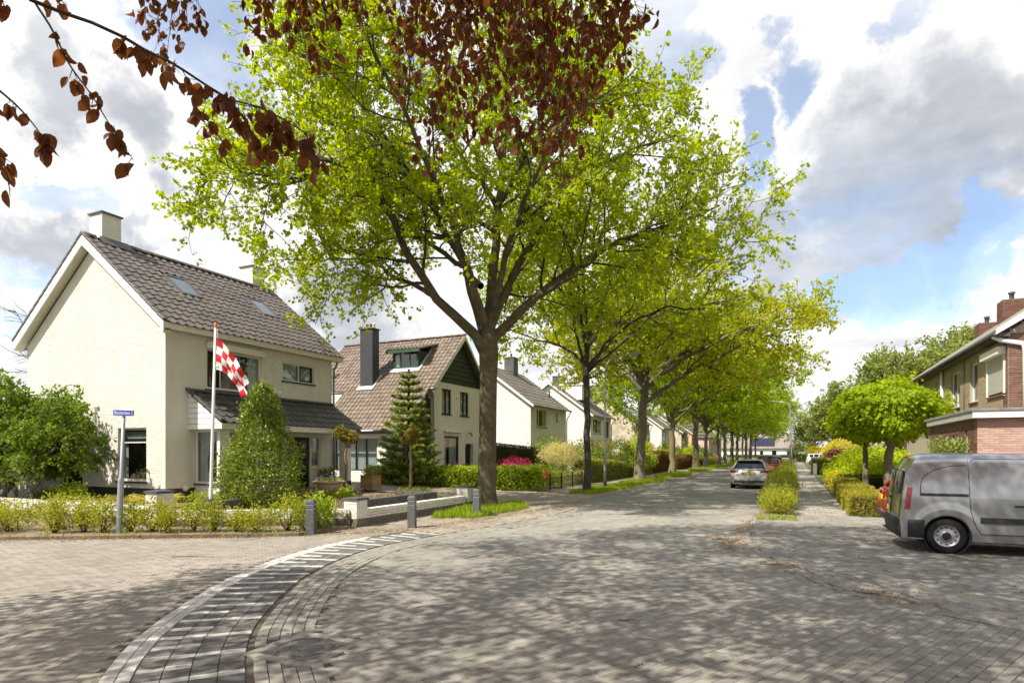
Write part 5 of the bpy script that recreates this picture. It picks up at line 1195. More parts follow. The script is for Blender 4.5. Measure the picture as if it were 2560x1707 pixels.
def make_tree(name, label, cat, loc, limbs, trunk, barkm, leafm, g, group=None, twigm=None, **kw):
    """thing > trunk (with its limbs), branches, crown"""
    T = thing(name, label, cat, loc, group=group)
    wood, fine, c = crown_from_limbs(g, limbs, leafm, **kw)
    tp, tr = trunk
    V, F = np_tubes([(tp, tr)], 14); V2, F2 = np_tubes([(p, r) for p, r in wood], 8)
    jit = g.normal(0, 0.012, V.shape); V = V + jit
    link('trunk', np_mesh('trunk', np.concatenate([V, V2]), np.concatenate([F, F2 + len(V)]), barkm, smooth=True), T)
    V3, F3 = np_tubes(fine, 3) if len(fine) else (None, None)
    if V3 is not None: link('branches', np_mesh('branches', V3, F3, twigm or barkm, smooth=True), T)
    link('crown', c.mesh('crown', leafm), T)
    return T
def trunk_line(g, h, r, lean=(0, 0), k=12, flare=1.5, wob=0.04):
    z = np.linspace(0, h, k); z[1] = min(z[1], 0.25)
    x = lean[0] * z / h + g.normal(0, wob, k) * (z > 0.5); y = lean[1] * z / h + g.normal(0, wob, k) * (z > 0.5)
    rad = r * (1 - 0.28 * z / h) * (1 + (flare - 1) * np.exp(-z / 0.22)); return np.stack([x, y, z], 1), rad
def auto_limbs(g, top, n, zf, length, r, bias=(0, 0), up=0.55, leader=True):
    out = []
    for i in range(n):
        a = 2 * math.pi * (i + g.uniform(-0.25, 0.25)) / n; L = length * g.uniform(0.8, 1.15)
        b = np.array([bias[0], bias[1], 0]) * 1.0; d = np.array([math.cos(a), math.sin(a), up * g.uniform(0.6, 1.5)]) + b * 0.12
        L *= 1 + 0.08 * (d[0] * bias[0] + d[1] * bias[1]); d /= np.linalg.norm(d)
        z = zf + g.uniform(-0.8, 0.9); p = np.array([top[0] * z / top[2], top[1] * z / top[2], min(z, top[2])])
        w = wander(g, p, d + np.array([0, 0, 0.25]), L, 7, 0.13, 0.02, 0.10); out.append((w, r * g.uniform(0.42, 0.6), 0.03))
    if leader:
        for i in range(3):
            w = wander(g, np.array(top) - np.array([0, 0, 0.3]), np.array([g.normal(0, 0.3), g.normal(0, 0.3), 1.0]), length * g.uniform(0.85, 1.1), 7, 0.12, 0.05); out.append((w, r * 0.62, 0.03))
    return out

# ---- the big maple beside the bollard. Limbs measured as (sideways, away, height) from its foot
ca, sa = math.cos(R(24.965)), math.sin(R(24.965))
def lat3(q): return np.array([[a * ca - d * sa, a * sa + d * ca, z] for a, d, z in q])
g = rs(101)
big = [lat3([(0, 0, 5.0), (-0.6, -0.2, 5.9), (-1.5, -0.5, 6.8), (-2.5, -0.8, 7.9), (-3.0, -1.2, 9.4), (-4.0, -1.6, 10.7), (-5.5, -2.0, 11.0), (-6.6, -2.2, 10.9), (-7.9, -2.2, 10.6)]),
       lat3([(0.1, 0, 5.6), (0.6, 0.3, 6.2), (1.8, 0.6, 7.2), (2.8, 0.9, 8.2), (4.4, 1.1, 9.3), (6.4, 1.2, 9.8), (8.2, 1.2, 10.6)]),
       lat3([(-0.1, 0, 5.8), (-0.7, 0.2, 7.6), (-1.4, 0.4, 9.6), (-2.6, 0.6, 11.4), (-3.8, 0.8, 13.2), (-5.2, 1.0, 15.2)]),
       lat3([(0.0, 0, 6.0), (0.2, -0.2, 8.0), (0.5, -0.4, 10.5), (0.7, -0.6, 13.0), (0.4, -0.8, 16.0), (0.2, -1, 17.8)]),
       lat3([(0.1, 0, 6.0), (0.8, 0.2, 7.8), (2.0, 0.4, 9.8), (3.4, 0.6, 11.4), (4.8, 0.7, 12.4), (6.6, 0.8, 12.9)]),
       lat3([(0, 0, 5.9), (0.3, 1.2, 7.0), (0.8, 3.2, 8.4), (1.0, 5.6, 9.8), (1.0, 8.0, 10.6)]),
       lat3([(0, 0, 5.9), (-0.5, -1.2, 7.4), (-1.2, -3.0, 9.4), (-2.2, -4.6, 11.2), (-3.0, -6.2, 12.4)]),
       lat3([(0, 0, 6.2), (0.6, -1.4, 7.8), (1.2, -2.4, 9.4), (2.0, -3.4, 10.8), (2.6, -4.2, 12.0)]),
       lat3([(-0.2, 0, 7.4), (-1.4, 1.6, 9.0), (-3.4, 3.2, 10.4), (-5.0, 4.2, 11.4), (-6.2, 4.6, 11.8)]),
       lat3([(-1.6, -0.5, 6.9), (-2.6, 0.6, 7.6), (-4.0, 1.4, 8.6), (-5.2, 1.8, 9.0), (-6.6, 1.6, 8.6)]),
       lat3([(0.5, -0.5, 9.5), (-0.8, -1.6, 11.2), (-2.6, -2.4, 13.0), (-4.0, -2.6, 14.2), (-5.2, -2.8, 14.6)]),
       lat3([(-3.0, -1.2, 9.4), (-4.2, -2.0, 10.0), (-5.6, -2.4, 9.8), (-6.6, -2.6, 9.5)]),
       lat3([(-1.4, 0.4, 9.6), (-3.2, -0.4, 11.8), (-4.6, -0.8, 12.8), (-5.8, -1.0, 13.0)]),
       lat3([(1.8, 0.6, 7.2), (2.8, -0.6, 7.6), (4.0, -1.2, 8.4), (5.6, -1.4, 9.0)]),
       lat3([(0.4, -0.4, 10.0), (1.4, -0.2, 12.0), (2.8, 0.2, 14.4), (4.0, 0.4, 16.4)])]
rad = [0.20, 0.19, 0.17, 0.2, 0.17, 0.17, 0.15, 0.14, 0.12, 0.10, 0.10, 0.08, 0.08, 0.09, 0.10]
tz = np.array([0, 0.12, 0.3, 0.6, 1.2, 2.2, 3.2, 4.2, 5.0, 5.6, 6.2]); tr = np.array([0.47, 0.40, 0.345, 0.315, 0.30, 0.29, 0.285, 0.29, 0.315, 0.30, 0.2])
tl = np.stack([np.array([0, 0, 0, 0, 0.0, 0.02, 0.04, 0.05, 0.05, 0.04, 0.03]), np.zeros(11), tz], 1)
T1 = make_tree('maple_tree', 'largest spring-green tree with the thickest brown trunk, beside a bollard at the corner', 'tree', (-9.3, 18.0, 0), [(p, r, 0.03) for p, r in zip(big, rad)], (tl, tr), M_bark, L_maple, g,
               n2=15, n3=9, n4=6, nl=9, l2=3.1, l3=1.4, leaf=0.125, droop=0.14, twigm=M_barkdark, asp=0.78)

# ---- the avenue: three grown forms, copied along the verge
def avenue_tree(seed, h, r, zf, length, bias, leafm, barkm, label, loc, n=7, lean=(0, 0), kw=None, up=0.55):
    g = rs(seed); tp, tr = trunk_line(g, h, r, lean); limbs = auto_limbs(g, tp[-1], n, zf, length, r, bias, up)
    return make_tree('avenue_tree', label, 'tree', loc, limbs, (tp, tr), barkm, leafm, g, group='trees in the left verge of the street', twigm=M_barkdark, **(kw or {}))
A2 = avenue_tree(201, 7.4, 0.165, 6.2, 7.0, (2.5, 0.5), L_maple, M_barkdark, 'slim dark trunked tree in the verge next to the nearest left street lamp', (-8.65, 26.8, 0), n=8, kw=dict(n2=10, n3=7, n4=5, nl=7, l2=2.8, leaf=0.15))
A3 = avenue_tree(202, 6.2, 0.33, 5.6, 8.4, (2.2, -0.6), L_ochre, M_barkpale, 'tree with a thick pale spotted trunk and ochre young leaves reaching over the street', (-9.1, 39.2, 0), n=11, lean=(0.35, 0), kw=dict(n2=14, n3=8, n4=5, nl=8, l2=3.4, leaf=0.165), up=0.42)
A4 = avenue_tree(203, 5.4, 0.27, 4.8, 8.2, (1.6, 0.0), L_lime, M_barkmoss, 'tree with a yellow-green mossy forked trunk, fourth along the verge', (-9.4, 52.7, 0), n=9, kw=dict(n2=12, n3=8, n4=5, nl=8, l2=3.2, leaf=0.18), up=0.6)
AV = [(A3, -9.7, 68.8, 1.9, 1.04, M_bark, L_lime, 'straight dark grey trunk of the avenue beside the brown beech hedge'), (A4, -9.9, 78.6, 0.9, 1.0, M_barkpale, None, 'pale mottled trunk with spreading foot, just left of a thinner grey trunk'),
      (A2, -9.5, 88.7, 2.2, 1.15, M_bark, L_lime, 'thin grey tree left of the second left street lamp'), (A4, -9.9, 102, 3.6, 1.08, M_barkpale, None, 'pale straight trunk right of the second left street lamp'),
      (A3, -9.9, 114, 5.0, 1.02, M_bark, L_lime, 'tree with a yellowish trunk touching a darker broad one'), (A4, -9.8, 124, 0.3, 1.1, M_bark, None, 'dark broad trunk above the roof of the silver hatchback'),
      (A2, -9.7, 136, 4.1, 1.3, M_barkmoss, L_lime, 'mossy tree with a low limb bending to the right over the red car'), (A4, -9.8, 148, 2.6, 1.05, M_bark, None, 'far avenue tree left of the white bungalow, third last of the row'),
      (A3, -9.8, 163, 1.1, 1.05, M_bark, L_maple, 'far avenue tree left of the white bungalow, second last of the row'), (A4, -9.6, 182, 5.5, 1.05, M_bark, None, 'last avenue tree against the white bungalow')]
swap = {}
for src, x, y, rz, sc, bm_, lm, lb in AV:
    c = copy_tree(src); c.location = (x, y, 0); c.rotation_euler = (0, 0, rz); c.scale = (sc, sc, sc); c['label'] = lb
    for ch in c.children:
        if ch.name.startswith('trunk') and bm_:
            k = (ch.data.name, bm_.name)
            if k not in swap: me = ch.data.copy(); me.materials[0] = bm_; swap[k] = me
            ch.data = swap[k]
        if ch.name.startswith('crown') and lm:
            k = (ch.data.name, lm.name)
            if k not in swap: me = ch.data.copy(); me.materials[0] = lm; swap[k] = me
            ch.data = swap[k]

# ---- background trees on the right
def round_tree(name, label, loc, h, r, zf, length, leafm, seed, barkm=M_bark, group=None, up=0.7, kw=None, n=8):
    g = rs(seed); tp, tr = trunk_line(g, h, r)
    return make_tree(name, label, 'tree', loc, auto_limbs(g, tp[-1], n, zf, length, r, (0, 0), up), (tp, tr), barkm, leafm, g, group, M_barkdark, **(kw or dict(n2=9, n3=7, n4=5, nl=7, l2=2.6, leaf=0.22, spread=2)))
round_tree('lime_tree', 'big rounded pale green tree rising behind the round maples', (7.6, 56, 0), 6.6, 0.3, 5.8, 3.4, L_far, 301, group='trees behind the right gardens', n=10, kw=dict(n2=14, n3=7, n4=5, nl=8, l2=2.0, leaf=0.2, spread=2, start=0.15))
round_tree('lime_tree', 'tree behind the terrace roof, between its two chimneys', (13.8, 60, 0), 8.0, 0.35, 7.4, 3.6, L_far, 302, group='trees behind the right gardens', n=10)
t = round_tree('ash_tree', 'tall narrow light green tree above the golden dome at the end of the walkway', (5.2, 98, 0), 7.0, 0.3, 4.2, 4.0, L_far, 303, up=1.2, group='trees behind the right gardens', n=11, kw=dict(n2=10, n3=7, n4=5, nl=7, l2=2.4, leaf=0.26, spread=2, start=0.1))
round_tree('ochre_tree', 'smaller ochre tinted tree between the big rounded tree and the terrace', (8.9, 54, 0), 3.6, 0.2, 3.4, 2.6, L_ochre, 304, group='trees behind the right gardens')
round_tree('cherry_tree', 'low dark green tree beside the white sports utility car', (3.5, 128, 0), 3, 0.2, 2.8, 4.5, L_far, 305, group='trees behind the right gardens')
# bare tree behind the annex
g = rs(310); tp, tr = trunk_line(g, 4.0, 0.16); limbs = auto_limbs(g, tp[-1], 6, 3.6, 5.0, 0.16, up=1.2)
T = thing('bare_tree', 'bare branched tree at the left edge behind the corner house', 'tree', (-34.0, 20.0, 0))
wood, fine, c = crown_from_limbs(g, limbs, None, n2=9, n3=6, n4=3, nl=1, l2=2.4, l3=1.1)
V, F = np_tubes([(tp, tr)] + wood, 7); link('trunk', np_mesh('trunk', V, F, M_barkdark, smooth=True), T); V, F = np_tubes(fine, 3); link('crown', np_mesh('crown', V, F, M_barkdark), T)

# ---- pollarded round maples on the right (grafted globes)
def globe_tree(label, loc, h, rx, rz, rt, seed, n=1500):
    g = rs(seed); T = thing('globe_maple', label, 'tree', loc, group='round maples in the gravel yard'); tp, tr = trunk_line(g, h, rt, flare=1.35)
    limbs = []
    for i in range(14):
        d = rand_dirs(g, 1)[0]; d[2] = abs(d[2]) * 0.9 - 0.12; e = tp[-1] + np.array([d[0] * rx, d[1] * rx, d[2] * rz * 1.9]) * 0.8; limbs.append((np.linspace(tp[-1], e, 5) + g.normal(0, .05, (5, 3)), np.linspace(0.05, 0.012, 5)))
    V, F = np_tubes([(tp, tr)], 12); V2, F2 = np_tubes(limbs, 5); link('trunk', np_mesh('trunk', np.concatenate([V, V2]), np.concatenate([F, F2 + len(V)]), M_barkpale, smooth=True), T)
    cz = h + rz * 0.72; d = rand_dirs(g, n); r = g.uniform(0.45, 1.0, n) ** 0.4 * (1 + 0.09 * np.sin(d[:, 0] * 7 + seed) + 0.08 * np.sin(d[:, 1] * 8 + d[:, 2] * 6))
    Pp = np.stack([d[:, 0] * rx * r, d[:, 1] * rx * r, cz + d[:, 2] * rz * r * np.where(d[:, 2] < 0, 0.75, 1.0)], 1); nl = 8
    B = np.repeat(Pp, nl, 0) + g.normal(0, 0.10, (n * nl, 3)); O = np.repeat(d, nl, 0)
    D = unit(O * 0.5 + rand_dirs(g, n * nl) * 0.6 + np.array([0, 0, -0.55])); c = Cloud(); c.add(*leaves_arr(B, D, g, 0.17, 0.8, 0.3, np.clip(np.repeat(g.uniform(0, 1, n), nl) * .55 + g.uniform(0, .45, n * nl), 0, 1), roll=O + rand_dirs(g, n * nl) * 0.4))
    link('crown', c.mesh('crown', L_lime), T); return T
globe_tree('round-headed maple with the thicker flaking trunk close to the van', (3.65, 29.6, 0.03), 2.5, 1.95, 1.3, 0.20, 321, 1900)
globe_tree('round-headed maple with the thinner pale trunk at the clipped hedge', (3.2, 33.9, 0.03), 2.5, 1.5, 1.1, 0.14, 322, 1100)

# ---- shrubs
def shrub(name, label, cat, loc, rx, ry, rz, leafm, n, seed, leaf=0.07, asp=0.6, group=None, stems=8, shell=0.55, lump=0.12, nl=6, upb=0.1, floor=True, flowers=None, stemm=None, zc=None, shape=None, spike=0.0, kids=True):
    """leafy mass: stems from the foot, bunches of leaves through the outer volume"""
    g = rs(seed); T = thing(name, label, cat, loc, group=group); zc = rz if zc is None else zc
    d = rand_dirs(g, n); r = g.uniform(shell, 1.0, n) ** 0.5
    ph = g.uniform(0, 6.28, 6); r = r * (1 + lump * (np.sin(d[:, 0] * 5 + ph[0]) + np.sin(d[:, 1] * 6 + ph[1]) + np.sin(d[:, 2] * 5 + ph[2])))
    P = np.stack([d[:, 0] * rx * r, d[:, 1] * ry * r, zc + d[:, 2] * rz * r], 1)
    if shape is not None: P = shape(P, g)
    if spike: k = g.uniform(0, 1, n) < 0.25; P[k, 2] += g.uniform(0, spike, k.sum())
    P = P[P[:, 2] > 0.03]; n = len(P); ctr = np.array([0, 0, zc * 0.7]); O = unit(P - ctr)
    B = np.repeat(P, nl, 0) + g.normal(0, leaf * 0.9, (n * nl, 3)); Or = np.repeat(O, nl, 0); B[:, 2] = np.maximum(B[:, 2], 0.01)
    D = unit(Or * 0.6 + rand_dirs(g, n * nl) * 0.8 + np.array([0, 0, upb])); c = Cloud(); c.add(*leaves_arr(B, D, g, leaf, asp, 0.35, np.clip(np.repeat(g.uniform(0, 1, n), nl) * .5 + g.uniform(0, .5, n * nl), 0, 1)))
    if stems:
        sg = []
        for i in range(stems):
            e = P[g.randint(n)] * np.array([0.85, 0.85, 0.9]); b0 = np.array([g.normal(0, rx * .12), g.normal(0, ry * .12), -0.05]); m_ = (b0 + e) / 2 + g.normal(0, 0.06 * rx, 3); sg.append((np.array([b0, m_, e]), [0.018, 0.012, 0.005]))
        V, F = np_tubes(sg, 4); link('stems', np_mesh('stems', V, F, stemm or M_twig), T)
    link('foliage', c.mesh('foliage', leafm), T)
    if flowers:
        fm, nf, fr, fl = flowers; k = g.choice(n, nf); k = k[O[k, 2] > -0.1]; fc = Cloud(); per = 26
        Q = P[k] * 1.04 + O[k] * 0.03; B = np.repeat(Q, per, 0) + g.normal(0, fr, (len(k) * per, 3)); D = unit(np.repeat(O[k], per, 0) * 0.7 + rand_dirs(g, len(B)))
        fc.add(*leaves_arr(B, D, g, fl, 0.8, 0.3)); link('blossom', fc.mesh('blossom', fm), T)
    return T
def hedge(name, label, loc, L, W, H, rz, leafm, n, seed, leaf=0.05, group=None, rough=0.03, asp=0.5, taper=0.0, top2=None, corem=None, nl=5, end_round=0.0):
    """clipped hedge: twiggy core and a skin of short leaves on top and sides; top2 = height at the far end"""
    g = rs(seed); T = thing(name, label, 'hedge', loc, rz, group); H2_ = H if top2 is None else top2
    A = [L * H, L * H, W * H, W * H, L * W]; fidx = g.choice(5, n, p=np.array(A) / sum(A)); u = g.uniform(-0.5, 0.5, n); w = g.uniform(0, 1, n); P = np.zeros((n, 3)); O = np.zeros((n, 3))
    hh = lambda x: H + (H2_ - H) * (x / L + 0.5)
    for i, (ax, sg) in enumerate(((1, -1), (1, 1), (0, -1), (0, 1))):
        k = fidx == i; x = u[k] * L if ax == 1 else np.full(k.sum(), sg * L / 2); y = u[k] * W if ax == 0 else np.full(k.sum(), sg * W / 2); z = w[k] * hh(x)
        y = y * (1 - taper * w[k]); P[k] = np.stack([x, y, z], 1); O[k, ax] = sg
    k = fidx == 4; x = u[k] * L; P[k] = np.stack([x, (w[k] - 0.5) * W * (1 - taper), hh(x)], 1); O[k, 2] = 1
    P += g.normal(0, rough, (n, 3)); P[:, 2] = np.maximum(P[:, 2], 0.02)
    B = np.repeat(P, nl, 0) + g.normal(0, leaf * 0.5, (n * nl, 3)); Or = np.repeat(O, nl, 0); D = unit(Or * 0.7 + rand_dirs(g, n * nl) * 0.75 + np.array([0, 0, 0.15])); B[:, 2] = np.maximum(B[:, 2], 0.005)
    c = Cloud(); c.add(*leaves_arr(B, D, g, leaf, asp, 0.3, np.clip(np.repeat(g.uniform(0, 1, n), nl) * .5 + g.uniform(0, .5, n * nl), 0, 1)))
    link('foliage', c.mesh('foliage', leafm), T)
    e = 0.04 + rough; b = MB(); x0, x1, w0 = -L / 2 + e, L / 2 - e, W / 2 - e; w1 = w0 * (1 - taper)
    b.add([(x0, -w0, 0), (x1, -w0, 0), (x1, w0, 0), (x0, w0, 0), (x0, -w1, hh(x0) - e), (x1, -w1, hh(x1) - e), (x1, w1, hh(x1) - e), (x0, w1, hh(x0) - e)], [(0, 3, 2, 1), (4, 5, 6, 7), (0, 1, 5, 4), (1, 2, 6, 5), (2, 3, 7, 6), (3, 0, 4, 7)])
    b.build('branch_core', corem or M_twigcore, T); return T
M_twigcore = mat('hedge_twigs', (0.045, 0.045, 0.015), 0.95, scale=25, col2=(0.09, 0.08, 0.03), bump=1.0, bscale=40)

# magnolia-like tree before the annex
g = rs(331); lim = []
for i, (dx, dy, hz) in enumerate(((-1.6, -0.4, 2.6), (-0.5, 0.4, 3.4), (0.6, -0.5, 3.4), (1.9, 0.2, 2.9), (3.4, -0.4, 2.3), (-2.6, 0.3, 2.1), (0.1, -1.4, 2.6), (1.2, 1.0, 2.8), (3.9, -0.3, 1.7))):
    p0 = np.array([0.28 * math.cos(i * 2.4), 0.2 * math.sin(i * 2.4), 0.0]); lim.append((wander(g, p0, np.array([dx * 0.25, dy * 0.3, 1.0]), 0.1, 1, 0, 0), 0, 0) if False else (np.array([p0, p0 + np.array([dx * 0.12, dy * .12, 0.6]), p0 + np.array([dx * 0.35, dy * .35, 1.3]), np.array([dx * .75, dy * .75, hz * 0.85]), np.array([dx, dy, hz])]), 0.13, 0.025))
make_tree('magnolia_tree', 'dark green many-stemmed magnolia in front of the annex at the left edge', 'tree', (-23.3, 10.6, 0.28), lim, (np.array([[0, 0, -0.1], [0, 0, 0.05], [0, 0, 0.14], [0, 0, 0.2]]), [0.5, 0.44, 0.3, 0.1]), M_barkpale, L_mag, g, n2=26, n3=7, n4=7, nl=9, l2=1.7, l3=0.75, l4=0.26, leaf=0.12, start=0.35, droop=0.3, twigm=M_barkdark, asp=0.6, ok=lambda e: e[2] > 0.85 + 0.25 * math.sin(e[0] * 3))

# conical holly in the front garden
def cone(P, g):
    z = g.uniform(0, 1, len(P)) ** 1.25; a = g.uniform(0, 6.283, len(P)); prof = np.interp(z, [0, 0.12, 0.3, 0.5, 0.66, 0.8, 0.92, 1.0], [0.78, 0.98, 1.0, 0.78, 0.50, 0.42, 0.26, 0.05])
    r = 1.06 * prof * g.uniform(0.55, 1.0, len(P)) ** 0.4 * (1 + 0.12 * np.sin(3 * a + 9 * z) + 0.09 * np.sin(7 * a - 15 * z) + 0.22 * (g.uniform(0, 1, len(P)) < .05)); return np.stack([r * np.cos(a), r * np.sin(a), 0.06 + z * 3.42], 1)
shrub('holly_bush', 'glossy cone shaped evergreen bush between flagpole and stone urn', 'shrub', (-14.15, 13.0, 0.26), 1.05, 1.05, 1.7, L_holly, 2600, 341, leaf=0.095, asp=0.5, shape=cone, stems=4, nl=6)
# fir before the second house
g = rs(351); T = thing('fir_tree', 'young dark green fir with tiered branches in front of the brown tiled roof', 'tree', (-17.3, 25.3, 0.2)) if False else thing('fir_tree', 'young dark green fir with tiered branches in front of the brown tiled roof', 'tree', (-16.6, 24.0, 0.2))
tp, tr = trunk_line(g, 5.6, 0.085, flare=1.2, wob=0.01); fine = []; c = Cloud()
for ti in range(15):
    z = 0.35 + 4.9 * (ti / 14) ** 0.95; L0 = 1.38 * (1 - ti / 15.5) ** 0.85 + 0.12; nb = 9 if ti < 11 else 6
    for k in range(nb):
        a = 2 * math.pi * (k + g.uniform(-.25, .25)) / nb + ti * 0.7; L = L0 * g.uniform(0.8, 1.12); s = np.linspace(0, 1, 6); w = np.stack([np.cos(a) * L * s, np.sin(a) * L * s, z - 0.16 * L * np.sin(s * 2.6) + 0.22 * L * s ** 2], 1); fine.append((w, np.linspace(0.02, 0.005, 6)))
        for q in range(int(13 * L) + 6):
            t_ = g.uniform(0.15, 1.0); p = np.array([np.interp(t_, s, w[:, i]) for i in range(3)]); side = g.choice([-1, 1]); dirn = unit(np.array([math.cos(a), math.sin(a), 0]) * 0.75 + side * np.array([-math.sin(a), math.cos(a), 0]) * g.uniform(.3, .9) + np.array([0, 0, 0.12])); lt = 0.34 * L0 ** 0.4 * g.uniform(.6, 1.1)
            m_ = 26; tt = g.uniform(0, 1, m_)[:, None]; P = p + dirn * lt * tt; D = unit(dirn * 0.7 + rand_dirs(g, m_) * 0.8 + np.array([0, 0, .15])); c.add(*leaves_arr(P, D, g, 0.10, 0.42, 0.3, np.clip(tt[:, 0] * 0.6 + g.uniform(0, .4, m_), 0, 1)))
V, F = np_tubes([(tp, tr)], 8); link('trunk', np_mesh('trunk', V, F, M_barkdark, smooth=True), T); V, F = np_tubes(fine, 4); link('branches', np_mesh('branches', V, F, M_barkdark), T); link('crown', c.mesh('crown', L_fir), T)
# two small standards with sprouting heads
def standard(label, loc, h, seed, blobs, leafm=None):
    g = rs(seed); T = thing('standard_tree', label, 'tree', loc, group='pruned standards in the raised beds'); tp, tr = trunk_line(g, h, 0.062, flare=1.1, wob=0.012); V, F = np_tubes([(tp, tr)], 9)
    sg = [(np.array([tp[-1] - np.array([0, 0, .08]), tp[-1] + np.array(q) * 0.8]), [0.05, 0.03]) for q, _ in blobs]; V2, F2 = np_tubes(sg, 6); link('trunk', np_mesh('trunk', np.concatenate([V, V2]), np.concatenate([F, F2 + len(V)]), M_standbark, smooth=True), T)
    c = Cloud()
    for q, r in blobs:
        n = int(520 * r); d = rand_dirs(g, n); P = tp[-1] + np.array(q) + d * r * g.uniform(.5, 1, (n, 1)); B = np.repeat(P, 5, 0) + g.normal(0, .03, (n * 5, 3)); c.add(*leaves_arr(B, unit(np.repeat(d, 5, 0) * .6 + rand_dirs(g, n * 5) * .8), g, 0.075, .7))
    link('crown', c.mesh('crown', leafm or L_sprout), T)
L_sprout = leafmat('bronze_sprout', (0.13, 0.10, 0.015), (0.36, 0.32, 0.04), 0.35)
M_standbark = mat('smooth_tan_bark', (0.26, 0.20, 0.13), 0.85, scale=8, col2=(0.18, 0.135, 0.085), bump=0.4, bscale=40)
standard('small standard tree with a two-lobed sprouting head next to the urn', (-15.2, 17.9, 0.35), 2.0, 361, [((-0.18, -0.08, 0.22), 0.27), ((0.22, 0.05, 0.05), 0.22), ((-0.05, 0.1, 0.02), 0.17)])
standard('small standard tree with a single sprouting head behind the middle bollard', (-12.1, 17.6, 0.33), 1.95, 362, [((0.0, 0.0, 0.12), 0.24), ((0.10, 0.05, 0.26), 0.18), ((-0.1, 0, 0.0), 0.17)])

# sparse young privet row along the side street, each shrub its own
g = rs(371); k = 0
rowp = []
for i in range(13): rowp.append((-24.2 + i * 0.72 + g.uniform(-.2, .2), 3.15 + i * 0.415 + g.uniform(-.3, .35), g.uniform(0.52, 0.78), g.uniform(0.55, 0.85)))
for i in range(12): rowp.append((-14.9 + i * 0.43 + g.uniform(-.08, .08), 7.95 + i * 0.235 + g.uniform(-.12, .12), g.uniform(0.22, 0.42), g.uniform(0.42, 0.80)))
places = ['dense privet shrub at the left edge, {} from the picture edge', 'sparse young privet shrub along the low white wall, {} right of the street sign']
ordn = ['first', 'second', 'third', 'fourth', 'fifth', 'sixth', 'seventh', 'eighth', 'ninth', 'tenth', 'eleventh', 'twelfth', 'thirteenth']
for i, (x, y, r, h) in enumerate(rowp):
    lb = places[0].format(ordn[i]) if i < 13 else ('sparse young privet shrub hiding the foot of the street sign' if i == 13 else places[1].format(ordn[i - 14]))
    shrub('privet_shrub', lb, 'shrub', (x, y, 0.04), r, r, h / 2, L_privet, int(620 if i < 10 else 330 if i < 13 else 190), 400 + i, leaf=0.062, asp=0.5, group='young privet row along the side street', stems=9, nl=5, lump=0.16, spike=0.18, zc=h * 0.52, shell=0.1)
shrub('laurel_bush', 'bright leafy round bush just right of the leftmost bollard', 'shrub', (-10.25, 11.1, 0.04), 0.36, 0.36, 0.38, L_laurel, 190, 430, leaf=0.085, stems=8, nl=6, spike=0.1, shell=0.2)
# hedges on the left
hedge('laurel_hedge', 'shiny bright green laurel hedge across the second house front, behind the thick trunk', (-14.7, 24.9, 0.12), 8.2, 0.7, 0.92, math.atan2(2.6, 7.5), L_laurel, 5200, 441, leaf=0.10, rough=0.05, asp=0.55, nl=4)
hedge('yew_hedge', 'tall dark clipped yew hedge at the side of the second house', (-15.6, 34.6, 0.02), 3.6, 0.9, 2.35, 0, L_yew, 3000, 442, leaf=0.07, rough=0.02, top2=1.98)
hedge('yew_hedge', 'long waist high yellow-green clipped hedge behind the nearest left street lamp', (-11.5, 39.2, 0.02), 9.6, 0.9, 1.45, R(90), L_olive, 4200, 443, leaf=0.06, rough=0.02, top2=1.08)
hedge('low_hedge', 'knee high clipped hedge behind the pale spotted trunk', (-11.2, 47.8, 0.02), 7.0, 0.7, 0.72, R(90), L_olive, 1800, 444, leaf=0.07, rough=0.02)
hedge('beech_hedge', 'purple brown beech hedge left of the mossy trunk', (-11.6, 56.5, 0.02), 9.0, 0.9, 1.75, R(90), L_beechh, 2600, 445, leaf=0.10, rough=0.04, asp=0.7)
hedge('beech_hedge', 'rust brown beech hedge right of the mossy trunk', (-11.4, 69.5, 0.02), 11.0, 0.8, 1.35, R(90), L_beechh, 2600, 446, leaf=0.10, rough=0.04, asp=0.7)
hedge('low_hedge', 'light green low hedge near the second left street lamp', (-11.3, 92, 0.02), 12.0, 0.8, 1.0, R(90), L_olive, 1800, 447, leaf=0.10, rough=0.03)
hedge('low_hedge', 'far low hedge in front of the white bungalow', (-7, 223.6, 0.0), 28, 0.8, 0.85, 0, L_yew, 2500, 448, leaf=0.16, rough=0.04)
# flowering and garden shrubs on the left
shrub('straw_maple', 'domed pale straw coloured weeping maple behind the black fence', 'shrub', (-11.9, 32.0, 0.05), 1.12, 1.12, 0.62, L_straw, 900, 451, leaf=0.13, asp=0.22, stems=7, zc=1.75, shell=0.3, upb=-0.8, lump=0.05)
shrub('rhododendron', 'dark leaved rhododendron wall in front of the white house with grey chimney', 'shrub', (-14.6, 38.0, 0.05), 2.6, 1.6, 1.35, L_rhodo, 900, 452, leaf=0.16, asp=0.4, flowers=(L_pink, 4, 0.08, 0.09))
shrub('rhododendron', 'rhododendron with magenta flower heads, left of the slim dark trunk', 'shrub', (-13.4, 42.0, 0.05), 1.6, 1.4, 1.35, L_rhodo, 600, 453, leaf=0.16, asp=0.4, flowers=(L_magenta, 8, 0.13, 0.11))
shrub('rhododendron', 'rhododendron with pink flower heads between lamp pole and slim dark trunk', 'shrub', (-12.9, 46.5, 0.05), 1.7, 1.7, 1.4, L_rhodo, 700, 454, leaf=0.17, asp=0.4, flowers=(L_pink, 14, 0.13, 0.11))
shrub('viburnum', 'loose mid green bush against the pale spotted trunk', 'shrub', (-12.4, 51.5, 0.05), 1.7, 2.4, 1.1, L_laurel, 900, 455, leaf=0.15)
shrub('viburnum', 'tall light green bush left of the pale spotted trunk', 'shrub', (-13.2, 57.0, 0.05), 1.2, 1.6, 1.7, L_chart, 600, 456, leaf=0.16)
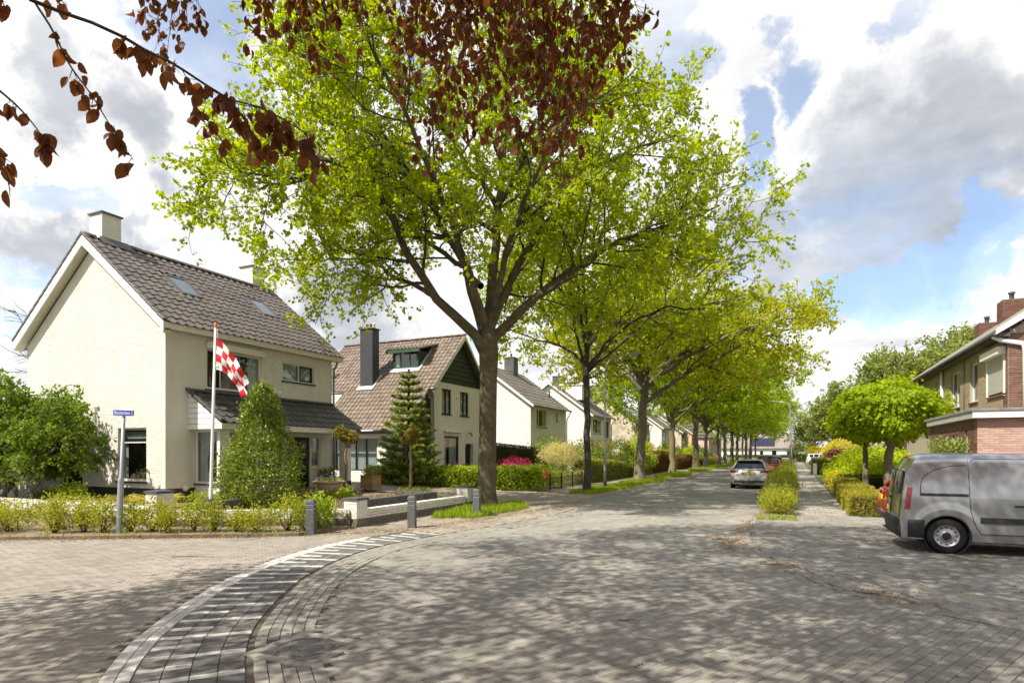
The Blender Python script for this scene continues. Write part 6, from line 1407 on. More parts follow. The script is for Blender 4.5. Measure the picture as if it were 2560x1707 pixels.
shrub('coral_maple', 'coral pink leaved little maple at the beige brick gable', 'shrub', (-14.5, 62.0, 0.05), 1.5, 1.5, 1.5, leafmat('coral_leaf', (0.30, 0.10, 0.07), (0.5, 0.22, 0.16), 0.4), 500, 457, leaf=0.16)
shrub('azalea', 'crimson azalea dome behind the laurel hedge', 'shrub', (-13.3, 29.0, 0.1), 0.95, 0.8, 0.55, leafmat('crimson_leaf', (0.22, 0.01, 0.04), (0.5, 0.04, 0.12), 0.35), 380, 458, leaf=0.08, zc=0.85)
shrub('azalea', 'light pink azalea just right of the thick trunk', 'shrub', (-12.9, 27.6, 0.1), 0.6, 0.5, 0.35, L_pink, 200, 459, leaf=0.07, zc=0.8)
shrub('azalea', 'pink azalea showing above the laurel hedge, left of the thick trunk', 'shrub', (-15.2, 26.3, 0.1), 0.75, 0.5, 0.35, L_pink, 220, 460, leaf=0.07, zc=0.8)
shrub('garden_shrub', 'bright yellow-green shrub right behind the thick trunk', 'shrub', (-12.3, 28.4, 0.1), 1.5, 0.8, 0.55, L_laurel, 420, 461, leaf=0.09, flowers=None)
shrub('garden_shrub', 'low olive shrub inside the black fence', 'shrub', (-11.6, 30.0, 0.05), 0.7, 1.8, 0.42, L_olive, 420, 462, leaf=0.07)
shrub('garden_shrub', 'pale straw ground shrub at the far end of the black fence', 'shrub', (-11.4, 33.6, 0.05), 0.5, 0.9, 0.38, L_straw, 240, 463, leaf=0.07)
shrub('orange_azalea', 'small orange flowering azalea at the black fence corner', 'shrub', (-11.3, 27.8, 0.05), 0.35, 0.35, 0.28, leafmat('orange_petal', (0.6, 0.12, 0.03), (0.75, 0.25, 0.08), 0.3), 90, 464, leaf=0.06, zc=0.7)
shrub('garden_shrub', 'light green shrub between two far trunks', 'shrub', (-12.6, 84, 0), 1.2, 2.0, 1.2, L_chart, 500, 465, leaf=0.2)
shrub('garden_shrub', 'dark green bush beside the yellow brick house window', 'shrub', (-13.6, 100, 0), 1.8, 2.0, 1.3, L_rhodo, 500, 466, leaf=0.2)
shrub('garden_shrub', 'feathery green shrub behind the beech hedges', 'shrub', (-13.3, 72, 0), 1.5, 3.0, 1.4, L_laurel, 700, 467, leaf=0.18)

# right side: planting strip shrubs
g = rs(470); yy = 18.95
strip_l = ['nearest olive shrub of the kerb strip, right behind the paved corner', 'second olive shrub of the kerb strip', 'third olive shrub of the kerb strip', 'fourth olive shrub of the kerb strip, its top yellowish', 'fifth shrub of the kerb strip', 'sixth shrub of the kerb strip', 'seventh shrub of the kerb strip', 'eighth shrub of the kerb strip', 'ninth shrub of the kerb strip, next to the lamp pole', 'tenth shrub of the kerb strip', 'farthest shrub of the kerb strip']
for i, lb in enumerate(strip_l):
    h = (0.62, 0.80, 0.92, 1.02, 0.95, 0.95, 1.0, 0.95, 0.95, 1.0, 1.0)[i]; ln = 1.0 + 0.10 * i if i < 5 else 2.2 + 0.8 * (i - 5); yy += ln * 0.85
    shrub('strip_shrub', lb, 'shrub', (-0.42, yy, 0.04), 0.50, ln * 0.75, h * 0.5, L_olive if i % 3 else L_privet, int(800 - 36 * i), 471 + i, leaf=0.06 + 0.006 * i, asp=0.42, group='shrubs in the kerb strip', nl=6, zc=h * 0.48, spike=0.12, shell=0.3, lump=0.07); yy += ln * 0.62
# clipped hedge stepping along the walkway, block by block
blk = ['nearest block of the stepped clipped hedge, at the paved corner', 'second block of the stepped clipped hedge', 'third block of the stepped clipped hedge', 'fourth block of the stepped clipped hedge', 'fifth block of the stepped clipped hedge', 'sixth block of the stepped clipped hedge', 'farthest block of the stepped clipped hedge']
for i, lb in enumerate(blk):
    if i == 0: hedge('clipped_hedge', lb, (2.75, 20.45, 0.02), 2.5, 0.95, 0.56, 0, L_box, 3400, 490, leaf=0.045, group='stepped clipped hedge blocks', rough=0.015)
    else: hedge('clipped_hedge', lb, (1.93 + 0.05 * i, 20.45 + 1.95 * i, 0.02), 0.85, 1.5, 0.56 - 0.004 * i, R(-10), L_box, 1900 - 130 * i, 490 + i, leaf=0.05, group='stepped clipped hedge blocks', rough=0.015)
hedge('dark_hedge', 'low dark hedge under the chartreuse mound', (4.3, 35.2, 0.02), 4.4, 0.6, 0.62, 0, L_yew, 1500, 500, leaf=0.06)
shrub('weeping_maple_mound', 'large chartreuse mounded maple right of the walkway', 'shrub', (4.15, 39.0, 0.02), 2.6, 2.8, 1.05, L_chart, 2400, 501, leaf=0.16, asp=0.4, zc=0.9, upb=-0.6, lump=0.07, shell=0.45, nl=7)
shrub('golden_shrub', 'small yellow and orange tinted shrub at the foot of the chartreuse mound', 'shrub', (1.95, 36.0, 0.02), 0.42, 1.6, 0.42, L_gold, 240, 502, leaf=0.08)
hedge('clipped_cube', 'clipped green cube beside a white post on the walkway', (2.15, 56.5, 0.02), 1.3, 1.6, 1.25, 0, L_olive, 1700, 503, leaf=0.08)
shrub('plum_maple', 'dark plum coloured maple below the golden dome', 'shrub', (4.1, 60.0, 0.02), 1.75, 1.7, 0.75, L_plum, 800, 504, leaf=0.16, asp=0.4, zc=1.25, upb=-0.4)
shrub('golden_dome', 'clipped golden yellow dome above the plum maple', 'shrub', (5.0, 72.0, 0.02), 2.15, 2.15, 1.75, L_gold, 3400, 505, leaf=0.11, zc=1.5, shell=0.85, lump=0.01)
shrub('yellow_shrub', 'pale yellow shrub behind the white sports utility car', 'shrub', (3.8, 118, 0), 1.6, 1.6, 1.5, L_gold, 400, 506, leaf=0.2)
shrub('garden_shrub', 'mid green shrubs behind the white sports utility car', 'shrub', (2.0, 135, 0), 2.4, 2.4, 1.9, L_far, 500, 507, leaf=0.3)
shrub('potted_fir', 'small dark conifer spray above the van roof by the extension wall', 'shrub', (3.75, 19.3, 0.0), 0.36, 0.3, 0.11, L_fir, 110, 508, leaf=0.11, asp=0.3, zc=1.97, stems=5)
shrub('clipped_cone', 'small clipped cone half hidden by the van rear', 'shrub', (4.0, 27.6, 0.03), 0.5, 0.5, 0.5, L_box, 400, 509, leaf=0.06, shape=lambda P, g: (lambda z, a: np.stack([(0.5 * (1 - z) + .05) * np.cos(a), (0.5 * (1 - z) + .05) * np.sin(a), z * 1.1], 1))(g.uniform(0, 1, len(P)) ** 1.4, g.uniform(0, 6.28, len(P))))
# front garden planting of the corner house
for i, (x, y, sc, lb) in enumerate(((-16.2, 11.2, 1.0, 'yellow striped sedge clump left of the pillar with the slate cap'), (-17.4, 11.0, 0.9, 'yellow striped sedge clump under the gable window'), (-14.6, 12.6, 0.95, 'yellow striped sedge clump right of the pillar with the slate cap'), (-18.3, 10.9, 0.75, 'small pale sedge clump, leftmost of the garden sedges'))):
    g = rs(520 + i); T = thing('sedge_clump', lb, 'grass', (x, y, 0.3), group='sedges in the front garden'); n = 420; a = g.uniform(0, 6.28, n); rr = g.uniform(0, .35, n) * sc; P = np.stack([np.cos(a) * rr, np.sin(a) * rr, np.zeros(n)], 1)
    D0 = unit(np.stack([np.cos(a) * .7, np.sin(a) * .7, np.ones(n)], 1) + g.normal(0, .2, (n, 3))); c = Cloud(); L1 = 0.30 * sc; V1, F1, T1_ = leaves_arr(P, D0, g, L1, 0.07, .3); c.add(V1, F1, T1_)
    tip = V1.reshape(-1, 4, 3)[:, 2]; D1 = unit(D0 * 0.6 + np.stack([np.cos(a), np.sin(a), -0.5 * np.ones(n)], 1) * .8); c.add(*leaves_arr(tip - D1 * 0.02, D1, g, L1 * 0.8, 0.07, .3)); link('blades', c.mesh('blades', L_sedge), T)
    n2_ = 160; P = np.stack([g.normal(0, .3, n2_), g.normal(0, .2, n2_), g.uniform(0.02, .2, n2_)], 1) * sc; c = Cloud(); c.add(*leaves_arr(P, rand_dirs(g, n2_) + np.array([0, 0, .5]), g, .08, .5)); link('young_leaves', c.mesh('young_leaves', L_laurel), T)
for i, (x, y, r, h, lm, lb) in enumerate(((-19.2, 10.6, .45, .5, L_laurel, 'light green leafy perennial left of the garden sedges'), (-21.2, 11.4, 1.6, .26, L_holly, 'flat low box edging before the black side door'), (-13.0, 15.2, .5, .22, L_laurel, 'low bright ground cover at the foot of the urn'), (-15.2, 12.2, .9, .25, L_laurel, 'low green planting under the bay window'),
        (-15.0, 17.2, .7, .22, L_olive, 'mossy tuft at the foot of the two-lobed standard'), (-11.8, 17.4, .9, .20, L_olive, 'creeping cover at the foot of the single-headed standard'), (-14.4, 16.1, .8, .2, L_chart, 'narrow yellow-green border before the front door'), (-25.6, 10.6, .8, .5, L_holly, 'dark low bush at the foot of the magnolia'))):
    shrub('garden_perennial', lb, 'plant', (x, y, 0.28), r, min(r, .45), h, lm, int(120 + 130 * r), 540 + i, leaf=0.07, zc=h * .6, stems=0, shell=0.1)
T = thing('dry_perennials', 'bed of dry straw coloured stems in the raised bed behind the middle bollard', 'plant', (-11.9, 15.0, 0.3)); g = rs(560); n = 1500; P = np.stack([g.uniform(-.7, .7, n) , g.uniform(-1.9, 1.9, n), np.zeros(n)], 1); c = Cloud(); c.add(*leaves_arr(P, unit(g.normal(0, .55, (n, 3)) + np.array([0, 0, .8])), g, 0.2, 0.1)); link('stems', c.mesh('stems', L_dry), T)

# grass of the verges
def grass(label, cx, cy, rx, ry, n, seed, h=0.12, rect=False):
    g = rs(seed); a = g.uniform(0, 6.28, n); q = np.sqrt(g.uniform(0, 1, n)) * (1 + .12 * np.sin(a * 5 + seed)); x, y = (cx + rx * q * np.cos(a), cy + ry * q * np.sin(a)) if not rect else (cx + g.uniform(-rx, rx, n), cy + g.uniform(-ry, ry, n))
    V, F, T = leaves_arr(np.stack([x, y, np.full(n, -0.01)], 1), unit(g.normal(0, .38, (n, 3)) + np.array([0, 0, 1.0])), g, h, 0.10 if n > 3000 else 0.16, .45)
    o = link('verge_grass', np_mesh('verge_grass', V, F, L_grass, T)); tag(o, label, 'grass', None, 'stuff'); return o
grass('short bright grass patch around the thick trunk and the right bollard', -8.75, 16.9, 0.85, 2.5, 9000, 571, 0.17)
for i, (cx, cy, rx, ry, lb) in enumerate(((-8.5, 29.5, 0.95, 4.2, 'grass verge round the slim dark tree and lamp foot'), (-8.4, 37.5, 1.0, 4.0, 'grass verge before the pale spotted trunk'), (-8.5, 49, 1.1, 5.5, 'grass verge at the mossy trunk'), (-8.6, 66, 1.1, 7, 'grass verge further along'), (-8.6, 86, 1.1, 9, 'grass verge at the second left lamp'), (-8.6, 112, 1.2, 12, 'far grass verge'))):
    grass(lb, cx, cy, rx, ry, int(9000 - 900 * i), 572 + i, 0.15 + .02 * i)
g = rs(590); x = np.concatenate([-24 + 14.2 * g.uniform(0, 1, 500), g.uniform(-1.0, 0.1, 300)]); y = np.concatenate([2.35 + (x[:500] + 24) * 0.548 + g.uniform(-.3, .5, 500), g.uniform(17.9, 18.6, 300)])
V, F, T = leaves_arr(np.stack([x, y, np.full(800, 0.03)], 1), unit(g.normal(0, .5, (800, 3)) + np.array([0, 0, .8])), g, 0.10, .2); o = link('weeds', np_mesh('weeds', V, F, L_grass, T)); tag(o, 'sparse weeds and grass tufts along the planting bed edges', 'weeds', None, 'stuff')
# ================================================================== COPPER BEECH the camera stands under
BX, BY = 1.6, -3.0
OB = (BX, BY, 0)
BT = thing('copper_beech', 'copper beech whose dark red-brown leafy branches hang in from the top', 'tree', OB)
g = rs(701)
f_, r_ = np.array([-math.sin(R(24.965)), math.cos(R(24.965)), 0]), np.array([math.cos(R(24.965)), math.sin(R(24.965)), 0])
def depth_lat(P): return P @ f_, P @ r_
def clear(P):
    """the lifted underside of the crown: it rises outward"""
    d, l = depth_lat(P); low = np.where(d > 0.3, 2.5 + 0.86 * d, 4.6)
    return (P[:, 2] > np.maximum(low, 4.4)) | ((d > 0) & (np.abs(l) > 0.98 * d + 0.9) & (P[:, 2] > 4.2))
# bole and scaffold limbs
tp = np.array([[0, 0, -0.1], [0.0, 0, 0.3], [0.02, 0, 1.2], [-0.03, .02, 2.6], [-0.06, .05, 4.2], [-0.1, .1, 6.0], [-.2, .2, 8.0], [-.4, .5, 10.5], [-.6, .8, 13.5]]); tr = [0.62, 0.48, 0.42, 0.40, 0.38, 0.34, 0.27, 0.18, 0.05]
limbs = []
CX, CY, RAD = -3.5, 2.8, 9.3         # crown centre relative to the bole
for i in range(15):
    a = 2 * math.pi * i / 15 + g.uniform(-.15, .15); z0 = 4.2 + (i * 7 % 15) * 0.42; rr = RAD * g.uniform(.75, 1.0); e = np.array([CX + rr * math.cos(a), CY + rr * math.sin(a), 0]); e[2] = z0 + g.uniform(2.0, 4.2)
    P = np.array([[-.08, .08, z0], e * .33 + np.array([0, 0, z0 * .67 + 1.1 - e[2] * 0.0]) * 1.0, e * .7 + np.array([0, 0, .3 * z0 + .5]), e]); P[1, 2] = z0 + (e[2] - z0) * .5 + .3; P[2, 2] = z0 + (e[2] - z0) * .85 + .3
    Q = P + np.array(OB); d_, l_ = depth_lat(Q)
    if np.any((Q[:, 2] < 2.1 + .8 * d_) & (np.abs(l_) < .9 * d_ + .4) & (d_ > .3)):
        P[1:, 2] += np.maximum(0, (2.3 + .86 * d_ - Q[:, 2])[1:])
    limbs.append((P, [.13, .075, .04, .012]))
V, F = np_tubes([(tp, tr)], 16); link('trunk', np_mesh('trunk', V, F, mat('smooth_beech_bark', (0.16, 0.15, 0.135), 0.8, scale=4, col2=(0.10, 0.095, 0.08), bump=0.3, bscale=20), smooth=True), BT)
V, F = np_tubes([(p, r) for p, r in limbs], 7); link('limbs', np_mesh('limbs', V, F, M_barkdark, smooth=True), BT)
# the crown above and behind: layered flat sprays with gaps between them
ns = 4300; a = g.uniform(0, 6.283, ns); rr = RAD * np.sqrt(g.uniform(0, 1, ns)); S = np.stack([BX + CX + rr * np.cos(a), BY + CY + rr * np.sin(a), 4.5 + 9.5 * g.uniform(0, 1, ns) ** 1.3 * np.sqrt(np.maximum(0.05, 1 - (rr / (RAD * 1.08)) ** 2))], 1)
S[:, 2] += np.maximum(0, np.sqrt(np.maximum(0, rr / RAD)) * 1.0 - .4); d_, l_ = depth_lat(S); S[:, 2] = np.where((d_ > .3) & (np.abs(l_) < d_ + 1), np.maximum(S[:, 2], 2.9 + .86 * d_ + g.uniform(0, 1.6, ns)), S[:, 2])
beam_holes = g.uniform(-1, 1, (95, 2)) * RAD * .95 + np.array([BX + CX, BY + CY])
sx = S[:, 0] + S[:, 2] * .429; sy = S[:, 1] + S[:, 2] * .687           # gaps cut along the sunbeams, shaped to let patches of light through
hx = beam_holes[:, 0] + 9 * .429; hy = beam_holes[:, 1] + 9 * .687
keep = np.min(np.hypot(sx[:, None] - hx[None], sy[:, None] - hy[None]), 1) > np.array([g.uniform(.25, .62) for _ in range(95)])[np.argmin(np.hypot(sx[:, None] - hx[None], sy[:, None] - hy[None]), 1)]
S = S[keep]; ns = len(S); nl = 42
ax = rand_dirs(g, ns); ax[:, 2] *= .18; ax = unit(ax); sd_ = unit(np.cross(ax, np.array([0, 0, 1.0]) + g.normal(0, .25, (ns, 3))))
t = g.uniform(-.75, .75, (ns, nl)); w = g.normal(0, .20, (ns, nl)) * (1 - .6 * np.abs(t)); P = (S[:, None] + ax[:, None] * t[..., None] + sd_[:, None] * w[..., None]).reshape(-1, 3) + g.normal(0, .05, (ns * nl, 3))
D = unit((ax[:, None] * .4 + sd_[:, None] * np.sign(w)[..., None] * .8).reshape(-1, 3) + g.normal(0, .35, (ns * nl, 3)) + np.array([0, 0, -.25])); k = clear(P); P, D = P[k], D[k]
V, F, T_ = leaves_arr(P, D, g, .115, .62, .3, roll=np.tile([0, 0, 1.0], (len(P), 1)) + g.normal(0, .45, (len(P), 3)))
stuff(link('crown', np_mesh('crown', V - np.array(OB), F, L_copper, T_), BT))
# ---- branches that hang into view, leaf by leaf
def world_at(u, v, d):
    aa = (u - 1280) / 1510.0; return np.array([0, 0, 1.85]) + d * (f_ + aa * r_ + np.array([0, 0, (1130 - v) / 1510.0]))
st = [(0.0, .012), (.14, .20), (.38, .31), (.62, .29), (.84, .16), (1.0, .012)]
LV, LF = [], []
for x_, w_ in st: LV += [(x_, -w_, .10 * w_ / .31 - .10 * x_ ** 2), (x_, 0, -.10 * x_ ** 2), (x_, w_, .10 * w_ / .31 - .10 * x_ ** 2)]
for i in range(5): LF += [(3 * i, 3 * i + 1, 3 * i + 4, 3 * i + 3), (3 * i + 1, 3 * i + 2, 3 * i + 5, 3 * i + 4)]
LV, LF = np.array(LV), np.array(LF)
def leaf_matrix(p, d, roll, L):
    d = d / np.linalg.norm(d); s = np.cross(d, roll); s /= np.linalg.norm(s); n = np.cross(d, s); w = L * g.uniform(.85, 1.1)
    return [[d[i] * L, s[i] * w, n[i] * L, p[i]] for i in range(3)] + [[0, 0, 0, 1]]
def hang(line, nleaf, Lm, side=0.10, r0=.006, cluster=2, twiglen=.10):
    """a twig line with leaves hanging in small bunches"""
    P = np.array(line); seg = np.linalg.norm(np.diff(P, axis=0), axis=1); ar = np.concatenate([[0], np.cumsum(seg)]); q = np.linspace(0, ar[-1], 22); Q = np.stack([np.interp(q, ar, P[:, i]) for i in range(3)], 1)
    for _ in range(2): Q[1:-1] = .25 * Q[:-2] + .5 * Q[1:-1] + .25 * Q[2:]
    twigs = [(Q, np.linspace(r0, .0015, 22))]; out = []
    for i in range(nleaf):
        t = g.uniform(.12, 1.0); j = min(int(t * 21), 20); p = Q[j] + (Q[j + 1] - Q[j]) * (t * 21 - j); sdv = rand_dirs(g, 1)[0]; sdv[2] = -abs(sdv[2]) * .7; e = p + sdv * twiglen * g.uniform(.15, 1.0)
        twigs.append((np.array([p, (p + e) / 2 + g.normal(0, .006, 3), e]), [.0018, .0014, .001]))
        for c_ in range(g.randint(1, cluster + 1)):
            dn = np.array([g.normal(0, .42), g.normal(0, .42), -1.0]) + .25 * sdv; out.append(leaf_matrix(e + g.normal(0, .012, 3), dn, rand_dirs(g, 1)[0] + np.array([0, 0, .05]), Lm * g.uniform(.72, 1.15)))
    return twigs, out
near = [  # (pixel-measured course, depth range, leaves)
    ([(40, -60), (76, 0), (153, 31), (230, 57), (306, 92), (364, 126), (421, 153), (459, 176), (509, 209), (574, 249), (650, 268), (708, 298), (765, 333), (796, 421)], (2.3, 2.6), 0),
    ([(60, -50), (80, 0), (122, 57), (147, 107), (172, 165), (230, 237), (253, 279), (283, 325), (333, 400)], (2.4, 2.5), 21),
    ([(-60, 180), (0, 228), (40, 262), (75, 300), (120, 360)], (2.4, 2.45), 12), ([(-80, 330), (0, 380), (20, 440), (25, 490)], (2.35, 2.35), 5), ([(-60, -40), (0, -10), (15, 25)], (2.4, 2.4), 3),
    ([(120, -40), (150, -5), (160, 10)], (2.5, 2.5), 3)]
tw, lv = [], []
for pts, (d0, d1), n in near:
    line = [world_at(u, v, d0 + (d1 - d0) * i / (len(pts) - 1)) for i, (u, v) in enumerate(pts)]
    if n: t_, l_ = hang(line, n, .069, twiglen=.06); tw += t_; lv += l_
    else:
        tw.append((np.array(line), np.linspace(.0085, .002, len(line))))
        for sub, k in (([(290, 85), (345, 112), (375, 150)], 13), ([(420, 150), (440, 172)], 3), ([(455, 175), (478, 215), (490, 268), (540, 330), (560, 365)], 13), ([(500, 205), (560, 246), (600, 262)], 14), ([(570, 250), (612, 300), (640, 350), (655, 375)], 12), ([(600, 262), (650, 270), (690, 290), (700, 330)], 13), ([(690, 290), (705, 350), (700, 390), (720, 405)], 7), ([(720, 305), (765, 333), (785, 380), (796, 421)], 14)):
            t_, l_ = hang([world_at(u, v, 2.47) for u, v in sub], k, .068, r0=.002, twiglen=.05); tw += t_; lv += l_
# upper clumps further off
def clump(ends, d0, d1, per, Lm=.074, top=-170, spread=60):
    for (u, v) in ends:
        d = g.uniform(d0, d1); uu = u + g.normal(0, spread); line = [world_at(uu, top, d), world_at(uu * .6 + u * .4 + g.normal(0, 12), top + (v - top) * .45, d + g.normal(0, .06)), world_at(u + g.normal(0, 10), top + (v - top) * .8, d), world_at(u, v, d)]
        t_, l_ = hang(line, int(per * (v - top) / 400) + 6, Lm, twiglen=.16, cluster=3); tw.extend(t_); lv.extend(l_)
clump([(365, 70), (390, 120), (415, 165), (440, 60), (470, 70), (500, 50), (350, 30)], 4.3, 4.9, 22, spread=25)
clump([(610, 20), (650, 70), (672, 120), (700, 40), (720, 60), (770, 80), (790, 145), (765, 180), (815, 60), (820, 178), (905, 40), (915, 100), (860, 20)], 4.2, 5.0, 18, spread=22)
ends = [(990, 200), (1010, 260), (1040, 330), (1075, 425), (1060, 220), (1100, 260), (1130, 300), (1120, 180), (1150, 350), (1175, 300), (1160, 200), (1200, 250), (1215, 330), (1240, 300), (1230, 150), (1270, 260), (1290, 350), (1300, 200), (1330, 330), (1350, 380), (1370, 270), (1380, 410), (1402, 440), (1420, 350), (1400, 180), (1445, 300), (1450, 370), (1470, 230), (1490, 290), (1510, 260), (1530, 180), (1500, 120), (1560, 150), (1580, 90), (1600, 40), (1180, 90), (1330, 100), (1260, 60), (1080, 100), (1030, 120), (1140, 60), (1420, 60), (1480, 60), (1220, 200), (1350, 200), (1100, 160)]
clump(ends, 4.0, 5.4, 25, spread=40)
tw = [(p - np.array(OB), r) for p, r in tw]
V, F = np_tubes(tw, 4); BR = link('branch', np_mesh('branch', V, F, M_barkdark), BT)
LV2 = LV.copy(); LV2[:, 1] *= .86; LV2[:, 2] += .16 * LV2[:, 0] * (1 - LV2[:, 0]) + np.abs(LV2[:, 1]) * .35 - .12 * LV2[:, 0] ** 3; LV2[:, 1] += .06 * np.sin(LV2[:, 0] * 5)
LV3 = LV.copy(); LV3[:, 1] *= 1.06; LV3[:, 2] += np.abs(LV3[:, 1]) * -.28 + .05 * np.sin(LV3[:, 0] * 9)
for i_, lvx in enumerate((LV, LV2, LV3)): pieces('leaf', BR, lvx, LF, L_copper, lv[i_::3], 100, 'leaf_field', OB, 71 + i_)
# ================================================================== STREET AND GARDEN OBJECTS
M_wallwhite = mat('white_painted_garden_brick', (0.70, 0.66, 0.575), 0.85, scale=5, col2=(0.44, 0.39, 0.32), bump=0.4, bscale=50, objvar=0.08, tone=0.08, lo=0.5, hi=0.8)
M_wallbase = mat('bare_brick_wall_foot', (0.13, 0.11, 0.085), 0.95, scale=6, col2=(0.19, 0.155, 0.11), bump=0.4, bscale=50, objvar=0.15, tone=0.15)
M_capslate = mat('slate_cap', (0.055, 0.055, 0.058), 0.7, scale=8, col2=(0.085, 0.085, 0.088), bump=0.2, bscale=60)
M_block = mat('anthracite_block', (0.075, 0.073, 0.070), 0.9, scale=7, col2=(0.12, 0.115, 0.108), bump=0.4, bscale=60, objvar=0.15, tone=0.1)
M_bollard = mat('anthracite_post', (0.085, 0.087, 0.092), 0.8, scale=14, col2=(0.13, 0.13, 0.135), bump=0.25, bscale=60)
M_steel = mat('galvanised_pole', (0.36, 0.39, 0.42), 0.45, scale=10, col2=(0.28, 0.31, 0.34), metal=0.35)
M_lampsteel = mat('lamp_pole_paint', (0.40, 0.40, 0.41), 0.4, scale=6, var=0.15, metal=0.4)
M_wood = mat('planter_wood', (0.40, 0.27, 0.11), 0.8, scale=4, col2=(0.28, 0.18, 0.075), bump=0.4, bscale=30, objvar=0.15)
# ---- low garden wall: copings, courses, pillars
OW = (-13.0, 11.0, 0.0)
GW = thing('garden_wall', 'low white painted brick wall with three slate capped pillars round the corner garden', 'garden wall', OW)
SEG = [((-27.0, 9.72), (-14.25, 9.72), 0.52), ((-13.72, 9.80), (-9.98, 11.92), 0.44), ((-9.88, 12.28), (-9.88, 17.45), 0.42)]
b = MB()
for (p, q, h) in SEG: b.bar((p[0], p[1], h / 2 - 0.06), (q[0], q[1], h / 2 - 0.06), 0.20, h - 0.04, up=(0, 0, 1))
core = b.build('wall', M_wallbase, GW, OW)
Ms_c, Ms_w, Ms_d = [], [], []; g = rs(600)
for (p, q, h) in SEG:
    p, q = np.array(p), np.array(q); L = np.linalg.norm(q - p); d = (q - p) / L; nn = np.array([-d[1], d[0]])
    def M_(s, off, z, j=0.004): c = p + d * s + nn * (off + g.normal(0, j)); return [[d[0], -nn[0], 0, c[0]], [d[1], -nn[1], 0, c[1]], [0, 0, 1, z + g.normal(0, 0.002)], [0, 0, 0, 1]]
    for i in range(int(L / 0.064)): Ms_c.append(M_(0.032 + i * 0.064, 0, h - 0.05))
    nr = int((h - 0.11) / 0.0625)
    for r in range(nr):
        z = h - 0.105 - 0.031 - r * 0.0625
        for i in range(int(L / 0.222)):
            for sgn in (-1,): (Ms_w if z > 0.20 else Ms_d).append(M_(0.111 + i * 0.222 - (0.05 if r % 2 else 0), -0.085, z, 0.002))
def cuboid(l, w, h, c=0.004):
    V, F = piece_mesh('', l, w, None, H=h, c=c); V = V.astype(float); V[:, 2] += h / 2; return V, F
V0, F0 = cuboid(0.058, 0.225, 0.10); pieces('coping_brick', core, V0, F0, M_wallwhite, Ms_c, 300, org=OW, seed=61)
V0, F0 = cuboid(0.212, 0.05, 0.051); pieces('brick', core, V0, F0, M_wallwhite, Ms_w, 300, org=OW, seed=62)
pieces('foot_brick', core, V0, F0, M_wallbase, Ms_d, 200, org=OW, seed=63)
for (x, y, w, h, rz) in ((-14.0, 9.72, 0.42, 0.86, 0), (-9.95, 12.08, 0.40, 0.66, 0.0), (-9.95, 17.65, 0.40, 0.68, 0)):
    b = MB(); b.box(x - w / 2, x + w / 2, y - w / 2, y + w / 2, 0.2, h); P_ = b.build('pillar', M_wallwhite, GW, OW)
    b = MB(); b.box(x - w / 2 - .004, x + w / 2 + .004, y - w / 2 - .004, y + w / 2 + .004, -0.05, 0.2); b.build('pillar_foot', M_wallbase, GW, OW)
    bricks(P_, 'y-', y - w / 2, x - w / 2, x + w / 2, 0.2, h, [], M_wallwhite, OW, n_own=60, seed=64); bricks(P_, 'x+', x + w / 2, y - w / 2, y + w / 2, 0.2, h, [], M_wallwhite, OW, n_own=60, seed=65)
    b = MB(); e = w / 2 + 0.035; b.box(x - e, x + e, y - e, y + e, h, h + 0.05); b.add([(x - e, y - e, h + .05), (x + e, y - e, h + .05), (x + e, y + e, h + .05), (x - e, y + e, h + .05), (x, y, h + 0.085)], [(0, 1, 4), (1, 2, 4), (2, 3, 4), (3, 0, 4)]); b.build('pillar_cap', M_capslate, P_, OW)
for i in range(6):
    b = MB(); b.box(-18.9 + i * 0.75, -18.16 + i * 0.75, 9.74, 10.02, 0.50, 0.54); b.build('coping_slab', mat('grey_slab', (0.25, 0.25, 0.25), 0.8, scale=6, var=0.25), GW, OW)
# ---- raised bed edging of dark blocks
def edging(label, p, q, z0, z1, n=None):
    p, q = Vector((*p, 0)), Vector((*q, 0)); L = (q - p).length; n = max(2, round(L / 0.42)); T = thing('raised_bed_edging', label, 'edging', (p.x, p.y, 0), group='dark block edgings of the raised beds')
    for i in range(n):
        a, c = p.lerp(q, (i + .01) / n), p.lerp(q, (i + .99) / n); b = MB(); b.bar((a.x, a.y, (z0 + z1) / 2), (c.x, c.y, (z0 + z1) / 2), 0.16, z1 - z0); b.build('block', M_block, T, (p.x, p.y, 0), bevel=0.008)
edging('longest dark block edging, behind the middle bollard', (-10.45, 12.45), (-10.45, 16.6), 0.22, 0.58)
edging('short dark block edging between slate capped pillar and flagpole', (-13.62, 10.15), (-13.9, 12.0), 0.22, 0.56)
edging('dark block edging running behind the urn', (-14.3, 13.9), (-14.0, 17.3), 0.22, 0.52)
edging('short return of dark blocks at the far end of the longest edging', (-10.6, 16.7), (-12.2, 16.9), 0.22, 0.55)
# ---- bollards
def bollard(loc, label, rz):
    T = thing('bollard', label, 'bollard', loc, rz, 'bollards at the corner'); b = MB(); w = 0.095
    b.box(-w, w, -w, w, -0.05, 0.56); b.box(-w, w, -w, w, 0.585, 0.655); b.box(-w, w, -w, w, 0.68, 0.74)
    b.add([(-w, -w, .74), (w, -w, .74), (w, w, .74), (-w, w, .74), (-.06, -.06, .785), (.06, -.06, .785), (.06, .06, .785), (-.06, .06, .785)], [(0, 1, 5, 4), (1, 2, 6, 5), (2, 3, 7, 6), (3, 0, 4, 7), (4, 5, 6, 7)]); b.build('post', M_bollard, T, bevel=0.008)
    b = MB(); e = 0.083; b.box(-e, e, -e, e, 0.55, 0.70); b.build('lit_groove', mat('lit_groove_tone', (0.40, 0.40, 0.39), 0.6, var=0.2, scale=9), T)  # pale colour stands for the light caught in the grooves
    return T
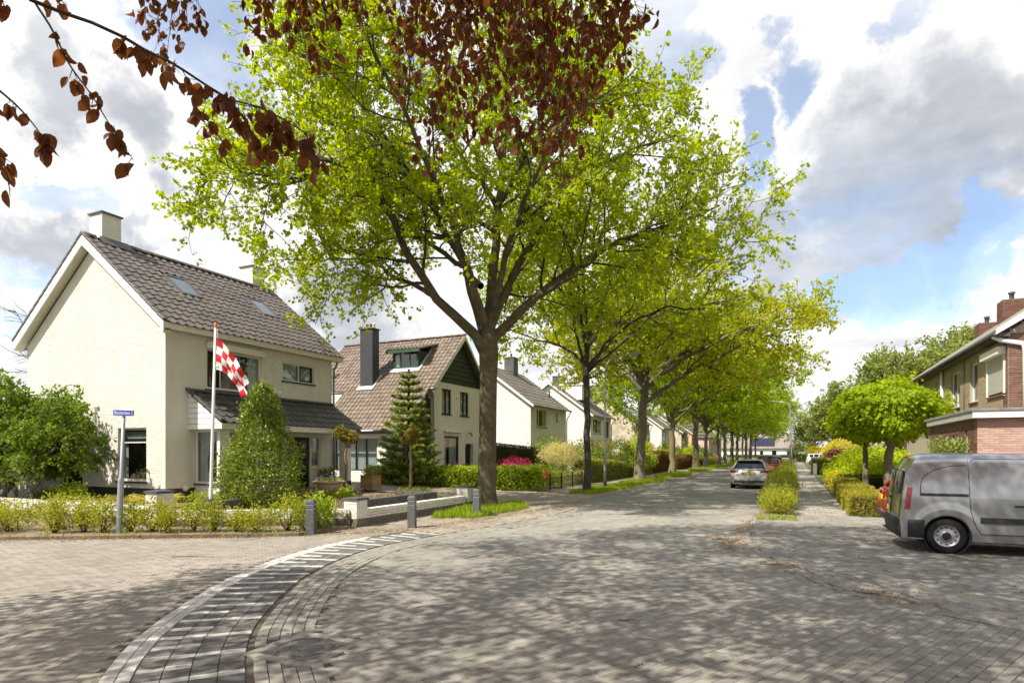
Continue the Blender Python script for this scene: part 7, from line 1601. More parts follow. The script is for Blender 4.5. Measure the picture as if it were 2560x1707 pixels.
bollard((-9.91, 10.49, 0), 'leftmost bollard, at the end of the privet row', R(24)); bollard((-8.5, 12.43, 0), 'middle bollard, in front of the low garden wall', R(20)); bollard((-8.29, 15.4, 0), 'right bollard, in the grass against the thick trunk', R(12))
# ---- street name sign
T = thing('street_sign', 'blue street name sign reading Beukenlaan on a leaning grey pole', 'street sign', (-13.67, 8.53, 0)); T.rotation_euler = (0, R(2.4), R(25))
b = MB(); b.lathe([(0.062, -0.1), (0.062, 1.22), (0.06, 1.26), (0.038, 1.30), (0.036, 2.70), (0.0, 2.71)], 14); b.build('pole', M_steel, T)
b = MB(); b.box(-0.215, 0.215, -0.052, -0.040, 2.66, 2.80); SG = b.build('sign_plate', mat('sign_white', (0.85, 0.86, 0.88), 0.35), T, bevel=0.004)
b = MB(); b.box(-0.203, 0.203, -0.0550, -0.0522, 2.672, 2.788); b.build('sign_face', mat('sign_blue', (0.006, 0.06, 0.50), 0.35), SG)
tm = text_mesh('Beukenlaan', 0.098, 0.0008); tm.materials.append(MATS['sign_white']); link('sign_lettering', tm, SG, (0, -0.0565, 2.729), (R(90), 0, 0), (0.80, 1.12, 1))
b = MB(); b.box(-0.05, 0.05, -0.040, 0.03, 2.69, 2.77); b.box(0.215, 0.232, -0.05, -0.01, 2.67, 2.79); b.build('bracket', M_lead, T)
# ---- flagpole and flag
FX, FY = -14.62, 11.63
T = thing('flagpole', 'white flagpole with orange tip in a round black stone foot', 'flagpole', (FX, FY, 0.28)); T.rotation_euler = (0, R(1.6), R(25))
b = MB(); b.lathe([(0, 0), (0.19, 0), (0.20, 0.05), (0.195, 0.26), (0.17, 0.285), (0, 0.285)], 20); b.build('foot', M_plinth, T)
b = MB(); b.lathe([(0.045, 0.25), (0.042, 2.5), (0.032, 5.05), (0, 5.06)], 14); b.build('pole', mat('white_gloss', (0.80, 0.80, 0.79), 0.3, coat=0.3), T)
b = MB(); b.lathe([(0.034, 5.0), (0.036, 5.1), (0.02, 5.16), (0, 5.165)], 12); b.build('tip', mat('orange_tip', (0.75, 0.16, 0.02), 0.4), T)
b = MB(); b.bar((0.03, 0, 3.95), (0.10, 0, 3.95), 0.03, 0.03); b.tube([(0.06, 0, 5.0), (0.06, 0, 3.95)], 0.004, 4); b.build('halyard', M_whitewood, T)
FL = thing('flag', 'red and white checked flag drooping from the flagpole', 'flag', (FX + 0.13, FY + 0.05, 5.02), R(25))
NF, NT = 36, 24; P = np.zeros((NF + 1, NT + 1, 3))
for i in range(NF + 1):
    for j in range(NT + 1):
        s, t = i / NF, j / NT
        ax = 0.90 * s ** 0.9; az = -0.16 * s - 1.10 * s ** 1.25; hz = 0.90 * (1 - 0.52 * s ** 0.8); dx = -0.13 * s
        fold = math.sin(2.6 * t * math.pi + 2.2 * s) * 0.10 * s ** 0.7 + math.sin(5.0 * math.pi * s + 2.5 * t) * 0.05 * s
        P[i, j] = (0.02 + ax + dx * t + 0.03 * math.sin(6 * t + 4 * s) * s, fold, az - t * hz)
V = P.reshape(-1, 3)
M_fred = mat('flag_red', (0.58, 0.012, 0.022), 0.75); M_fwhite = mat('flag_white', (0.82, 0.80, 0.81), 0.75)
FC = FL
for ci in range(6):
    for cj in range(4):
        idx = {}; vs = []; fs = []
        for i in range(ci * 6, ci * 6 + 6):
            for j in range(cj * 6, cj * 6 + 6):
                f = []
                for a, c_ in ((i, j), (i + 1, j), (i + 1, j + 1), (i, j + 1)):
                    if (a, c_) not in idx: idx[(a, c_)] = len(vs); vs.append(P[a, c_])
                    f.append(idx[(a, c_)])
                fs.append(tuple(f))
        b = MB(); b.add(vs, fs, 0, True); b.build('flag_check', M_fred if (ci + cj) % 2 == 0 else M_fwhite, FL, fix=False)
# ---- urn with pansies
UX, UY = -13.55, 15.15
T = thing('stone_urn', 'weathered cream stone urn on a foot with a wide rim', 'urn', (UX, UY, 0.28))
M_urn = mat('weathered_stone', (0.55, 0.46, 0.37), 0.9, scale=5, col2=(0.42, 0.27, 0.17), bump=0.4, bscale=50)
b = MB(); b.lathe([(0, 0), (0.20, 0), (0.20, 0.05), (0.17, 0.08), (0.10, 0.13), (0.075, 0.20), (0.09, 0.235), (0.12, 0.25)], 24); b.build('foot', M_urn, T)
b = MB(); n = 56; prof = [(0.10, 0.25), (0.22, 0.29), (0.31, 0.36), (0.36, 0.45), (0.385, 0.54), (0.39, 0.56)]; vs = []
for r, z in prof:
    for k in range(n): a = 2 * math.pi * k / n; rr = r * (1 + (0.022 if k % 2 else -0.012)); vs.append((rr * math.cos(a), rr * math.sin(a), z))
b.add(vs, [(i * n + k, i * n + (k + 1) % n, (i + 1) * n + (k + 1) % n, (i + 1) * n + k) for i in range(len(prof) - 1) for k in range(n)]); b.build('fluted_bowl', M_urn, T)
b = MB(); b.lathe([(0.39, 0.555), (0.46, 0.58), (0.51, 0.615), (0.50, 0.645), (0.46, 0.65), (0.40, 0.62), (0.36, 0.60), (0, 0.60)], 32); b.build('rim', M_urn, T)
T = thing('pansies', 'purple pansies growing in the stone urn', 'flowers', (UX, UY, 0.87)); g = rs(610); c = Cloud(); n = 500; a = g.uniform(0, 6.28, n); r = .40 * np.sqrt(g.uniform(0, 1, n)); P = np.stack([r * np.cos(a), r * np.sin(a), g.uniform(0.0, .13, n)], 1); c.add(*leaves_arr(P, rand_dirs(g, n) + np.array([0, 0, .7]), g, .06, .6)); link('foliage', c.mesh('foliage', L_laurel), T)
c = Cloud(); n = 24; a = g.uniform(0, 6.28, n); r = .38 * np.sqrt(g.uniform(0, 1, n)); P = np.stack([r * np.cos(a), r * np.sin(a), g.uniform(0.10, .2, n)], 1); B = np.repeat(P, 8, 0) + g.normal(0, .012, (n * 8, 3)); c.add(*leaves_arr(B, rand_dirs(g, n * 8) + np.array([0, -.4, .4]), g, .05, .9)); link('blossom', c.mesh('blossom', leafmat('pansy_petal', (0.12, 0.05, 0.32), (0.45, 0.34, 0.65), 0.3)), T)
# ---- wooden planters with box plants
def planter(loc, label, plabel, s=0.58, h=0.62):
    T = thing('wooden_planter', label, 'planter', loc, group='wooden planters at the porch'); w = s / 2; k = 0
    for side in range(4):
        rz = Matrix.Rotation(side * math.pi / 2, 4, 'Z')
        for i in range(5):
            b = MB(); b.box(-w + .03, w - .03, -w, -w + .025, 0.06 + i * (h - .08) / 5, 0.06 + (i + .95) * (h - .08) / 5); o = b.build('plank', M_wood, T); o.matrix_local = rz
    for dx in (-1, 1):
        for dy in (-1, 1): b = MB(); b.box(dx * w - .035 * (dx > 0) - .035 * (dx < 0) * 0, dx * w + .035 * (dx < 0), dy * w - .035 * (dy > 0), dy * w + .035 * (dy < 0), 0, h + .01); b.build('corner_post', M_wood, T)
    b = MB(); b.box(-w + .03, w - .03, -w + .03, w - .03, .1, h - .06); b.build('soil', M_soil, T)
    shrub('potted_box', plabel, 'plant', (loc[0], loc[1], loc[2] + h - .06), .28, .28, .17, L_holly, 130, int(abs(loc[1]) * 10), leaf=.06, zc=.15, stems=3, group='box plants in the planters')
planter((-15.5, 19.75, 0.33), 'square wooden planter at the numbered porch pillar', 'small box plant in the planter at the numbered pillar')
planter((-16.75, 18.62, 0.425), 'square wooden planter beside the front door, behind the urn', 'small box plant in the planter beside the front door', 0.5, 0.5)
# ---- black garden fence
T = thing('garden_fence', 'low black wire fence with square posts along the pavement', 'fence', (-10.75, 26.6, 0)); pts = [(-11.0, 26.3), (-10.75, 27.5), (-10.75, 29.1), (-10.75, 30.8), (-10.75, 32.4)]
b = MB(); b.box(-.006, .006, -.006, .006, 0.08, 0.60); barme = None
for i, (x, y) in enumerate(pts):
    b = MB(); b.box(x - .03, x + .03, y - .03, y + .03, -.05, 0.78 if i else .85); b.box(x - .038, x + .038, y - .038, y + .038, 0.78 if i else .85, 0.80 if i else .87); b.build('post', M_black, T, (-10.75, 26.6, 0))
    if i:
        p, q = pts[i - 1], (x, y)
        for z in (0.10, 0.58): b = MB(); b.bar((*p, z), (*q, z), .02, .02); b.build('rail', M_black, T, (-10.75, 26.6, 0))
        n = int(math.hypot(q[0] - p[0], q[1] - p[1]) / .11)
        for k in range(1, n):
            t = k / n
            if barme is None: b = MB(); b.box(-.006, .006, -.006, .006, 0.08, 0.62); o = b.build('bar', M_black, T); barme = o.data
            else: o = link('bar', barme, T)
            o.location = (p[0] + (q[0] - p[0]) * t + 10.75, p[1] + (q[1] - p[1]) * t - 26.6, 0)
# ---- street lamps
def lamp(loc, rz, label, h=6.7, arm=1.75):
    T = thing('street_lamp', label, 'street lamp', loc, rz, 'street lamps'); b = MB()
    pts = [(0, 0, 0.2), (0, 0, 2.0), (0, 0, h - 0.75), (0.06, 0, h - 0.42), (0.25, 0, h - 0.15), (0.5, 0, h - 0.06), (arm - .45, 0, h + 0.08)]; b.tube(pts, [.075, .068, .045, .042, .038, .035, .03], 12); b.build('pole', M_lampsteel, T)
    b = MB(); b.lathe([(0.085, -.05), (0.085, .34), (.077, .36)], 14); b.build('black_foot', M_black, T)
    b = MB(); b.prism([(arm - .5, h + .02), (arm + .10, h + .10), (arm + .12, h + .14), (arm - .05, h + .185), (arm - .42, h + .13)], -.09, .09, 'y'); b.build('lamp_head', M_lampsteel, T, bevel=.015)
    b = MB(); b.prism([(arm - .35, h + .032), (arm + .04, h + .085), (arm + .03, h + .07), (arm - .34, h + .015)], -.07, .07, 'y'); b.build('lamp_lens', mat('lamp_lens', (0.6, 0.6, 0.58), 0.25), T)
    b = MB(); b.box(-.03, .03, -.082, -.060, .9, 1.3); b.build('service_hatch', M_lampsteel, T)
    return T
lamp((-8.75, 30.1, 0), 0, 'nearest left street lamp, its pole beside the slim dark tree'); lamp((-0.25, 63.9, 0), R(180), 'nearest right street lamp, its arm curving left over the parked cars'); lamp((-8.6, 83, 0), 0, 'second left street lamp, halfway down the avenue of trunks')
lamp((-0.25, 112, 0), R(180), 'second right street lamp, close behind the nearest right one'); lamp((-8.6, 134, 0), 0, 'third left street lamp between far dark trunks'); lamp((-0.25, 166, 0), R(180), 'farthest right street lamp')
# ---- white post by the clipped cube
T = thing('white_post', 'flat white post in front of the clipped cube', 'post', (1.62, 55.2, 0)); b = MB(); b.box(-.14, .14, -.06, .06, 0, 0.92); b.build('panel', M_whitewood, T, bevel=.02); b = MB(); b.box(-.15, .15, -.07, .07, .922, .95); b.build('cap', M_whitewood, T)
# ---- manhole and gully
T = thing('manhole_cover', 'square iron manhole frame with round studded cover in the road', 'manhole cover', (MH[0], MH[1], 0))
M_iron = mat('worn_iron', (0.15, 0.143, 0.14), 0.6, scale=14, col2=(0.23, 0.215, 0.205), bump=0.3, bscale=80, metal=0.2)
H_ = 0.29; b = MB(); b.box(-H_, H_, -H_, H_, -0.06, -0.010); b.build('frame', M_iron, T); b = MB(); n = 40
b.lathe([(0, -.009), (0.258, -.009)], n); b.lathe([(0.262, -0.02), (0.262, -.004), (0.270, -.004), (0.270, -.02)], n); cov = b.build('round_cover', M_iron, T)
b = MB(); b2 = MB()
for i in range(-9, 10):
    for j in range(-9, 10):
        x, y = i * 0.031, j * 0.031; r = math.hypot(x, y)
        if abs(x) > .282 or abs(y) > .282: continue
        if r < .245: b.box(x - .0125, x + .0125, y - .0125, y + .0125, -.009, -.001)
        elif r > .288: b2.box(x - .0125, x + .0125, y - .0125, y + .0125, -.010, -.001)
stuff(b.build('cover_studs', M_iron, T)); stuff(b2.build('frame_studs', M_iron, T))
b = MB(); b.lathe([(0, 0.001), (.014, .001), (.014, -.004)], 10, (-.14, -.06, 0)); b.lathe([(0, .001), (.014, .001), (.014, -.004)], 10, (.14, .07, 0)); b.build('lifting_holes', M_black, T)
rx, ry, ra = [], [], []
for s_ in range(4):
    a = s_ * math.pi / 2
    for t in (-.30, -.10, .10, .30): rx.append(MH[0] + math.cos(a) * t - math.sin(a) * -.35); ry.append(MH[1] + math.sin(a) * t + math.cos(a) * -.35); ra.append(a)
lay('manhole_border_paver', road, np.array(rx), np.array(ry), np.array(ra), 0.195, 0.103, M_paver, .002, .004, 60)
T = thing('road_gully', 'iron road gully grate at the right edge of the street', 'drain', (-1.22, 13.57, 0), R(80)); b = MB(); b.box(-.22, .22, -.19, .19, -.08, -.012); b.build('frame', M_iron, T)
for i in range(7): b = MB(); b.box(-.18 + i * .055, -.15 + i * .055, -.15, .15, -.012, .004); b.build('bar', M_iron, T)
# ---- twigs and litter
M_tw = mat('fallen_twig_bark', (0.13, 0.075, 0.045), 0.9, scale=20, var=0.4)
g = rs(620)
for i, (u, y, a, L, lb) in enumerate(((-2.55, 7.55, .35, .42, 'longest fallen twig on the road, centre of the foreground'), (-1.65, 6.55, .3, .20, 'short fallen twig lying in the middle of the road'), (-1.2, 5.2, 1.2, .16, 'little crooked twig nearest the picture bottom, right of centre'), (1.25, 5.6, -.3, .30, 'forked twig on the sunlit foreground at the right'), (-9.6, 7.3, .5, .75, 'long thin twig in the side street on the left'),
        (-.25, 10.8, .1, .5, 'red-brown twig on the tiles in front of the paved corner'), (.95, 9.1, -.5, .55, 'twig and litter across the tile edge at the right'), (-4.1, 6.9, .8, .12, 'small bark bit left of the middle of the road'))):
    T = thing('fallen_twig', lb, 'twig', (u, y, 0.006), a, 'twigs fallen on the road'); p = [np.array([-L / 2, 0, 0.006]), np.array([-L * .15, g.normal(0, .02), .008]), np.array([L * .2, g.normal(0, .03), .006]), np.array([L / 2, g.normal(0, .04), .006])]
    V, F = np_tubes([(np.array(p), [.006, .0055, .005, .003])], 5); V2, F2 = np_tubes([(np.array([p[1], p[1] + np.array([L * .25, .08 * L * 3, .004])]), [.004, .002])], 4); link('stem', np_mesh('stem', V, F, M_tw), T); link('side_shoot', np_mesh('side_shoot', V2, F2, M_tw), T)
# husks and dry blossom swept along the edges, and loose over the road
L_litter = leafmat('dry_litter', (0.20, 0.10, 0.045), (0.42, 0.27, 0.12), 0.1)
X, Y = [], []
def sprinkle(p, q, n, w):
    t = g.uniform(0, 1, n); X.extend(p[0] + (q[0] - p[0]) * t + g.normal(0, w, n)); Y.extend(p[1] + (q[1] - p[1]) * t + g.normal(0, w, n))
sprinkle((-22, 2.7), (-15.1, 6.85), 900, .14); sprinkle((-15.1, 6.85), (-10.2, 9.8), 1400, .16); sprinkle((-9.9, 10.3), (-8.1, 12.6), 900, .25); sprinkle((-8.1, 12.8), (-7.5, 17.5), 1400, .16); sprinkle((-7.3, 17.5), (-7.15, 60), 2600, .12); sprinkle((-1.15, 11.9), (-1.0, 17.9), 1100, .12); sprinkle((-.9, 12.1), (-1.6, 14), 500, .14); sprinkle((-.3, 11), (.2, 10.4), 300, .2); sprinkle((.7, 9.3), (1.5, 8.7), 350, .16); sprinkle((-.9, 18.1), (0, 18.2), 250, .12); sprinkle((0.05, 18.3), (.05, 30), 500, .06)
n = 1500; X.extend(g.uniform(-9, 6, n)); Y.extend(g.uniform(3, 18, n)); X, Y = np.array(X), np.array(Y); P = np.stack([X, Y, g.uniform(.004, .012, len(X))], 1)
V, F, T_ = leaves_arr(P, np.stack([g.normal(0, 1, len(X)), g.normal(0, 1, len(X)), g.normal(0, .12, len(X))], 1), g, .035, .55, .5, roll=np.tile([0, 0, 1.0], (len(X), 1)) + g.normal(0, .3, (len(X), 3)), cup=.1)
o = link('leaf_litter', np_mesh('leaf_litter', V, F, L_litter, T_)); tag(o, 'reddish brown husks and dry bits gathered along the road edges', 'litter', None, 'stuff')
# moss tufts in the tile joints on the right
L_moss = leafmat('joint_moss', (0.16, 0.17, 0.015), (0.40, 0.38, 0.04), 0.2)
x, y = lattice(-1.2, 9, 6, 19, R(26), 0.296, 0.296, 0.012); k = in_poly(x, y, TILEZ) & (g.uniform(0, 1, len(x)) < .62); x, y = x[k], y[k]; m = 26; t = g.uniform(-.15, .15, (len(x), m)); e = np.where(g.uniform(0, 1, len(x)) < .75, 0, 1)[:, None]; U = np.where(e == 0, -.154, t); Vv = np.where(e == 0, t, -.154)
ca2, sa2 = math.cos(R(26)), math.sin(R(26)); X = (x[:, None] + U * ca2 - Vv * sa2).ravel(); Y = (y[:, None] + U * sa2 + Vv * ca2).ravel(); P = np.stack([X, Y, np.full(len(X), -.004)], 1) + g.normal(0, .006, (len(X), 3)) * np.array([1, 1, .2])
V, F, T_ = leaves_arr(P, unit(g.normal(0, .8, (len(P), 3)) + np.array([0, 0, .25])), g, .024, .6); o = link('joint_moss', np_mesh('joint_moss', V, F, L_moss, T_)); tag(o, 'green moss tufts in the joints of the tiles on the right', 'moss', None, 'stuff')
# ================================================================== VEHICLES
M_tyre = mat('tyre_rubber', (0.018, 0.018, 0.019), 0.85, scale=20, var=0.3)
M_blackpl = mat('black_plastic', (0.022, 0.023, 0.025), 0.6, scale=20, col2=(0.035, 0.036, 0.038))
M_rim = mat('silver_rim', (0.50, 0.50, 0.51), 0.35, metal=0.7, scale=8, var=0.15)
M_carglass = mat('car_glass', (0.012, 0.014, 0.016), 0.04, spec=0.8)
M_tail = mat('tail_light_red', (0.30, 0.004, 0.010), 0.15, spec=0.7, coat=0.5); M_tailclear = mat('tail_light_clear', (0.55, 0.50, 0.50), 0.2); M_plate = mat('plate_yellow', (0.75, 0.48, 0.02), 0.5); M_seam = mat('panel_gap', (0.02, 0.02, 0.021), 0.8)
M_mirror = mat('mirror_glass', (0.6, 0.62, 0.65), 0.03, metal=1.0)
def paint(name, c, metal=0.0, rough=0.32): return mat(name, c, rough, metal=metal, coat=0.7, spec=0.5)
def wheel(parent, x, y, R_, sgn, org=(0, 0, 0), rim=True):
    """tyre with rim sub-part; the axle runs along y; sgn is the outer side"""
    b = MB(); w = 0.10; y0 = y - sgn * w; prof = [(R_ * .62, 0), (R_ * .80, -.004), (R_ * .94, .012), (R_, .035), (R_, w * 2 - .035), (R_ * .94, w * 2 - .012), (R_ * .80, w * 2), (R_ * .62, w * 2 - .01)]
    b.lathe([(r, (z - w) * 1.0) for r, z in prof], 32, (x, y, R_), axis='y'); o = b.build('wheel', M_tyre, parent, org)
    b = MB(); s = sgn; c = (x, y, R_)
    b.lathe([(R_ * .64, s * .085), (R_ * .60, s * .092), (R_ * .56, s * .07), (R_ * .40, s * .055), (R_ * .24, s * .075), (R_ * .20, s * .085), (0, s * .085)], 28, c, axis='y'); b.build('rim', M_rim, o, org)
    b = MB()
    for k in range(12):
        a = 2 * math.pi * k / 12; rr = R_ * .49; b.lathe([(0, s * .0665), (.017, s * .0665), (.017, s * .05)], 8, (x + rr * math.cos(a), y, R_ + rr * math.sin(a)), axis='y')
    b.build('rim_holes', M_black, o, org)
    b = MB(); b.lathe([(R_ * .225, s * .07), (R_ * .215, s * .094), (R_ * .12, s * .10), (0, s * .10)], 20, c, axis='y'); b.build('hub_cap', M_blackpl, o, org); return o
def car(name, label, loc, rz, body, L=4.5, Wd=1.8, H=1.47, suv=False, group='parked cars', rail=False):
    T = thing(name, label, 'car', loc, rz, group); w = Wd / 2; zb = 0.24 if not suv else 0.30; bl = H * .655
    S = [(0.0, zb + .12, .60, .62, w - .16, w - .2), (0.05, zb + .06, .78, .80, w - .07, w - .12), (0.13, zb, bl - .05, bl - .02, w - .025, w - .10), (0.20, zb, bl, bl + .06, w - .01, w - .14), (.52 if not suv else .42, zb, bl + .005, H - .05, w, w * .66), (1.0, zb, bl, H - .005, w, w * .68), (1.7, zb, bl - .01, H, w, w * .70), (2.35, zb, bl - .03, H - .02, w, w * .69), (2.75, zb, bl - .04, H - .10, w, w * .66), (3.45, zb, bl - .06, bl + .02, w, w - .10), (4.05 * L / 4.5, zb, bl - .14, bl - .08, w - .03, w - .14), (4.35 * L / 4.5, zb + .03, .66, .68, w - .10, w - .24), (L, zb + .12, .56, .58, w - .30, w - .4)]
    ring = lambda s: [(0, s[1]), (s[4] - .10, s[1]), (s[4] - .02, s[1] + .10), (s[4], (s[1] + s[2]) * .52), (s[4] - .02, s[2]), (s[5], s[3] - .055), (s[5] - .12, s[3] - .008), (0, s[3])]
    P = [];
    for s in S:
        r = ring(s); P.append([(s[0], y, z) for y, z in r] + [(s[0], -y, z) for y, z in r[-2:0:-1]])
    n = len(P[0]); bm, gl, gr, gf = MB(), MB(), MB(), MB(); allv = [q for p in P for q in p]
    sets = {'b': [], 'g': [], 'r': [], 'f': []}
    for i in range(len(S) - 1):
        for k in range(n):
            k2 = (k + 1) % n; f = (i * n + k, i * n + k2, (i + 1) * n + k2, (i + 1) * n + k); side = k in (4, n - 5); top = k in (5, 6, n - 7, n - 6)
            key = 'b'
            if i in (4, 5, 6, 7) and side: key = 'g'
            if i == 3 and top: key = 'r'
            if i == 8 and top: key = 'f'
            sets[key].append(f)
    caps = [tuple(range(n - 1, -1, -1)), tuple((len(S) - 1) * n + k for k in range(n))]
    def sub(fs, shrink=None):
        m = MB(); idx = {}; vs = []; ff = []
        for f in fs:
            q = []
            for v in f:
                if v not in idx: idx[v] = len(vs); vs.append(allv[v])
                q.append(idx[v])
            ff.append(tuple(q))
        return m.add(vs, ff, 0, True)
    o = sub(sets['b'] + caps).build('body', body, T)
    def inset(fs, name, k=.88):
        m = MB(); fr = MB()
        for f in fs:
            q = [Vector(allv[v]) for v in f]; c = sum(q, Vector()) / 4; e = [c + (p - c) * k for p in q]; m.add(e, [(0, 1, 2, 3)]); fr.add(q + e, [(i, (i + 1) % 4, 4 + (i + 1) % 4, 4 + i) for i in range(4)])
        fr.build(name + '_frame', body, T); m.build(name, M_carglass, T)
    inset(sets['g'], 'side_window', .90)
    sub(sets['r']).build('rear_window', M_carglass, T); sub(sets['f']).build('windscreen', M_carglass, T)
    b = MB(); x0, z0, z1 = .215, bl + .06, H - .05; 
    for sg in (-1, 1):
        for pts in ([(.20 - .012, sg * (w - .14), bl + .06), (.52 - .012 if not suv else .42 - .012, sg * (w * .66), H - .06)],): b.tube(pts, .045, 6)
    b.tube([(.14, -w + .2, bl + .015), (.14, w - .2, bl + .015)], .03, 6); b.build('rear_window_frame', body, T)
    b = MB(); b.prism([(.40, H - .06), (.62, H - .01), (.60, H + .02), (.36, H - .035)], -w * .62, w * .62, 'y'); b.build('spoiler', body, T, bevel=.01)
    for sg in (-1, 1):
        b = MB(); b.add([(.045, sg * (w - .36), .845), (.075, sg * (w - .05), .80), (.22, sg * (w + .006), .86), (.24, sg * (w + .006), .97), (.07, sg * (w - .09), .955), (.035, sg * (w - .40), .905), (.2, sg * (w - .36), .86), (.2, sg * (w - .3), .93)], [(0, 1, 4, 5), (1, 2, 3, 4), (0, 6, 2, 1), (5, 4, 3, 7), (0, 5, 7, 6)]); b.build('tail_light', M_tail, T)
        b = MB(); b.add([(.040, sg * (w - .33), .862), (.062, sg * (w - .10), .84), (.056, sg * (w - .12), .88), (.035, sg * (w - .34), .892)], [(0, 1, 2, 3)]); b.build('lamp_insert', mat('tail_lamp_pale', (0.34, 0.07, 0.07), 0.6), T)
        b = MB(); b.box(.005, .03, sg * (w - .40), sg * (w - .20), .455, .485) if sg > 0 else b.box(.005, .03, sg * (w - .20), sg * (w - .40), .455, .485); b.build('reflector', M_tail, T)
        b = MB(); b.lathe([(0, -.05), (.06, -.05), (.075, 0), (.06, .07), (0, .08)], 10, (2.75, sg * (w + .11), bl + .06), axis='x'); b.bar((2.75, sg * (w - .03), bl), (2.75, sg * (w + .1), bl + .04), .05, .04); mo = b.build('wing_mirror', body, T); b = MB(); b.lathe([(0, -.053), (.055, -.053)], 12, (2.75, sg * (w + .11), bl + .06), axis='x'); b.build('mirror_glass', M_mirror, mo)
        for xx in (.78, 3.42 * L / 4.5):
            wheel(T, xx, sg * (w - .095), .315 if not suv else .35, sg)
            b = MB(); Rr = .315 if not suv else .35; b.lathe([(Rr * 1.02, -.004), (Rr * 1.16, 0)], 26, (xx, sg * (w + .003), Rr + .01), axis='y'); b.build('wheel_arch', M_seam, T)
            b = MB(); b.lathe([(0, -.10 * sg), (Rr * 1.16, -.10 * sg), (Rr * 1.16, 0)], 26, (xx, sg * (w + .002), Rr + .01), axis='y'); b.build('wheel_well', M_seam, T)
        b = MB(); b.bar((1.62, sg * (w - .005), .5), (1.62, sg * (w - .005), bl - .02), .008, .01, up=(1, 0, 0)); b.bar((2.68, sg * (w - .005), .4), (2.68, sg * (w - .005), bl - .06), .008, .01, up=(1, 0, 0)); b.build('door_gap', M_seam, T)
    b = MB(); b.box(-.012, .02, -.27, .27, .735, .845); pl = b.build('number_plate', M_plate, T); b = MB(); b.box(-.014, -.0121, .225, .268, .738, .842); b.build('plate_band', MATS['sign_blue'], pl)
    b = MB(); b.box(-.02, .06, -w + .2, w - .2, zb + .08, zb + .2); b.build('bumper_insert', M_blackpl, T, bevel=.02)
    b = MB(); b.lathe([(0, -.004), (.04, -.004), (.045, .01)], 14, (.045, 0, .92), axis='x'); b.build('emblem', M_rim, T)
    b = MB(); b.bar((.225, -.1, bl + .10), (.225, .28, bl + .13), .015, .012); b.build('wiper', M_blackpl, T)
    return T
P_silver = paint('silver_paint', (0.50, 0.49, 0.485), .55); P_red = paint('dark_red_paint', (0.20, 0.008, 0.014), .2); P_black = paint('black_car_paint', (0.015, 0.016, 0.018)); P_white = paint('white_car_paint', (0.75, 0.75, 0.76)); P_brightred = paint('bright_red_paint', (0.34, 0.008, 0.02)); P_grey = paint('grey_car_paint', (0.16, 0.165, 0.17), .4)
car('silver_hatchback', 'silver estate car with yellow plate parked at the right kerb, seen from behind', (-2.0, 32.4, 0), R(90), P_silver, 4.5, 1.8, 1.47)
car('red_car', 'dark red car parked right in front of the silver estate', (-1.75, 48.5, 0), R(90), P_red, 4.4, 1.82, 1.60, suv=True)
car('black_car', 'black car peeping out behind the dark red car', (-1.55, 55.5, 0), R(90), P_black, 4.3, 1.8, 1.50)
car('white_suv', 'white sports utility car parked across a drive beside the walkway', (1.7, 98.5, 0), R(0), P_white, 4.5, 1.85, 1.66, suv=True)
car('bright_red_hatchback', 'bright red car whose tail shows between van and clipped hedge', (1.93, 17.15, 0), R(0), P_brightred, 4.1, 1.72, 1.45)
car('red_van_car', 'bright red car far back on a left drive between the trunks', (-12.2, 118, 0), R(160), P_brightred, 4.2, 1.75, 1.55)
car('grey_car', 'grey car far away behind the white sports utility car', (0.9, 140, 0), R(20), P_grey, 4.3, 1.78, 1.5)

# ------------------------------------------------------------------ silver panel van, side on, tail to the left
VX, VY = 1.74, 14.20
VAN = thing('panel_van', 'silver panel van parked crosswise at the right edge, its tail towards the walkway', 'van', (VX, VY, 0), 0, 'parked cars')
P_van = paint('van_silver_paint', (0.40, 0.40, 0.41), .65, .20)
HW = 0.905
def ztop(x): return float(np.interp(x, [0.0, .12, .22, .4, .8, 1.6, 2.4, 2.85, 3.5, 4.1, 4.3, 4.38], [1.50, 1.66, 1.735, 1.775, 1.80, 1.805, 1.78, 1.70, 1.12, .98, .80, .70]))
def ybody(x, z):
    y = HW - 0.005; 
    if z > .95: y -= 0.13 * ((z - .95) / .85) ** 1.9
    if z < .45: y -= 0.05 * ((.45 - z) / .25) ** 1.5
    if z > .72 and z < .95: y -= 0.0
    k = max(0, (.30 - x) / .30); y -= 0.085 * k ** 2.2
    k = max(0, (x - 3.6) / .78); y -= 0.22 * k ** 2
    t = ztop(x) - z
    if t < .13: y -= .10 * (1 - t / .13) ** 2
    # pressed flare above the wheel arch
    for cx in (.80, 3.53):
        r = math.hypot(x - cx, z - .33)
        if .36 < r < .58: y += .014 * math.sin(math.pi * (r - .36) / .22)
    return y
def xrear(z): return float(np.interp(z, [.25, .5, .62, 1.0, 1.5, 1.75, 1.8], [.10, .085, .08, .115, .185, .26, .32]))
xs = np.concatenate([np.linspace(0, 1, 38) * 1.5, np.linspace(1.56, 4.34, 46)]); nz = 34
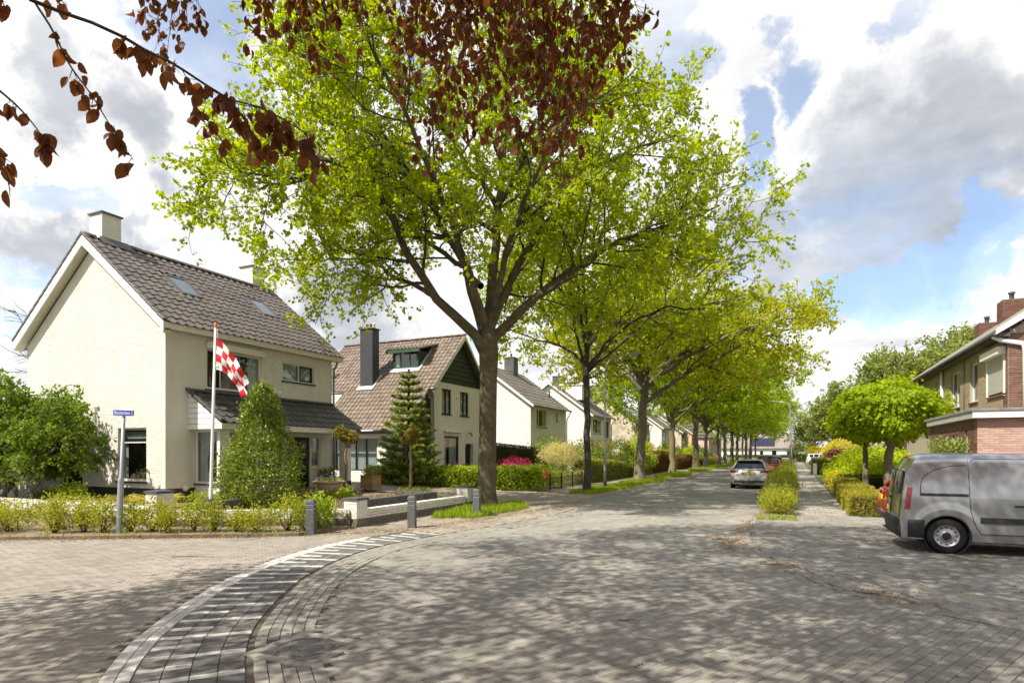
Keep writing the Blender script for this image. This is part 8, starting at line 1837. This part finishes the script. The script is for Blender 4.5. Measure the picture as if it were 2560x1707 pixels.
def side_grid(sg):
    V, F = [], []; W_ = []
    for x in xs:
        for j in range(nz):
            t = j / (nz - 1); z = .24 + (ztop(x) - .24) * t; xx = x + xrear(z) * max(0, 1 - x / .45) if x < .45 else x
            inside = False
            for cx in (.80, 3.53):
                dx, dz = xx - cx, z - .33; r = math.hypot(dx, dz)
                if r < .365:
                    inside = True; 
                    if r < 1e-4: dx, dz, r = 0, 1, 1
                    px_, pz_ = cx + dx / r * .365, .33 + dz / r * .365; V.append((px_, sg * ybody(px_, max(pz_, .24)), pz_)); break
            else: V.append((xx, sg * ybody(xx, z), z))
            W_.append(inside)
    for i in range(len(xs) - 1):
        for j in range(nz - 1):
            f = (i * nz + j, (i + 1) * nz + j, (i + 1) * nz + j + 1, i * nz + j + 1)
            if not all(W_[k] for k in f): F.append(f)
    return V, F
b = MB()
for sg in (-1, 1): V, F = side_grid(sg); b.add(V, F, 0, True)
R_v = []
for x in xs:
    z = ztop(x); xx = x + xrear(z) * max(0, 1 - x / .45) if x < .45 else x; y = ybody(xx, z)
    for k in range(11): t = -1 + 2 * k / 10; R_v.append((xx, y * t, z + .035 * (1 - t * t)))
skip_ws = [i for i in range(len(xs) - 1) if 2.80 < (xs[i] + xs[i + 1]) / 2 < 3.45]
b.add(R_v, [(i * 11 + k, (i + 1) * 11 + k, (i + 1) * 11 + k + 1, i * 11 + k + 1) for i in range(len(xs) - 1) if i not in skip_ws for k in range(10)], 0, True)
rear = []; zs = np.concatenate([np.linspace(.5, 1.5, 20)]); 
for z in zs:
    y0 = ybody(xrear(z), z) 
    for k in range(13): t = -1 + 2 * k / 12; rear.append((xrear(z) - .05 * (1 - abs(t) ** 3.0), y0 * t, z))
b.add(rear, [(i * 13 + k, i * 13 + k + 1, (i + 1) * 13 + k + 1, (i + 1) * 13 + k) for i in range(len(zs) - 1) for k in range(12)], 0, True)
z0r = []
for j, z in enumerate(np.linspace(1.5, 1.0, 2)): pass
top = []
for q in range(7):
    t0 = q / 6; z = 1.5 + .0 * t0
tl = [(xrear(1.5) - .05 * (1 - abs(-1 + 2 * k / 12) ** 3.0), ybody(xrear(1.5), 1.5) * (-1 + 2 * k / 12), 1.5) for k in range(13)]
x00 = xrear(ztop(0)); tu = [(xrear(1.5) + .0, 0, 0)] * 0
ur = [(0 + xrear(ztop(0)), ybody(xrear(ztop(0)), ztop(0)) * (-1 + 2 * k / 12), ztop(0) + .035 * (1 - (-1 + 2 * k / 12) ** 2)) for k in range(13)]
b.add(tl + ur, [(k, k + 1, 13 + k + 1, 13 + k) for k in range(12)], 0, True)
ws = [q for i, q in enumerate(R_v)]
body_v = b.build('body', P_van, VAN)
m = MB(); m.add(R_v, [(i * 11 + k, (i + 1) * 11 + k, (i + 1) * 11 + k + 1, i * 11 + k + 1) for i in skip_ws for k in range(10)], 0, True); m.build('windscreen', M_carglass, VAN)
m = MB(); fy = [(4.30, ybody(4.3, z_) * t, z_) for z_ in (.3, .5, .8) for t in (-1, 0, 1)]; m.add(fy, [(0, 1, 4, 3), (1, 2, 5, 4), (3, 4, 7, 6), (4, 5, 8, 7)]); m.build('front_end', M_blackpl, VAN)
m = MB(); m.box(.12, 4.2, -.80, .80, .22, .30); m.build('underbody', M_seam, VAN)
def on_side(sg, pts, r, name, mt, off=.001, n=6):
    m = MB(); m.tube([(x, sg * (ybody(x, z) + off), z) for x, z in pts], r, n); return m.build(name, mt, VAN)
def arcpts(pts, k=6):
    P = catmull(pts, k); return [tuple(q) for q in P]
def strip_side(sg, x0, x1, z0, z1, th, name, mt, bev=.01, nx=8):
    m = MB(); P = []
    for i in range(nx + 1):
        x = x0 + (x1 - x0) * i / nx
        for z, o_ in ((z0, 0.0), (z0 + .006, th), (z1 - .006, th), (z1, 0.0)): P.append((x, sg * (ybody(x, z) + o_), z))
    F = [(i * 4 + k, (i + 1) * 4 + k, (i + 1) * 4 + k + 1, i * 4 + k + 1) for i in range(nx) for k in range(3)] + [(0, 1, 2, 3), (nx * 4, nx * 4 + 1, nx * 4 + 2, nx * 4 + 3)]
    m.add(P, F); return m.build(name, mt, VAN)
for sg in (-1, 1):
    quarter = [(.395, 1.09), (.40, 1.25), (.44, 1.38), (.56, 1.49), (.72, 1.565), (.9, 1.60), (1.10, 1.61)]
    on_side(sg, arcpts(quarter), .006, 'panel_gap', M_seam)
    on_side(sg, [(1.125, 1.70), (1.128, 1.40), (1.135, 1.1), (1.15, .8), (1.19, .62), (1.24, .48), (1.30, .40)], .006, 'door_gap', M_seam)
    on_side(sg, arcpts([(1.15, 1.66), (1.20, 1.715), (1.32, 1.725), (2.2, 1.72)]), .004, 'door_gap', M_seam)
    on_side(sg, arcpts([(1.15, 1.60), (1.9, 1.59), (2.0, 1.56), (2.06, 1.48), (2.10, 1.30), (2.06, 1.12), (1.98, 1.04), (1.86, 1.01), (1.15, 1.02)]), .004, 'pressed_panel_edge', mat('pressed_edge', (0.36, 0.36, 0.365), .4, metal=.4))
    on_side(sg, [(2.22, 1.70), (2.24, .42)], .006, 'door_gap', M_seam); on_side(sg, [(1.3, .385), (2.24, .385), (3.1, .385)], .006, 'door_gap', M_seam)
    strip_side(sg, .39, 1.12, 1.045, 1.098, .012, 'slide_rail', M_blackpl)
    strip_side(sg, 1.30, 3.1, .575, .685, .025, 'rub_strip', M_blackpl, nx=16)
    m = MB(); m.lathe([(0, .006), (.07, .008), (.08, 0)], 16, (1.90, sg * ybody(1.9, .90), .90), axis='y'); m.build('handle_cup', P_van, VAN) if sg > 0 else None
    m = MB(); m.bar((1.78, sg * (ybody(1.8, .90) + .03), .90), (2.05, sg * (ybody(2.0, .90) + .03), .895), .03, .035); m.build('door_handle', M_blackpl, VAN, bevel=.01)
    # front door window
    m = MB(); pts = [(2.42, 1.08), (2.42, 1.55), (2.85, 1.52), (3.22, 1.10)]; m.add([(x, sg * (ybody(x, min(z, 1.5)) + .004), z) for x, z in pts], [(0, 1, 2, 3)]); m.build('door_window', M_carglass, VAN)
    m = MB(); m.box(3.0, 3.12, sg * .93 - .08, sg * .93 + .08, 1.08, 1.30); m.build('wing_mirror', M_blackpl, VAN, bevel=.03)
    # tail light stack on the corner post
    TLx = lambda z: xrear(z) 
    m = MB(); P = []
    for z in (.79, .86, .98, 1.10, 1.20):
        x0 = xrear(z); P += [(x0 - .010, sg * (HW - .20), z), (x0 - .002, sg * (HW - .085), z), (x0 + .055, sg * (ybody(x0 + .055, z) + .010), z), (x0 + .13, sg * (ybody(x0 + .13, z) + .006), z)]
    m.add(P, [(i * 4 + k, (i + 1) * 4 + k, (i + 1) * 4 + k + 1, i * 4 + k + 1) for i in range(4) for k in range(3)], 0, True); TLo = m.build('tail_light', M_tail, VAN)
    m = MB()
    for z0_, z1_ in ((.90, .965), (1.0, 1.05)):
        x0 = xrear(z0_); m.add([(x0 + .06, sg * (ybody(x0 + .06, z0_) + .014), z0_), (x0 + .115, sg * (ybody(x0 + .115, z0_) + .011), z0_), (x0 + .115, sg * (ybody(x0 + .115, z1_) + .011), z1_), (x0 + .06, sg * (ybody(x0 + .06, z1_) + .014), z1_)], [(0, 1, 2, 3)])
    m.build('lamp_insert', MATS['tail_lamp_pale'], TLo)
    # rear bumper corner
    for cx in (.80, 3.53):
        wheel(VAN, cx, sg * (HW - .125), .322, sg)
        m = MB(); m.lathe([(.365, 0), (.372, .012 * sg), (.352, .012 * sg), (.35, -.02 * sg), (.35, -.26 * sg), (0, -.26 * sg)], 36, (cx, sg * (HW - .012), .33), axis='y'); m.build('wheel_well', M_seam, VAN)
m = MB(); P = []; zz_ = (.25, .29, .40, .53, .595, .62); oo = (-.03, .02, .045, .06, .055, .0)
for z, o_ in zip(zz_, oo):
    row = []
    for x in (.455, .38, .30, .22): row.append((x, -(ybody(x, z) + (.014 if o_ > 0 else -.02))))
    row += [(.14 - o_ * .3, -(HW - .075 + o_ * .3)), (.075 - o_ * .8, -(HW - .16)), (.045 - o_, -.55), (.03 - o_, -.2)]
    full = row + [(x, -y) for x, y in row[::-1]]
    P += [(x, y, z) for x, y in full]
nr_ = 16
m.add(P, [(i * nr_ + k, i * nr_ + k + 1, (i + 1) * nr_ + k + 1, (i + 1) * nr_ + k) for i in range(5) for k in range(nr_ - 1)], 0, True); m.build('rear_bumper', M_blackpl, VAN)
# rear doors: windows, seam, handle, plate
def rear_patch(y0, y1, z0, z1, off, n=6, m=None, rad=0):
    m = m or MB(); P = []
    for i in range(n + 1):
        z = z0 + (z1 - z0) * i / n
        for k in range(n + 1):
            y = y0 + (y1 - y0) * k / n; t = y / HW; P.append((xrear(z) - .05 * (1 - abs(t) ** 3) - off, y, z))
    m.add(P, [(i * (n + 1) + k, i * (n + 1) + k + 1, (i + 1) * (n + 1) + k + 1, (i + 1) * (n + 1) + k) for i in range(n) for k in range(n)], 0, True); return m
for sg in (-1, 1):
    y0, y1 = sorted((sg * .05, sg * .70)); rear_patch(y0 - .012, y1 + .012, 1.058, 1.512, .004).build('window_seal', M_blackpl, VAN); rear_patch(y0, y1, 1.07, 1.50, .008).build('rear_window', mat('van_rear_glass', (0.10, 0.105, 0.105), 0.04, spec=0.9), VAN)
m = MB(); m.tube([(xrear(z) - .052, .0, z) for z in (.62, .8, 1.0, 1.2, 1.4, 1.55)], .006, 6); m.build('door_gap', M_seam, VAN)
for sg in (-1, 1): m = MB(); m.tube([(xrear(z) - .016, sg * .775, z) for z in (.62, .8, 1.0, 1.2, 1.4, 1.52)], .005, 6); m.build('door_gap', M_seam, VAN)
m = MB(); m.box(.03, .062, .08, .22, .94, .99); m.build('door_handle', M_blackpl, VAN, bevel=.01)
m = rear_patch(.12, .62, .68, .79, .012, 3); m.build('number_plate', M_plate, VAN)
m = MB(); m.tube([(.3, -.2, 1.85), (.12, -.2, 2.02)], .006, 5) if False else m.box(.26, .32, -.10, .10, 1.73, 1.77); m.build('brake_light', M_tail, VAN)
